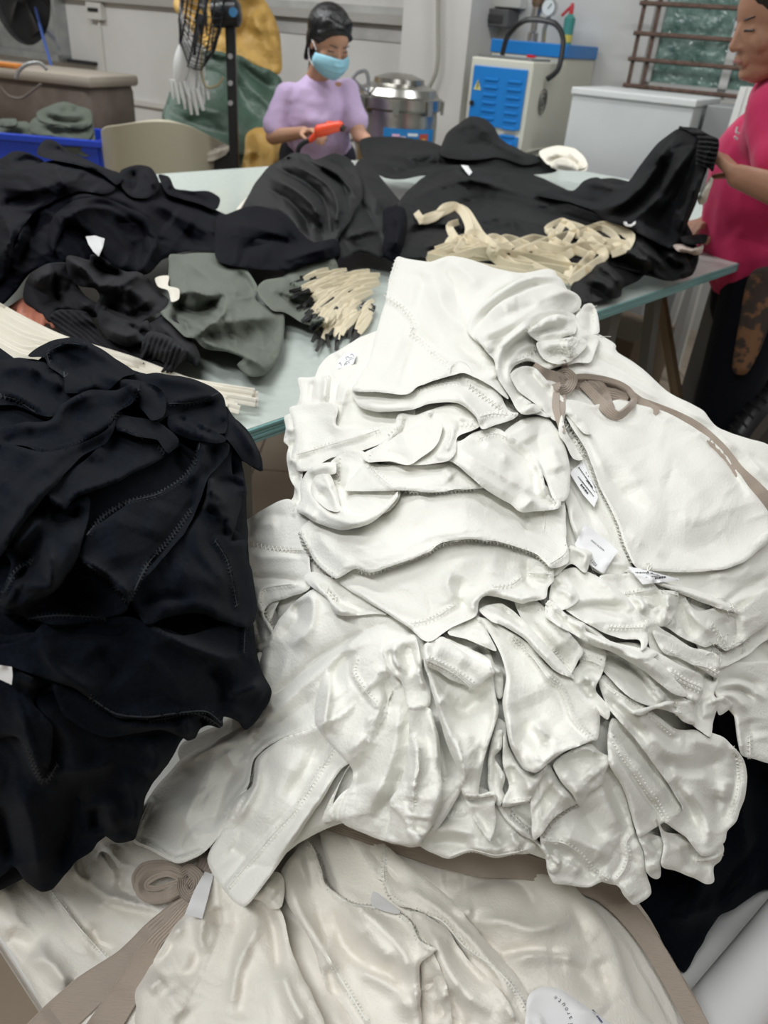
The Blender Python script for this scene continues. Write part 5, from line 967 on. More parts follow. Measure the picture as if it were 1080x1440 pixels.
# dark wheel at the right edge
q = on_z(1085, 640, .3); wh = thing('trolley_wheel', (q.x, q.y, 0), 'black ridged tyre at the right edge below the table', 'wheel')
m_ = MB(); N_ = 40
for k in range(N_):
    pass
mx = Matrix.Translation((q.x, q.y, .30)) @ Matrix.Rotation(.6, 4, 'Z') @ Matrix.Rotation(PI / 2, 4, 'X')
m_.lathe([(.20, -.03), (.28, -.04), (.30, -.02), (.305, 0), (.30, .02), (.28, .04), (.20, .03), (.19, 0), (.20, -.03)], (0, 0, 0), 48, mx); wpart('tyre', m_, 'black', wh)
m_ = MB()
for k in range(60): a_ = 2*PI*k/60; m_.tube([mx @ Vector((.304 * math.cos(a_), .304 * math.sin(a_), -.025)), mx @ Vector((.304 * math.cos(a_ + .05), .304 * math.sin(a_ + .05), .025))], .004, 4)
wpart('tread', m_, 'black', wh)
m_ = MB(); m_.lathe([(.195, -.012), (.195, .012)], (0, 0, 0), 32, mx); wpart('rim', m_, 'mesh', wh)
# ---- the white bench that carries the foreground piles
zb_ = .52
pl = on_z(75, 1440, zb_); pl2 = on_z(0, 1325, zb_)
bn = thing('white_bench', (0, .45, 0), 'white bench with a thin raised edge under the foreground piles', 'bench')
bd = (pl2 - pl).normalized(); bpn = Vector((bd.y, -bd.x, 0))
if bpn.x < 0: bpn = -bpn
BM = Matrix(((bd.x, bpn.x, 0, pl.x), (bd.y, bpn.y, 0, pl.y), (0, 0, 1, 0), (0, 0, 0, 1)))
whp = mat('white_plastic', (.75, .75, .73), .3)
def bbox(name, a0, a1, b0, b1, z0, z1, m=whp, bev=.004):
    mb = MB(); mb.box(((a0 + a1) / 2, (b0 + b1) / 2, (z0 + z1) / 2), (a1 - a0, b1 - b0, z1 - z0), 0, BM, bev); return wpart(name, mb, m, bn, smooth=False)
bbox('bench_top', -.18, .72, 0, .62, zb_ - .04, zb_ - .01)
bbox('raised_edge', -.18, .72, 0, .012, zb_ - .05, zb_ + .002); bbox('raised_edge', -.18, .72, .016, .026, zb_ - .05, zb_ - .004)
for a in (-.12, .66):
    for b in (.04, .58): bbox('leg', a - .02, a + .02, b - .02, b + .02, 0, zb_ - .04)
# glossy white roll at the lower right
ra = on_z(985, 1470, .62); rb = on_z(1130, 1290, .66)
rd = (rb - ra).normalized(); ra = ra - rd * .12; rb = rb + rd * .25
rl = thing('plastic_roll', tuple(ra), 'glossy white rolled plastic sheet leaning at the lower right', 'roll')
m_ = MB(); m_.tube([ra, ra.lerp(rb, .5), rb], .034, 40); wpart('roll', m_, mat('glossy_white_plastic', (.72, .72, .72), .12, coat=.5), rl)
sd = rd.cross(Vector((0, 0, 1))).normalized()
m_ = MB(); m_.tube([ra + sd * .045 - Vector((0, 0, .02)), rb + sd * .045 - Vector((0, 0, .02))], .016, 16); wpart('loose_edge', m_, whp, rl)
m_ = MB(); ups = Vector((0, 0, 1)); m_.add([ra - sd * .03 - ups * .02, rb - sd * .03 - ups * .02, rb - sd * .10 - ups * .10, ra - sd * .10 - ups * .10], [(0, 1, 2, 3)]); k_ = wpart('inner_sheet', m_, whp, rl); md = k_.modifiers.new('t', 'SOLIDIFY'); md.thickness = .003
m_ = MB(); mxs = Matrix.Translation((ra + rb) / 2 + Vector((.05, 0, 0)) * 0); m_.tube([Vector((ra.x + rd.x * .12, ra.y + rd.y * .12, 0)), ra + rd * .12], .02, 12); m_.tube([Vector((rb.x, rb.y, 0)), rb], .02, 12); wpart('support', m_, whp, rl)
# ---------------------------------------------------------------- things at the back left
M['olive'] = mat('olive_fabric', (.085, .10, .08), .8, sheen=.1, spec=.2)
M['gold'] = mat('ochre_woven_sack', (.50, .31, .08), .5, col2=(.42, .25, .06), cscale=14, bump=.4, bscale=50, bdist=.01)
M['greensack'] = mat('dark_green_woven_sack', (.035, .065, .045), .5, col2=(.05, .09, .065), cscale=8, bump=.4, bscale=40, bdist=.01)
LK = 1.0; FK = 1.8
HS = Heap([(250,0,4.6),(330,0,4.6),(396,80,4.8),(240,150,4.4),(390,200,4.4),(300,200,4.2),(300,80,4.5),(370,215,4.1),(250,60,4.6)], step=5, mm=3.2, R=16, lift=16, back=70, br=30, mat='greensack', by_y=True)
def sack(out, folds, label, m, nz=(3,26,30), name='sack', **k):
    return P(HS, 'Z', out, folds, '', name=name, label=label, cat='sack', mat=m, nz=nz, **k)
g0 = sack("244,2 262,-12 330,-30 375,5 392,45 397,98 385,106 360,95 335,84 300,80 268,40 250,20", "262,0 280,30 300,60:8:-7;350,10 370,50 385,90:9:6;330,60 350,30 350,0:9:-6;244,5 262,30:5:6;370,20 385,60:5:-4", 'bulging ochre woven sack on top of the dark green sack', 'gold')
g1 = sack("232,150 245,110 262,75 300,72 335,78 360,92 395,108 398,160 390,215 380,245 250,245 228,170", "335,85 360,110 390,130:7:-7;250,120 280,150 330,160:12:7;330,100 345,150 380,180:12:-7;240,160 300,185 360,190:9:-6;280,200 320,215 370,210:8:6;350,120 380,150 392,190:8:6", 'large dark green woven sack slumped against the wall under the ochre sack', 'greensack', nz=(3,30,-20))
g2 = sack("346,190 360,180 385,182 410,190 430,215 430,250 345,250 344,215", "360,185 365,210 355,235:5:-6;380,190 390,215 380,240:6:6;395,195 405,220:4:-6;350,210 372,220:5:5", 'small crumpled ochre sack on the floor beside the woman in lavender', 'gold', nz=(4,14,60))
# a stand keeps each sack off the floor
def stand(px, py, Y, w, d, name, m, label, cat, top=None, rz=-.52):
    q = on_y(px, py, Y); h = q.z if top is None else top
    t = thing(name, (q.x, q.y, 0), label, cat); mx = Matrix.Translation((q.x, q.y, 0)) @ Matrix.Rotation(rz, 4, 'Z')
    mb = MB(); mb.box((0, 0, h - .02), (w, d, .04), 0, mx, .004); wpart('top', mb, m, t, smooth=False)
    for sx in (-1, 1):
        for sy in (-1, 1):
            mb = MB(); mb.box((sx * (w / 2 - .04), sy * (d / 2 - .04), (h - .04) / 2), (.04, .04, h - .04), 0, mx); wpart('leg', mb, m, t, smooth=False)
    return t
wood = mat('dull_wood', (.20, .15, .10), .6)
stand(320, 250, 4.55, .95, .5, 'low_bench', wood, 'low wooden bench under the sacks, mostly hidden by the table', 'bench')
# brown case
ca0 = on_y(0, 190, 4.7); ca1 = on_y(126, 190, 4.7); zc = on_y(118, 112, 4.7).z
bc = thing('machine_case', ((ca0.x + ca1.x) / 2, 4.75, ca1.z), 'large brown case with a pale rim below the exhaust fan', 'case')
d_ = (Vector((ca1.x, ca1.y, 0)) - Vector((ca0.x, ca0.y, 0))); rzc = -.30; w_ = 1.0
CM = Matrix.Translation((ca1.x + .04, ca1.y, 0)) @ Matrix.Rotation(rzc, 4, 'Z')
brown = mat('brown_case', (.11, .085, .07), .6, col2=(.15, .12, .10), cscale=9)
mb = MB(); mb.box((-w_ / 2, .2, (zc + ca1.z) / 2 - .05), (w_, .42, zc - ca1.z + .06), 0, CM, .05); wpart('body', mb, brown, bc)
mb = MB(); mb.box((-w_ / 2, .2, zc - .01), (w_ + .03, .45, .06), 0, CM, .02); wpart('rim', mb, mat('pale_case_rim', (.33, .29, .24), .5), bc)
mb = MB(); mb.tube(cr([list(on_y(x, y, 4.4)) for x, y in ((22, 110), (28, 98), (40, 90), (56, 89), (66, 98))], 6), .009, 6); wpart('handle', mb, 'steel', bc)
mb = MB(); mb.tube(cr([list(on_y(x, y, 4.42)) for x, y in ((0, 122), (12, 135), (30, 138), (48, 126), (58, 118))], 6), .006, 6); wpart('cord_loop', mb, brown, bc)
mb = MB(); q = on_y(12, 92, 4.5); mb.box(tuple(q), (.14, .06, .025), rzc, None, .006); tag(mb.build('orange_tool', mat('orange_plastic', (.6, .22, .05), .4)), 'small orange handled tool lying on the brown case', 'tool')
stand(60, 205, 4.7, 1.5, .5, 'side_table', wood, 'wooden side table carrying the brown case, hidden behind the navy heap', 'table', top=ca1.z - .08, rz=-.3)
# blue crate with olive garments
k0 = on_y(-20, 222, 4.05); k1 = on_y(140, 222, 4.05); zk = on_y(70, 192, 4.05).z
bc2 = thing('blue_crate', tuple(k0.lerp(k1, .5)), 'bright blue plastic crate full of olive garments', 'crate')
bp = mat('blue_crate_plastic', (.02, .06, .50), .35); wK = (k1 - k0).length; KM = Matrix.Translation((k0.x, k0.y, 0)) @ Matrix.Rotation(math.atan2(k1.y - k0.y, k1.x - k0.x), 4, 'Z'); zl = k0.z - .12
for nm, c, d in (('side', (wK / 2, 0, (zk + zl) / 2), (wK, .02, zk - zl)), ('side', (wK / 2, .42, (zk + zl) / 2), (wK, .02, zk - zl)), ('side', (0, .21, (zk + zl) / 2), (.02, .42, zk - zl)), ('side', (wK, .21, (zk + zl) / 2), (.02, .42, zk - zl)), ('bottom', (wK / 2, .21, zl + .01), (wK, .42, .02)), ('rim', (wK / 2, -.012, zk - .015), (wK + .05, .03, .03)), ('rim', (wK + .012, .21, zk - .015), (.03, .46, .03))):
    mb = MB(); mb.box(c, d, 0, KM, .004); wpart(nm, mb, bp, bc2, smooth=False)
stand(60, 230, 4.25, .9, .5, 'low_stand', wood, 'wooden stand under the blue crate, hidden behind the navy heap', 'stand', top=zl, rz=0)
HO = Heap([(0,190,4.15),(130,200,4.15),(80,150,4.25),(0,150,4.4),(100,220,4.05)], step=5, mm=3, R=7, lift=7, back=30, br=14, mat='olive', by_y=True)
def fold_stack(lst, hp, cat='garment', group=None, **k):
    for out, folds, label in lst: P(hp, 'M', out, folds, '', label=label, cat=cat, group=group, name='garment', **k)
fold_stack([("-20,480 40,465 100,460 130,500 130,530 -20,530", "0,490 60,480 110,490:5:6;20,510 90,505:4:-6", 'flat olive garment at the left in the blue crate'),
 ("0,455 60,450 60,475 0,480", "", 'pale folded cloth behind the olive garments in the crate'),
 ("110,500 150,480 250,500 350,480 360,540 340,590 260,580 150,560", "150,500 250,530 340,520:5:-7;180,540 260,560 340,560:5:7", 'olive garment lowest at the right of the crate stack'),
 ("110,470 150,440 250,470 345,450 352,500 330,530 240,520 130,510", "130,480 220,500 330,480:5:-8;160,460 240,485 340,470:4:8", 'olive garment in the middle of the crate stack'),
 ("140,430 170,410 240,385 300,405 345,420 348,470 300,490 200,470 150,455", "180,420 230,440 320,440:5:8;160,440 240,460 330,460:4:-8;230,390 240,420:4:7;280,410 290,440:4:-6", 'olive garment topmost on the stack in the blue crate')], HO, nz=(3,9,10))
# beige tub chair
ch = thing('tub_chair', tuple(on_y(225, 240, 3.95)), 'pale beige curved chair back seen over the far edge of the table', 'chair')
CY = 3.9; top_px = [(160, 184), (166, 178), (176, 175), (205, 168), (236, 167), (256, 174), (276, 186), (292, 196), (305, 203)]
outer = []; mb = MB(); vs_ = []; n_ = len(top_px); yy = [4.0, 3.86, 3.80, 3.78, 3.80, 3.85, 3.92, 4.0, 4.12]
for (x, y), Y in zip(top_px, yy):
    q = on_y(x, y, Y); vs_ += [q, Vector((q.x, q.y, q.z - .02)), Vector((q.x, q.y + .0, .45))]
mb.add(vs_, [(3*i + j, 3*i + 3 + j, 3*i + 4 + j, 3*i + 1 + j) for i in range(n_ - 1) for j in range(2)])
sh = wpart('backrest', mb, mat('beige_vinyl', (.42, .39, .29), .5), ch); md = sh.modifiers.new('s', 'SUBSURF'); md.levels = md.render_levels = 2; md = sh.modifiers.new('t', 'SOLIDIFY'); md.thickness = .06
q = on_y(225, 240, 4.15)
mb = MB(); mb.box((q.x, 4.2, .45), (.5, .5, .1), 0, None, .04); wpart('seat', mb, 'cream', ch)
for sx in (-1, 1):
    for sy in (-1, 1):
        mb = MB(); mb.tube([(q.x + sx * .2, 4.2 + sy * .2, 0), (q.x + sx * .2, 4.2 + sy * .2, .42)], .018, 8); wpart('leg', mb, 'black', ch)
# black bin with pale cloths
q = on_y(292, 238, 3.95); zt_ = on_y(292, 216, 3.95).z
bi = thing('black_bin', (q.x, q.y, 0), 'black open bin behind the table with pale cloths on it', 'bin')
mb = MB(); wq = .23
for c, d in (((q.x, q.y, zt_ / 2), (wq, .02, zt_)), ((q.x, q.y + .2, zt_ / 2), (wq, .02, zt_)), ((q.x - wq / 2, q.y + .1, zt_ / 2), (.02, .22, zt_)), ((q.x + wq / 2, q.y + .1, zt_ / 2), (.02, .22, zt_)), ((q.x, q.y + .1, zt_ - .04), (wq, .2, .02))): mb.box(c, d)
wpart('bin_body', mb, 'black', bi, smooth=False)
HC = Heap([(260,205,4.0),(330,200,4.05),(290,225,3.93)], step=4, mm=2.5, R=5, lift=6, back=20, br=10, mat='olive', by_y=True)
P(HC, 'M', "700,555 760,545 860,548 878,570 830,585 760,590 710,580", "740,560 800,555 860,565:5:6;760,580 820,570:4:-6", '', label='grey brown cloth heaped on the black bin', cat='cloth', name='cloth', mat=mat('greige_cloth', (.25, .22, .19), .8), nz=(4, 9, 0))
P(HC, 'M', "740,575 780,560 840,562 875,555 860,585 810,610 770,612 745,595", "760,585 810,580 850,570:4:6", '', label='pale cloth hanging over the front of the black bin', cat='cloth', name='cloth', mat=mat('pale_cloth', (.5, .45, .38), .8), nz=(3, 9, 0))
# pedestal fan seen edge on, white gloves hanging from it
q0 = on_y(330, 235, 3.9); q1 = on_y(322, 40, 3.9)
fa = thing('pedestal_fan', (q0.x, q0.y, 0), 'tall black pedestal fan seen side on at the far end of the table', 'fan')
mb = MB(); mb.box((q0.x, q0.y, (q1.z + .1) / 2), (.042, .03, q1.z + .1), 0, None, .004); wpart('pole', mb, 'black', fa, smooth=False)
mb = MB(); mb.lathe([(.25, 0), (.25, .02), (.05, .05), (.04, .07)], (q0.x, q0.y, 0)); wpart('base', mb, 'black', fa)
mb = MB(); a_ = on_y(300, 20, 3.88); b_ = on_y(338, 18, 3.88); mb.tube([a_, a_.lerp(b_, .3), a_.lerp(b_, .9), b_], [.05, .052, .052, .035], 20); wpart('motor', mb, 'black', fa)
mb = MB(); mb.tube([b_ + Vector((-.02, -.04, 0)), b_ + Vector((-.02, -.056, 0))], .018, 14); wpart('dial', mb, mat('dial_blue', (.05, .18, .35), .2), fa)
for z in (.28, .55, .75):
    p_ = on_y(324, 40 + 140 * z, 3.88); mb = MB(); mb.tube([(p_.x, q0.y - .025, p_.z), (p_.x, q0.y - .015, p_.z)], .011, 10); wpart('hole_cap', mb, mat('grey_cap', (.35, .35, .35), .4), fa)
gc = on_y(284, 10, 3.9); ax_ = Vector((.93, .30, -.20)).normalized()
GMx = Matrix.Translation(gc) @ ax_.to_track_quat('Z', 'Y').to_matrix().to_4x4()
mb = MB()
for r, z in ((.24, 0), (.235, .03), (.235, -.03), (.16, .07), (.16, -.07), (.08, .085), (.08, -.085)): mb.tube([GMx @ Vector((r * math.cos(2*PI*k/36), r * math.sin(2*PI*k/36), z)) for k in range(36)], .004, 4, closed=True)
for k in range(48):
    t = 2*PI*k/48; mb.tube([GMx @ Vector((r * math.cos(t), r * math.sin(t), z)) for r, z in ((.02, .09), (.08, .085), (.16, .07), (.235, .03), (.24, 0), (.235, -.03), (.16, -.07), (.08, -.085), (.02, -.09))], .0022, 3)
wpart('guard', mb, 'black', fa)
for k in range(4):
    t0 = PI * k / 2; mb = MB(); vs_ = []
    for r in (.03, .12, .21):
        for da, z in ((-.5, -.02), (.5, .02)): vs_.append(GMx @ Vector((r * math.cos(t0 + da), r * math.sin(t0 + da), z)))
    mb.add(vs_, [(0, 1, 3, 2), (2, 3, 5, 4)]); k_ = wpart('blade', mb, mat('smoky_blade', (.05, .05, .055), .2), fa); md = k_.modifiers.new('t', 'SOLIDIFY'); md.thickness = .004
for kk, (pts, w, lab) in enumerate(((((262, 60), (256, 90), (250, 120), (256, 150)), .035, 'white cotton glove hanging left of the fan pole, leftmost of the bunch'), (((268, 58), (265, 90), (268, 130), (274, 165)), .038, 'white cotton glove hanging in the middle under the fan guard, longest of the bunch'), (((275, 60), (278, 90), (282, 120), (284, 150)), .03, 'white cotton glove hanging nearest the fan pole'))):
    gl_ = [on_y(x, y, 3.86 + .02 * kk) for x, y in pts]; g_ = cr([list(q) for q in gl_[:3]], 6); mb = MB(); mb.tube(g_, [w * (.6 + .5 * math.sin(1.2 * i / len(g_) * PI)) for i in range(len(g_))], 10, flat=.5, upv=(0, 1, 0))
    o = mb.build('glove', mat('white_glove', (.72, .73, .72), .8)); tag(o, lab, 'glove', None)
    for f in range(4):
        dx = (f - 1.5) * w * .55; mb = MB(); b0 = gl_[2] + Vector((dx, 0, .02)); b1 = gl_[3] + Vector((dx * 1.3, 0, .02 * abs(f - 1.5))); mb.tube([b0, b0.lerp(b1, .5), b1], [w * .32, w * .3, w * .15], 7); mb.build('finger', o.data.materials[0], o)
mb = MB(); mb.tube(cr([list(on_y(x, y, 3.87)) for x, y in ((284, 70), (283, 100), (290, 122), (306, 120), (314, 108))], 5), .006, 6); tag(mb.build('cord', mat('yellow_grey_cord', (.35, .32, .2), .6)), 'dull yellow cord looping under the pedestal fan', 'cord')
# ---------------------------------------------------------------- garments on the cutting table
FK = 2.6; NK = .3; NS = .8; MS = .58; AF[:] = [9, 34, .55]; LK = 1.15
HT = Heap([(0,230,1.10),(60,215,1.13),(130,240,1.09),(300,290,1.0),(460,350,.96),(0,400,1.03),(150,380,1.02),(230,370,.98),(100,300,1.12),(200,300,1.05),(330,260,.96),
 (150,440,1.0),(80,400,1.04),(220,490,.955),(50,440,1.0),(300,420,1.0),(380,470,.955),(350,520,.945),(430,420,.955),
 (380,240,1.04),(450,240,1.09),(420,300,1.04),(540,300,1.02),(350,290,.96),(520,210,1.03),(650,190,1.12),(680,180,1.12),(770,235,.96),
 (620,270,1.03),(700,280,1.02),(800,300,1.0),(600,350,.96),(850,290,1.03),(990,200,0,1.90),(985,300,0,1.93),(930,220,0,2.0),(950,330,0,2.0),(985,378,0,2.0),(830,410,.945),(900,380,.97)],
 step=4, mm=2.6, R=8, lift=6, back=22, br=10, mat='navy2', floor=ZT)
M['navy2'] = mat('dark_navy_fleece', (0.0022, 0.0026, 0.0062), 0.85, sheen=0.0, spec=0.12)
HT.mat = 'navy2'
GM(HT, 'dark navy garment spread over the left of the cutting table, long legs reaching right', name='garment')
p('J', "-90,130 0,118 50,90 100,92 160,120 200,160 340,130 380,150 430,165 520,200 600,205 700,250 820,310 900,340 1060,350 1080,380 1200,440 1290,470 1250,530 1120,540 960,505 900,480 820,470 700,470 620,500 560,555 450,560 350,520 250,520 130,540 60,620 0,680 -90,700",
  "0,180 120,180 250,230:12:9;40,140 120,120 200,150:9:-8;520,260 640,310 800,390 1000,420:12:9;480,230 620,260 800,320 1000,360:10:-8;560,300 700,400 820,460:12:-7;600,420 560,500 520,560:10:9;180,300 300,260 430,260 560,330 600,430:14:12;100,340 60,450 0,520:12:10;140,320 120,420 70,540:10:-10;830,370 960,420 1100,460:12:8;1000,380 1100,440 1200,480:9:-8;640,340 720,400:20:6;0,250 60,260 140,280:12:-8", "", nz=(3,20,25), nm='body')
p('J', "600,180 640,185 665,230 720,238 790,240 832,262 832,290 815,312 760,290 640,250", "660,240 740,260 820,300:6:-7;630,190 650,230:4:6", nm='leg_end', lab=None)
p('J', "455,170 480,152 530,140 572,150 598,190 604,230 560,265 500,260 460,220", "500,160 510,200 500,250:6:-12;540,160 570,190 590,230:6:8", nm='curl')
p('J', "-90,180 60,160 220,120 400,160 440,220 400,250 300,240 180,290 120,330 60,420 20,560 -90,600", "0,220 120,240 240,200 380,200:12:10;0,300 90,280 160,270:10:-9;20,340 40,420 0,500:9:10;200,130 230,190 260,240:9:9;300,180 360,240:9:-8", nm='fold_over', nz=(3,16,20))
p('J', "180,420 200,340 280,275 380,262 460,290 560,340 600,420 570,500 540,550 450,540 400,500 340,400 260,360 220,420 200,480", "240,350 330,300 430,310 540,370:9:9;300,300 400,290 500,350 570,440:7:-8;430,340 520,420 520,520:9:-10", nm='leg_loop', nz=(2,16,50))
P(HT, 'J', "325,412 360,408 398,420 390,455 375,488 355,470 335,440", R=1, lift=6, back=3, nz=(1,20,0), mat='paper', name='care_label', label='white label showing inside the dark navy heap on the table', cat='label', flat=True)
GM(HT, 'dark navy garment topmost at the back left of the table before the blue crate', name='garment')
p('J', "140,100 165,48 200,45 260,85 340,125 370,140 420,160 450,170 470,190 440,215 380,170 300,140 200,120", "180,70 260,100 350,140:6:-8;200,110 300,130 400,175:6:8", nz=(2,14,20))
# charcoal cuffs garment
M['cuff'] = mat('washed_black_fleece', (.020, .020, .023), .85, sheen=.03, spec=.12)
GM(HT, 'washed black fleece garment with two ribbed cuffs lying before the navy heap', name='garment')
p('J', "350,700 420,690 560,740 640,700 740,820 762,880 740,905 700,880 640,880 560,800", "600,740 680,820 740,880:9:9", mat='cuff', nm='lower_sleeve')
p('J', "90,660 92,600 120,550 180,515 250,510 270,560 330,640 400,680 360,720 300,700 220,690 190,740 140,700", "120,600 150,560 210,550:16:8;210,560 215,640 250,680:5:-7;300,690 340,660 380,600:9:9", mat='cuff', nm='sleeve', nz=(1.5,24,20), R=16)
p('J', "190,730 220,690 330,700 400,800 500,780 560,800 540,880 520,900 440,880 340,840 260,800", "", mat='cuff', nm='ribbed_hem', rib=(35, 7, 1.6), nz=(1,20,0))
p('J', "250,500 262,484 300,490 340,500 345,480 390,490 430,520 480,545 520,545 560,570 600,620 640,650 620,690 560,720 520,740 460,720 380,730 360,680 380,640 360,610 300,600 260,560", "260,500 320,540 380,600 450,560:7:10;350,490 400,540 470,560:7:-9;370,600 450,600 530,550:8:9;380,650 470,720 560,690:10:-9;560,570 600,620 640,650:6:-9;460,600 540,640 570,690:14:9", mat='cuff', nm='body', nz=(1.6,20,30))
p('J', "370,740 380,690 460,720 520,740 560,730 570,770 620,790 690,830 705,860 640,930 600,915 560,900 540,880 548,820 480,830 410,800", "400,760 480,790 540,760:9:8;480,740 540,780 600,790:7:-8", mat='cuff', nm='sleeve', nz=(1.4,20,30))
p('J', "545,800 570,770 640,790 700,840 706,870 680,900 650,932 610,925 625,895 590,880 545,895 535,860", "540,890 570,880 620,900:6:-9", mat='cuff', nm='ribbed_cuff', rib=(-60, 7, 1.8), nz=(.5,20,0), R=10, lift=9)
# sage garments
GM(HT, 'pale sage green garment lying rumpled at the near left of the table', name='garment')
p('J', "640,520 645,480 700,478 780,475 850,480 920,520 975,600 970,650 1020,680 1075,700 1080,760 1070,850 1040,900 1000,940 940,940 900,900 920,875 860,850 780,840 740,800 700,790 650,740 610,700 640,680 660,640 640,590",
  "720,600 780,640 840,630:9:9;640,660 740,700 830,650 850,630:9:-10;700,500 760,540 850,600 960,640:12:8;850,640 850,700 780,760 740,800:8:10;770,760 850,740 980,720 1060,720:16:9;760,800 850,850 960,880 1020,930:8:9;900,540 950,600 960,640:9:-7;660,640 720,620 820,640:7:8;640,720 700,740 720,790:7:-9;900,760 1000,780 1060,820:20:-5", mat='sage', nz=(1.6,24,40), R=10)
p('J', "1080,560 1075,520 1160,480 1260,480 1290,560 1290,700 1220,750 1150,740 1080,700 1030,690 975,620 1000,580", "1080,560 1150,600 1240,600:12:8;1100,650 1200,680:9:-7;1180,740 1240,720:6:9;1040,620 1100,660 1160,720:9:-7", mat='sage', nz=(1.6,24,20), nm='leg')
P(HT, 'J', "590,570 640,560 640,600 680,610 678,650 650,660 640,620 600,600", R=1, lift=4, back=4, nz=(1,10,0), mat='ivory', name='drawstring', label='white drawstring end at the edge of the sage garment', cat='cord')
# middle black garments
M['chm'] = mat('soft_black_jersey', (.0065, .007, .008), .6, sheen=.02, spec=.16)
HT.mat = 'chm'
P(HT, 'K', "30,300 50,270 80,240 100,200 110,220 90,280 60,316", "", '', nz=(3,8,0), mat='ivory', label='cream cloth edge showing left of the black trousers in the middle of the table', cat='cloth', name='cloth', lift=3)
GM(HT, 'black garment far back on the table, in front of the steel drum', name='garment')
p('Z', "505,200 520,192 560,192 600,198 625,206 640,200 700,205 750,218 779,230 780,242 740,246 700,242 660,252 600,247 565,252 540,250 515,232", "520,210 570,220 640,215:8:8;560,240 620,230 700,232:6:-7;520,225 580,240:6:6;680,215 740,232:6:8", nz=(3,12,10))
GM(HT, 'black garment bunched highest at the back of the table before the blue cabinet', name='garment')
p('Z', "618,215 628,188 648,172 662,164 680,166 695,178 705,195 730,210 760,225 740,232 700,222 660,225 630,222", "640,185 665,175 690,190:9:9;650,205 680,200 710,215:7:-9;690,200 740,222:6:8", nz=(3,14,10), R=12)
GM(HT, 'black gathered trousers heaped in the centre of the table, deep parallel folds', name='garment')
p('K', "480,110 540,160 620,260 640,280 600,290 570,320 570,420 600,440 560,470 480,450 420,470 400,420 440,200", "480,130 520,220 560,300:12:9;460,250 520,330 560,420:10:-9;420,400 500,370 570,380:9:8", nm='leg')
p('K', "40,310 60,270 100,200 150,140 200,110 240,90 290,95 310,115 350,105 390,90 440,110 480,170 490,250 460,300 440,340 400,400 380,440 320,430 300,400 250,360 200,310 120,290 60,320",
  "200,120 300,160 380,220 400,300 380,380:7:11;170,140 270,190 340,250 370,330:6:-12;150,180 240,220 310,280 340,360:7:11;240,100 340,150 420,210 440,300:6:-10;300,120 400,170 460,240:6:11;140,220 220,260 280,330 300,400:6:-10;350,110 420,150 470,210:5:-9;190,110 250,120:5:-8", nz=(3,10,40))
p('K', "-40,330 0,310 100,280 200,310 260,370 310,410 380,400 405,420 400,460 300,490 200,515 60,505 -40,470", "0,350 100,360 220,400:9:8;50,440 160,400 260,430:9:-9;200,480 300,450 390,430:8:8", nm='leg', mat='navy2')
GM(HT, 'wide black garments spread across the right half of the table under the cotton tapes', name='garment')
p('Z', "545,350 560,310 560,285 580,262 600,246 640,232 690,240 750,246 800,268 815,275 830,255 860,250 900,258 935,260 980,345 975,385 940,395 900,385 850,370 780,360 700,360 620,362 560,362",
  "580,280 640,255 700,262 780,290:9:9;600,310 680,280 780,300 880,330:10:-9;640,235 660,250 700,260:6:8;620,330 700,305 800,325 900,350:9:8;560,340 600,320 680,330:8:-8;700,250 780,275 860,310 950,340:10:8;740,290 840,320 940,365:7:-8;590,350 640,340 720,350:8:7", nz=(4,13,15), nm='body')
p('K', "560,300 600,280 640,290 650,350 640,420 610,480 580,475 560,440 570,380", "600,300 620,360 600,450:9:10", nm='leg', mat='navy2')
P(HT, 'Z', "648,232 658,233 664,242 660,247 654,240", R=1, lift=7, back=2, nz=(0,1,0), mat='paper', name='size_tag', label='tiny white tag on the black garment right of the table centre', cat='label', flat=True)
GM(HT, 'black garment crumpled at the right front edge of the table', name='garment')
p('L', "290,640 340,560 420,530 520,430 620,420 660,480 740,490 775,560 760,590 700,612 640,600 610,570 560,612 500,640 490,675 420,690 340,700 310,680", "380,540 450,580 500,640:8:9;440,530 520,560 590,600:8:-10;540,450 600,500 680,560:9:9;620,440 660,520 740,560:7:-9;350,600 420,620 480,670:9:8;500,480 560,520 620,540:7:10;680,500 720,560:5:8", nz=(4,12,30), lift=8)
# held trousers
M['held'] = mat('black_woven_trousers', (.0075, .008, .0095), .65, sheen=.02, spec=.13)
GM(HT, 'black trousers with an elastic waist lifted off the table by the woman in pink', name='trousers', cat='trousers')
p('L', "150,260 230,240 300,250 345,210 400,198 440,220 500,225 540,190 590,120 640,60 690,20 730,0 790,0 820,20 850,100 800,280 760,380 705,478 660,470 600,440 520,400 430,370 380,330 300,300 200,280",
  "380,330 500,300 600,200 660,90 720,30:13:12;430,360 540,320 640,220 700,110 750,40:9:-9;500,380 600,320 680,220 760,90:10:9;600,420 680,330 760,200 800,80:12:-7;350,220 420,230 480,240:7:9;240,260 340,290 420,300:7:-8;660,110 650,220 640,300:7:-6;560,200 520,280 420,330:10:8;720,420 760,320 800,200:8:7", mat='held', nz=(1.5,20,-50), lift=12, R=10, back=12)
p('L', "722,-2 760,-5 800,2 850,30 882,45 884,80 872,130 860,175 840,160 815,150 790,140 795,80 800,40 760,10", "", mat='held', nm='elastic_waistband', rib=(8, 6.5, 2.6), nz=(.5,20,0), lift=7, R=5, back=12)
P(HT, 'L', "503,372 515,385 530,388 545,378 552,370 548,385 532,394 515,392", R=1, lift=6, back=2, nz=(0,1,0), mat='paper', name='size_tag', label='small white tag on the lifted black trousers', cat='label', flat=True)
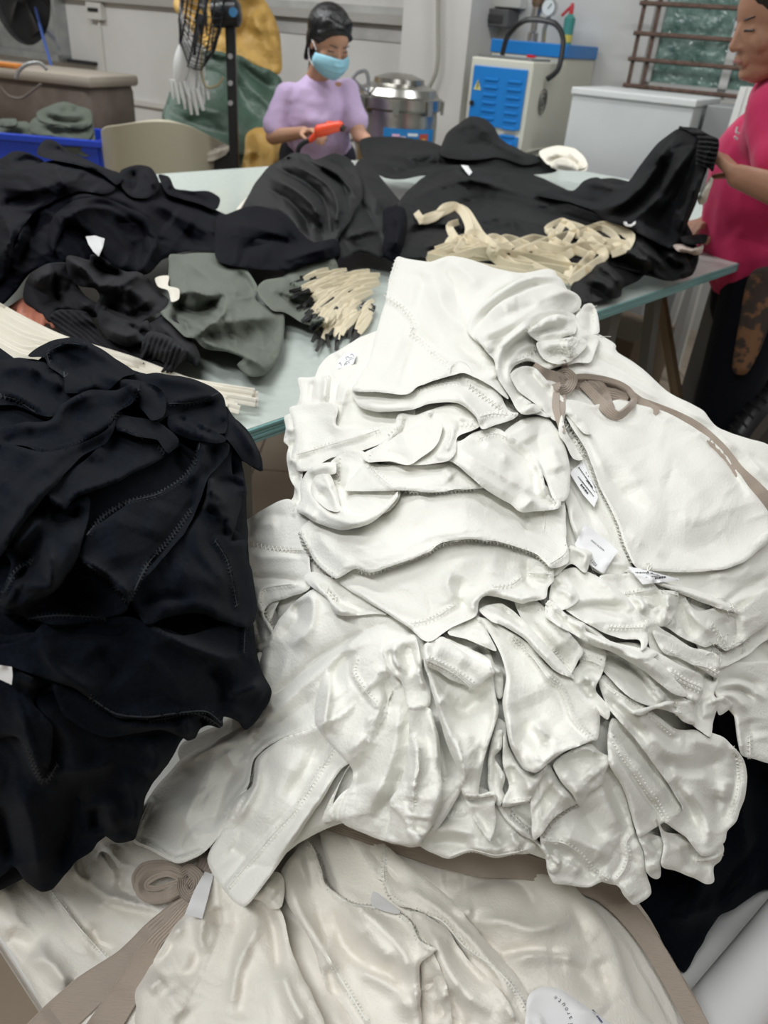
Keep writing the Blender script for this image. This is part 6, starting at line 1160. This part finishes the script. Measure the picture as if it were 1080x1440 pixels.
# cream knit far right, cloth near the pink woman
P(HT, 'Z', "758,214 770,208 785,205 805,208 820,218 827,232 824,240 805,240 790,236 775,232 765,226", "765,218 785,212 815,222:3:8;775,225 800,225 820,236:3:-8;785,208 795,225:3:6;800,210 805,235:3:-6;770,230 790,220 800,212:3:7", '', nz=(4,8,20), mat='ivory', name='knit_cloth', label='small heap of cream knitted cloth at the far right corner of the table', cat='cloth', R=10, lift=16)
kc = [o for o in C.objects if o.name.startswith('knit_cloth')][0]
for ol, fo in (("762,222 775,212 795,210 800,222 790,232 772,232", "768,222 790,216:3:6"), ("790,212 806,208 820,220 826,234 810,238 798,226", "800,214 815,228:3:6;795,225 812,234:3:-6"), ("775,228 790,222 808,228 812,240 790,240 776,236", "780,232 805,234:3:5")): P(HT, 'Z', ol, fo, '', nz=(5,6,20), mat='ivory', name='fold', parent=kc, R=6, lift=6, step=3)
P(HT, 'L', "700,470 740,465 780,480 820,465 815,500 790,510 760,500 720,495", "720,475 770,490 810,480:4:6", '', nz=(3,9,20), mat=mat('blush_cloth', (.6, .50, .44), .8), name='cloth', label='pale blush cloth at the table edge in front of the woman in pink', cat='cloth', R=4, lift=7)
P(HT, 'L', "730,435 790,425 835,425 830,460 780,465 740,458", "", '', nz=(3,9,20), name='cloth', label='small black cloth behind the blush cloth at the right table edge', cat='cloth', R=4, lift=7)
P(HT, 'L', "800,280 830,230 850,195 862,205 850,250 830,300 805,305", "810,290 840,220:4:5", '', nz=(2,9,60), mat='ivory', name='cloth', label='white cloth behind the lifted trousers beside the woman in pink', cat='cloth', R=3, lift=-12)
# ---------------------------------------------------------------- drawstrings, tapes and cords
rng = random.Random(5)
def bowed(x, y, a, L, curl):
    pts = []; 
    for k in range(6):
        t = k / 5; pts.append((x + math.cos(a + curl * t) * L * t, y + math.sin(a + curl * t) * L * t * .8))
    return np.array(pts)
M['aglet'] = mat('black_cord_tip', (.012, .012, .012), .5)
for i in range(84):
    # rows fan out down-left from the bundle line (545,385)-(525,450)
    t = rng.random(); row = rng.random()
    x = 540 - 85 * row * (1 - .25 * t) - 18 * t; y = 384 + 66 * t + rng.uniform(-4, 4) - 6 * row
    a = math.pi - .10 - .95 * t - .25 * row + rng.uniform(-.2, .2); L = 28 + 14 * rng.random()
    q = bowed(x, y, a, L, rng.uniform(-.3, .3)); q[:, 1] = 2 * y - q[:, 1] if False else q[:, 1]
    q[:, 1] = y + (abs(math.sin(a)) * L * .85) * np.linspace(0, 1, 6) ** 1.1 + 0 * q[:, 1]
    inner = strip(HT, 'Z', q, [3.2, 4.6, 5.4, 4.6, 3.6], 2.5 + 6.5 * (1 - row), 'natural', name='drawstring', label='short cream drawstring loop with a black tip in the bunch beside the white pile', group='cream drawstring loops with black tips', cat='drawstring', thick=1.6, raise_=[0, 2, 4, 3, 0], n=2)
    e = q[-1]; d = q[-1] - q[-2]; d = d / (np.linalg.norm(d) + 1e-6)
    tq = np.array([e - d * 2, e + d * 6, e + d * (15 + 7 * rng.random()) + rng.uniform(-2, 2)])
    strip(HT, 'Z', tq, [2.8, 2.6, 2.2], (2.0 if rng.random() < .75 else 7), 'aglet', name='black_tip', parent=inner, thick=1.6, n=2)
for x, y in ((512, 430), (521, 433), (611, 303), (700, 357), (712, 360)):
    q = cr([(x, y - 4), (x + 5, y - 2), (x + 4, y + 3), (x, y + 4), (x - 4, y + 1)], 4, True); D = bil(HT.buf, q) - .022
    mb = MB(); mb.tube(at(q[:, 0], q[:, 1], D), .0035, 6, closed=True); tag(mb.build('toggle_ring', mat('black_shiny_ring', (.01, .01, .012), .15)), {512: 'shiny black ring in the drawstring bunch, left of two side by side', 521: 'shiny black ring in the drawstring bunch, right of two side by side', 611: 'shiny black ring at the upper left end of the tangled tapes', 700: 'shiny black ring low in the tangled tapes, left of two', 712: 'shiny black ring low in the tangled tapes, right of two'}[x], 'ring', 'black rings on the drawstrings')
# long cream tapes in loops
tapes = ["585,298 595,310 612,305 625,292 640,290 652,300 660,320 655,340 640,335 632,318 645,312", "588,312 600,306 620,300 640,292 655,298 668,318 680,335 700,345 720,350",
 "603,360 630,350 650,335 665,340 690,350 720,345 740,350", "600,368 640,362 680,352 710,356 750,362 790,372 830,378", "612,352 640,345 670,352 700,362 730,372 770,376 800,380", "640,355 660,330 672,328 690,345 720,372 750,378",
 "640,330 630,345 645,355 670,350 690,335 705,338 720,350", "690,350 710,335 740,345 760,358 790,362 810,350 820,335", "700,365 740,350 770,338 800,330 830,322 850,318 875,325 885,335", "775,345 780,330 770,322 790,312 800,320 815,330 835,320 850,316 870,322 888,332 880,350 860,358",
 "795,310 785,325 775,335 790,345 800,335 805,322 795,312", "830,325 845,320 862,330 868,345 858,352 840,348 828,335", "740,350 760,345 790,352 820,345 840,348 850,360 830,375 810,390 800,398", "760,362 790,366 800,380 795,392", "812,340 835,352 820,370 800,392", "650,365 690,360 730,366 770,384 800,395",
 "620,358 650,352 690,358 720,368", "820,330 850,340 880,345 868,352 850,352", "720,345 750,335 780,342 810,352 835,362", "700,340 690,355 710,372 740,380 780,386", "600,360 622,366 660,374 700,380 740,386", "780,320 800,316 830,328 850,342"]
for i, s in enumerate(tapes):
    strip(HT, 'Z', s, [7, 8.5, 9, 8.5, 7], 5 + rng.random() * 9, 'natural', name='cotton_tape', label='cream cotton drawstring tape in the tangled pile right of the white pile peak', cat='tape', group='tangled cream tapes on the black garments', thick=1.4, twist=[rng.uniform(-.7, .7) for _ in range(4)], raise_=[rng.uniform(0, 7) for _ in range(5)], n=6)
# ivory cords running from the far left under the navy pile
def lines_cord(k):
    t = k / 17; y0 = 428 + 78 * t + rng.uniform(-3, 3); sp = rng.uniform(-6, 6)
    return [(-30, y0 - 12 + sp), (30, y0 + 22 + sp), (90, 478 + 34 * t), (180, 508 + 24 * t + sp), (260, 535 + 22 * t), (300 + 66 * rng.random(), 549 + 30 * t + rng.uniform(-4, 4))]
for k in range(18):
    q = np.array(lines_cord(k))
    strip(HT, 'Z', q, [5.5, 5.5, 5, 5, 5, 5], 5 + 5 * rng.random(), 'ivory', name='flat_cord', label='long ivory flat cord in the bundle running under the navy pile', cat='cord', group='ivory cords at the left of the table', thick=2.2, n=8)
# ---------------------------------------------------------------- people
def cap(mb, a, b, ra, rb, n=14, flat=1.0, fd=None):
    a = Vector(a); b = Vector(b); ax = (b - a); L = ax.length
    if L < 1e-5: ax = Vector((0, 0, 1)); L = 1e-5
    q = ax.to_track_quat('Z', 'Y').to_matrix().to_4x4()
    if fd is not None:      # flatten along direction fd
        z = ax.normalized(); y = Vector(fd); y = (y - z * y.dot(z)).normalized(); x = y.cross(z); q = Matrix(((x.x, y.x, z.x, 0), (x.y, y.y, z.y, 0), (x.z, y.z, z.z, 0), (0, 0, 0, 1)))
    prof = [(max(ra * math.cos(t), 1e-4), ra * math.sin(t)) for t in np.linspace(-PI/2, 0, 6)] + [(max(rb * math.cos(t), 1e-4), L + rb * math.sin(t)) for t in np.linspace(0, PI/2, 6)]
    mb.lathe(prof, (0, 0, 0), n, Matrix.Translation(a) @ q @ Matrix.Diagonal((1, flat, 1, 1)))
def remesh(o, vox, sm=6, par=None):
    md = o.modifiers.new('r', 'REMESH'); md.mode = 'VOXEL'; md.voxel_size = vox; md.use_smooth_shade = True
    md = o.modifiers.new('s', 'SMOOTH'); md.iterations = sm; md.factor = .5
    return o
skin = mat('skin', (.52, .30, .20), .5, spec=.35, sss=.15, col2=(.48, .26, .17), cscale=14)
skin2 = mat('tanned_skin', (.50, .28, .19), .5, spec=.35, sss=.15, col2=(.44, .23, .15), cscale=14)
hairm = mat('black_hair', (.008, .008, .009), .35, spec=.5, bump=.8, bscale=70, stretch=(1, 1, .15), bdist=.01)
def head_parts(mb, c, f, s=1.0, up=Vector((0, 0, 1))):
    f = Vector(f).normalized(); r = f.cross(up).normalized(); u = r.cross(f).normalized()
    T_ = lambda x, y, z: Vector(c) + (f * x + r * y + u * z) * s
    B_ = Matrix(((f.x, r.x, u.x, 0), (f.y, r.y, u.y, 0), (f.z, r.z, u.z, 0), (0, 0, 0, 1)))
    mb.sphere(T_(-.01, 0, .03), .095 * s, 14, (1.0, .80, .95), B_)
    mb.sphere(T_(.022, 0, -.02), .072 * s, 14, (.95, .86, 1.15), B_)
    cap(mb, T_(.045, 0, -.085), T_(.0, 0, -.07), .036 * s, .055 * s)
    for sg in (-1, 1):
        mb.sphere(T_(.055, sg * .036, -.022), .030 * s, 8, (.8, 1, 1), B_)          # cheek
        mb.sphere(T_(.066, sg * .028, .024), .0145 * s, 8, (.7, 1.3, .5), B_)        # brow
        mb.sphere(T_(.068, sg * .031, .005), .0125 * s, 8, (.9, 1.35, .8), B_)       # eyelid
        mb.sphere(T_(-.008, sg * .078, -.012), .028 * s, 8, (.55, .28, 1.05), B_)    # ear
        mb.sphere(T_(-.002, sg * .083, -.012), .012 * s, 8, (.8, .3, 1.4), B_)
    cap(mb, T_(.082, 0, .012), T_(.099, 0, -.026), .0085 * s, .0125 * s)
    for sg in (-1, 1): mb.sphere(T_(.090, sg * .012, -.030), .0085 * s, 6, (1, 1, .8), B_)
    cap(mb, T_(.086, -.018, -.056), T_(.086, .018, -.056), .0065 * s, .0065 * s, 8); cap(mb, T_(.083, -.015, -.067), T_(.083, .015, -.067), .0075 * s, .0075 * s, 8)
    mb.sphere(T_(.074, 0, -.092), .019 * s, 8, (.8, 1.1, .8), B_)
    return T_, B_, f, r, u
def hand(mb, w, d, palmn, s=1.0, curl=.9, thumb_side=1, grip=None):
    """w wrist, d hand direction, palmn palm normal; five separate curled fingers"""
    w = Vector(w); d = Vector(d).normalized(); pn = Vector(palmn); pn = (pn - d * pn.dot(d)).normalized(); sd = d.cross(pn)
    for k in range(4):
        y = (k - 1.5) * .019 * s; cap(mb, w + d * .015 * s + sd * y * .7, w + d * .085 * s + sd * y, .014 * s, .0115 * s, 10)
    for k in range(4):
        y = (k - 1.5) * .0205 * s; L = (.076, .086, .080, .062)[k] * s; p0 = w + d * .088 * s + sd * y; a = 0; r = (.0092, .0095, .009, .008)[k] * s
        for j, fr in enumerate((.42, .33, .25)):
            a += curl * (.45, .55, .4)[j]; q = p0 + (d * math.cos(a) + pn * math.sin(a)) * L * fr; cap(mb, p0, q, r, r * .92, 8); p0 = q; r *= .92
    t0 = w + d * .025 * s - sd * thumb_side * .026 * s; t1 = t0 + (d * .5 - sd * thumb_side * .7 + pn * .35).normalized() * .04 * s; t2 = t1 + (d * .85 + pn * .45 * curl - sd * thumb_side * .1).normalized() * .032 * s; t3 = t2 + (d * .8 + pn * .6 * curl + sd * thumb_side * .2).normalized() * .026 * s
    cap(mb, t0, t1, .0145 * s, .0115 * s, 8); cap(mb, t1, t2, .011 * s, .0098 * s, 8); cap(mb, t2, t3, .0098 * s, .008 * s, 8)
# ---- woman in lavender
Y0 = 3.92
hc = on_y(464, 60, 3.84); fdir = Vector((.50, -.70, -.42))
neck = on_y(446, 112, 3.97); shA = on_y(404, 134, 3.96); shB = on_y(487, 131, 3.99); chest = on_y(446, 160, 3.98); pel = Vector((chest.x, chest.y + .06, .90))
elA = on_y(384, 192, 3.92); wrA = on_y(428, 186, 3.74); elB = on_y(505, 190, 3.88); wrB = on_y(516, 197, 3.72)
w1 = thing('person', (pel.x, pel.y, 0), 'woman in lavender t-shirt and blue face mask holding an orange tool behind the table', 'person')
mb = MB(); T_, B_, hf, hr, hu = head_parts(mb, hc, fdir, 1.0)
cap(mb, hc - hu * .07 - hf * .02, neck, .046, .052); cap(mb, neck, chest, .055, .10); cap(mb, shA, shB, .05, .05)
cap(mb, chest, pel, .11, .12, fd=(0, 1, 0), flat=.8)
for sh, el, wr in ((shA, elA, wrA), (shB, elB, wrB)): cap(mb, sh, el, .044, .036); cap(mb, el, wr, .036, .024)
hand(mb, wrA, (on_y(452, 182, 3.66) - wrA), (0.25, -.3, -1), .95, 1.2, 1); hand(mb, wrB, (.2, -.9, -.35), (0, 0, -1), .92, .5, -1)
for sg in (-1, 1):
    hp = pel + Vector((sg * .085, 0, -.02)); kn = Vector((hp.x + sg * .01, hp.y - .01, .47)); an = Vector((hp.x + sg * .02, hp.y + .02, .08)); cap(mb, hp, kn, .085, .055); cap(mb, kn, an, .052, .036); cap(mb, an - Vector((0, 0, .045)), an + Vector((.06, -.15, -.05)), .032, .03)
body = wpart('body', mb, skin, w1); remesh(body, .006, 4)
lav = mat('lavender_cotton', (.60, .46, .70), .8, sheen=.2, spec=.15)
mb = MB(); cap(mb, neck - Vector((0, 0, .050)), chest, .090, .145, fd=(0, 1, 0), flat=.9); cap(mb, shA + Vector((.02, 0, -.02)), shB + Vector((-.02, 0, -.02)), .062, .062)
cap(mb, chest - Vector((0, 0, 0)), pel, .155, .165, fd=(.1, 1, 0), flat=.74); cap(mb, shA, chest, .06, .14, fd=(0, 1, 0), flat=.75); cap(mb, shB, chest, .06, .14, fd=(0, 1, 0), flat=.75)
cap(mb, shA, shA.lerp(elA, .76), .058, .060); cap(mb, shB, shB.lerp(elB, .66), .056, .058)
o = wpart('t_shirt', mb, lav, w1); remesh(o, .010, 5)
def clouds(o, strength, size, name='folds'):
    tx = bpy.data.textures.new(name, 'CLOUDS'); tx.noise_scale = size; tx.noise_depth = 2; md = o.modifiers.new('d', 'DISPLACE'); md.texture = tx; md.strength = strength; md.mid_level = .5; md.texture_coords = 'LOCAL'
clouds(o, .03, .11)
mb = MB(); prof = [neck + Vector((math.cos(t) * .066, math.sin(t) * .058 - .01, -.022 - .035 * math.sin(-t) * (1 if math.sin(t) < 0 else .3))) for t in np.linspace(0, 2 * PI, 28, endpoint=False)]; mb.tube(prof, .007, 6, closed=True); wpart('collar', mb, lav, w1)
mb = MB()
for sg in (-1, 1): hp = pel + Vector((sg * .085, 0, -.02)); kn = Vector((hp.x + sg * .01, hp.y - .01, .47)); an = Vector((hp.x + sg * .02, hp.y + .02, .12)); cap(mb, hp, kn, .105, .075); cap(mb, kn, an, .072, .06)
o = wpart('trousers', mb, mat('dark_trousers', (.02, .02, .03), .8), w1); remesh(o, .012, 4)
for sg in (-1, 1):
    hp = pel + Vector((sg * .105, .02, 0)); mb = MB(); cap(mb, Vector((hp.x, hp.y, .04)), Vector((hp.x + .06, hp.y - .15, .035)), .042, .038); o = wpart('shoe', mb, 'black', w1)
mk = mat('blue_face_mask', (.30, .58, .70), .7); mb = MB(); vs_ = []; nu, nv = 14, 8
for j in range(nv + 1):
    v = j / nv; z = -.008 - .098 * v + .0
    for i in range(nu + 1):
        a_ = (i / nu * 2 - 1) * 1.22; bul = .105 + .017 * math.exp(-(a_ / .35) ** 2) * (1 - .6 * v) + .016 * math.sin(PI * min(1, v * 1.15)) - (.006 if j % 2 else 0) * (1 - abs(i / nu * 2 - 1)) - .018 * max(0, v - .75) * 4 * .5
        vs_.append(T_(-.005 + bul * math.cos(a_) * .98, bul * math.sin(a_) * (.79), z + .020 * (abs(a_) / 1.22) ** 2 * (1 - 2 * v) * -1))
mb.add(vs_, [(j * (nu + 1) + i, j * (nu + 1) + i + 1, (j + 1) * (nu + 1) + i + 1, (j + 1) * (nu + 1) + i) for j in range(nv) for i in range(nu)])
o = wpart('face_mask', mb, mk, w1); md = o.modifiers.new('t', 'SOLIDIFY'); md.thickness = .002; md.offset = 1
for sg in (-1, 1):
    mb = MB(); mb.tube(cr([list(T_(.032, sg * .078, -.018)), list(T_(.01, sg * .085, .0)), list(T_(-.02, sg * .088, .004)), list(T_(-.022, sg * .085, -.03)), list(T_(.0, sg * .083, -.07)), list(T_(.034, sg * .072, -.085))], 5), .0022, 5); wpart('mask_strap', mb, 'paper', w1)
mb = MB(); mb.sphere(T_(-.030, 0, .046), .104, 14, (1.0, .90, .88), B_); cap(mb, T_(.050, .020, .082), T_(.030, .070, .045), .028, .018); cap(mb, T_(.055, -.0, .082), T_(.045, -.062, .045), .024, .014); mb.sphere(T_(-.060, 0, -.01), .080, 12, (.80, .98, 1.1), B_)
for sg in (-1, 1): cap(mb, T_(.030, sg * .045, .095), T_(.008, sg * .080, .030), .022, .012); cap(mb, T_(-.02, sg * .078, .02), T_(-.045, sg * .07, -.09), .022, .014)
cap(mb, T_(-.07, 0, -.03), T_(-.075, 0, -.16), .045, .028)
o = wpart('hair', mb, hairm, w1); remesh(o, .006, 4)
mb = MB()
for sg in (-1, 1):
    cap(mb, T_(.080, sg * .020, .004), T_(.074, sg * .046, .004), .0028, .0022, 6)
    cap(mb, T_(.088, sg * .016, .026), T_(.076, sg * .048, .030), .0028, .0016, 6)
wpart('eyebrows_and_lashes', mb, hairm, w1)
# orange tool in her hand
orm = mat('orange_tool_plastic', (.80, .08, .03), .35)
hA = on_y(446, 186, 3.62); tl = thing('heat_gun', tuple(hA), 'bright orange-red hand tool held by the woman in lavender', 'tool')
mb = MB(); a_ = on_y(450, 184, 3.60); b_ = on_y(477, 177, 3.58); cap(mb, a_, b_, .026, .020); cap(mb, on_y(462, 176, 3.60), b_, .016, .016); o = wpart('body', mb, orm, tl)
mb = MB(); cap(mb, a_, on_y(437, 197, 3.62), .014, .012); wpart('handle', mb, orm, tl)
mb = MB(); mb.tube([b_, on_y(484, 182, 3.57)], [.016, .013], 12); wpart('nozzle', mb, 'black', tl)
mb = MB(); mb.tube(cr([list(on_y(x, y, 3.62)) for x, y in ((437, 197), (428, 200), (420, 208), (419, 222), (430, 232))], 6), .010, 6); wpart('cord', mb, 'black', tl)
# ---- woman in pink
Yp = 2.34
hc = on_y(1090, 30, Yp); fdir = Vector((-.93, -.12, -.34))
neck = on_y(1112, 112, Yp + .02); shA = on_y(1092, 160, Yp - .10); shB = on_y(1085, 150, Yp + .20); chest = on_y(1092, 225, Yp + .06); bel = on_y(1060, 330, Yp + .08); pel = on_y(1072, 400, Yp + .10)
Dh = float(bil(HT.buf, np.array([[992., 225.]]))[0]); elA = on_y(1116, 275, Yp - .27); wrA = V1(1038, 248, 1.885); elB = on_y(1075, 290, Yp + .26); wrB = on_y(996, 312, Yp + .12)
w2 = thing('person', (pel.x, pel.y, 0), 'woman in a pink t-shirt lifting black trousers by the waist at the right edge', 'person')
mb = MB(); T_, B_, hf, hr, hu = head_parts(mb, hc, fdir, 1.06)
cap(mb, hc - hu * .07 - hf * .03, neck, .052, .058); cap(mb, neck, chest, .06, .11); cap(mb, shA, shB, .055, .05); cap(mb, chest, bel, .115, .13); cap(mb, bel, pel, .13, .13)
for sh, el, wr in ((shA, elA, wrA), (shB, elB, wrB)): cap(mb, sh, el, .052, .044); cap(mb, el, wr, .044, .028)
hand(mb, wrA, V1(1009, 218, 1.925) - wrA, Vector((-.6, .75, -.3)), 1.0, 1.3, 1); hand(mb, wrB, on_y(972, 318, Yp + .06) - wrB, (-.2, -.4, -1), .95, 1.1, -1)
feet = []
for sg, dx in ((-1, 0), (1, .10)):
    hp = pel + Vector((dx - .03, sg * .09, -.03)); kn = Vector((hp.x - .01 + dx * .3, hp.y, .48)); an = Vector((hp.x + .02 + dx * .5, hp.y + sg * .01, .08)); feet.append((hp, kn, an)); cap(mb, hp, kn, .09, .06); cap(mb, kn, an, .056, .038); cap(mb, an - Vector((0, 0, .045)), an + Vector((-.17, 0, -.05)), .034, .03)
body = wpart('body', mb, skin2, w2); remesh(body, .005, 4)
pk = mat('pink_jersey', (.62, .035, .13), .75, sheen=.15, spec=.2)
mb = MB(); cap(mb, neck - Vector((0, 0, .06)), chest, .09, .145); cap(mb, shA + Vector((0, .02, 0)), shB + Vector((0, -.02, 0)), .068, .062)
cap(mb, chest + Vector((-.035, 0, 0)), bel, .14, .165, fd=(0, 1, 0), flat=1.05); cap(mb, bel, pel + Vector((-.01, 0, .035)), .165, .150); cap(mb, shA, chest, .07, .14); cap(mb, shB, chest, .07, .14)
cap(mb, shA, shA.lerp(elA, .52), .074, .082); cap(mb, shB, shB.lerp(elB, .52), .072, .078)
o = wpart('t_shirt', mb, pk, w2); remesh(o, .010, 5); clouds(o, .03, .13)
mb = MB(); t0, z0_ = onw(0, 0, 0)
for k, (x, y, x2, y2) in enumerate(((1037, 178, 1035, 186), (1035, 186, 1039, 188), (1033, 192, 1037, 196))): mb.tube([on_y(x, y, Yp - .12), on_y(x2, y2, Yp - .12)], .003, 4)
wpart('chest_print', mb, 'paper', w2)
mb = MB()
for hp, kn, an in feet: cap(mb, hp + Vector((0, 0, .06)), kn, .125, .092); cap(mb, kn, an + Vector((0, 0, .03)), .092, .078)
cap(mb, pel, pel + Vector((0, 0, -.05)), .15, .14)
o = wpart('trousers', mb, mat('black_trousers', (.006, .007, .011), .85, sheen=.05, spec=.1), w2); remesh(o, .012, 4)
for hp, kn, an in feet:
    mb = MB(); cap(mb, Vector((an.x, an.y, .045)), Vector((an.x - .17, an.y, .038)), .045, .04); wpart('shoe', mb, 'black', w2)
pat = mat('brown_batik_print', (.20, .10, .05), .8, col2=(.05, .035, .03), cscale=22, p0=.45, p1=.52)
mb = MB(); row = [((1052, 378), (1100, 372)), ((1044, 430), (1090, 425)), ((1036, 480), (1075, 475)), ((1028, 524), (1050, 528))]; vs_ = []
for (x0, y0), (x1, y1) in row: vs_ += [on_y(x0, y0, Yp - .075 - .03), on_y((x0 + x1) / 2, (y0 + y1) / 2, Yp - .10 - .03), on_y(x1, y1, Yp - .075 - .03)]
mb.add(vs_, [(3*i + j, 3*i + j + 1, 3*i + 4 + j, 3*i + 3 + j) for i in range(3) for j in range(2)]); o = wpart('patterned_panel', mb, pat, w2); md = o.modifiers.new('s', 'SUBSURF'); md.render_levels = 2; md.levels = 2; md = o.modifiers.new('t', 'SOLIDIFY'); md.thickness = .006
mb = MB(); mb.sphere(T_(-.03, 0, .05), .108, 14, (1.05, .88, .88), B_); mb.sphere(T_(-.10, 0, .03), .05, 10, (1, 1, 1), B_)
for sg in (-1, 1): cap(mb, T_(.050, sg * .040, .098), T_(-.005, sg * .085, .045), .018, .013); cap(mb, T_(-.01, sg * .085, .04), T_(-.05, sg * .075, -.03), .015, .012)
o = wpart('hair', mb, mat('dark_brown_hair', (.020, .014, .012), .4, bump=.8, bscale=60, stretch=(1, 1, .2), bdist=.01), w2); remesh(o, .006, 4)
mb = MB()
for sg in (-1, 1): cap(mb, T_(.082, sg * .020, .004), T_(.074, sg * .046, .003), .0028, .0022, 6); cap(mb, T_(.083, sg * .022, .026), T_(.070, sg * .046, .030), .0022, .0012, 6)
wpart('eyebrows_and_lashes', mb, hairm, w2)
mb = MB(); cap(mb, T_(.091, -.016, -.0605), T_(.091, .016, -.0605), .0045, .0045, 8); wpart('lips', mb, mat('lips', (.36, .13, .11), .5), w2)
# ---- a hand reaching in from the left edge, under the fleece garment
Dq = lambda x, y: float(bil(HT.buf, np.array([[float(x), float(y)]]))[0])
hw = V1(72, 400, Dq(72, 400) + .16)
w3 = thing('person', tuple(hw), 'reddish fingertips of a person showing at the left under the washed black sleeve', 'person')
tip = V1(47, 452, Dq(47, 440) - .052); dr_ = tip - hw; hw = tip - dr_.normalized() * .14
mb = MB(); cap(mb, hw - dr_.normalized() * .25, hw, .036, .028); hand(mb, hw, dr_, (0, -.2, -1), .80, .3, 1)
body = wpart('hand', mb, mat('ruddy_skin', (.46, .17, .11), .5, sss=.15), w3); remesh(body, .0035, 4)
# ---------------------------------------------------------------- give top-level meshes an origin at their own base
bpy.context.view_layer.update()
for o in list(C.objects):
    if o.type == 'MESH' and o.parent is None:
        co = np.empty(len(o.data.vertices) * 3); o.data.vertices.foreach_get('co', co); co = co.reshape(-1, 3)
        b = Vector(((co[:, 0].min() + co[:, 0].max()) / 2, (co[:, 1].min() + co[:, 1].max()) / 2, co[:, 2].min()))
        if o.get('kind') == 'structure': continue
        o.data.transform(Matrix.Translation(-b)); o.location = b
        for ch in o.children:
            ch.matrix_parent_inverse = Matrix.Translation(-b)
print('verts', STATS[0])
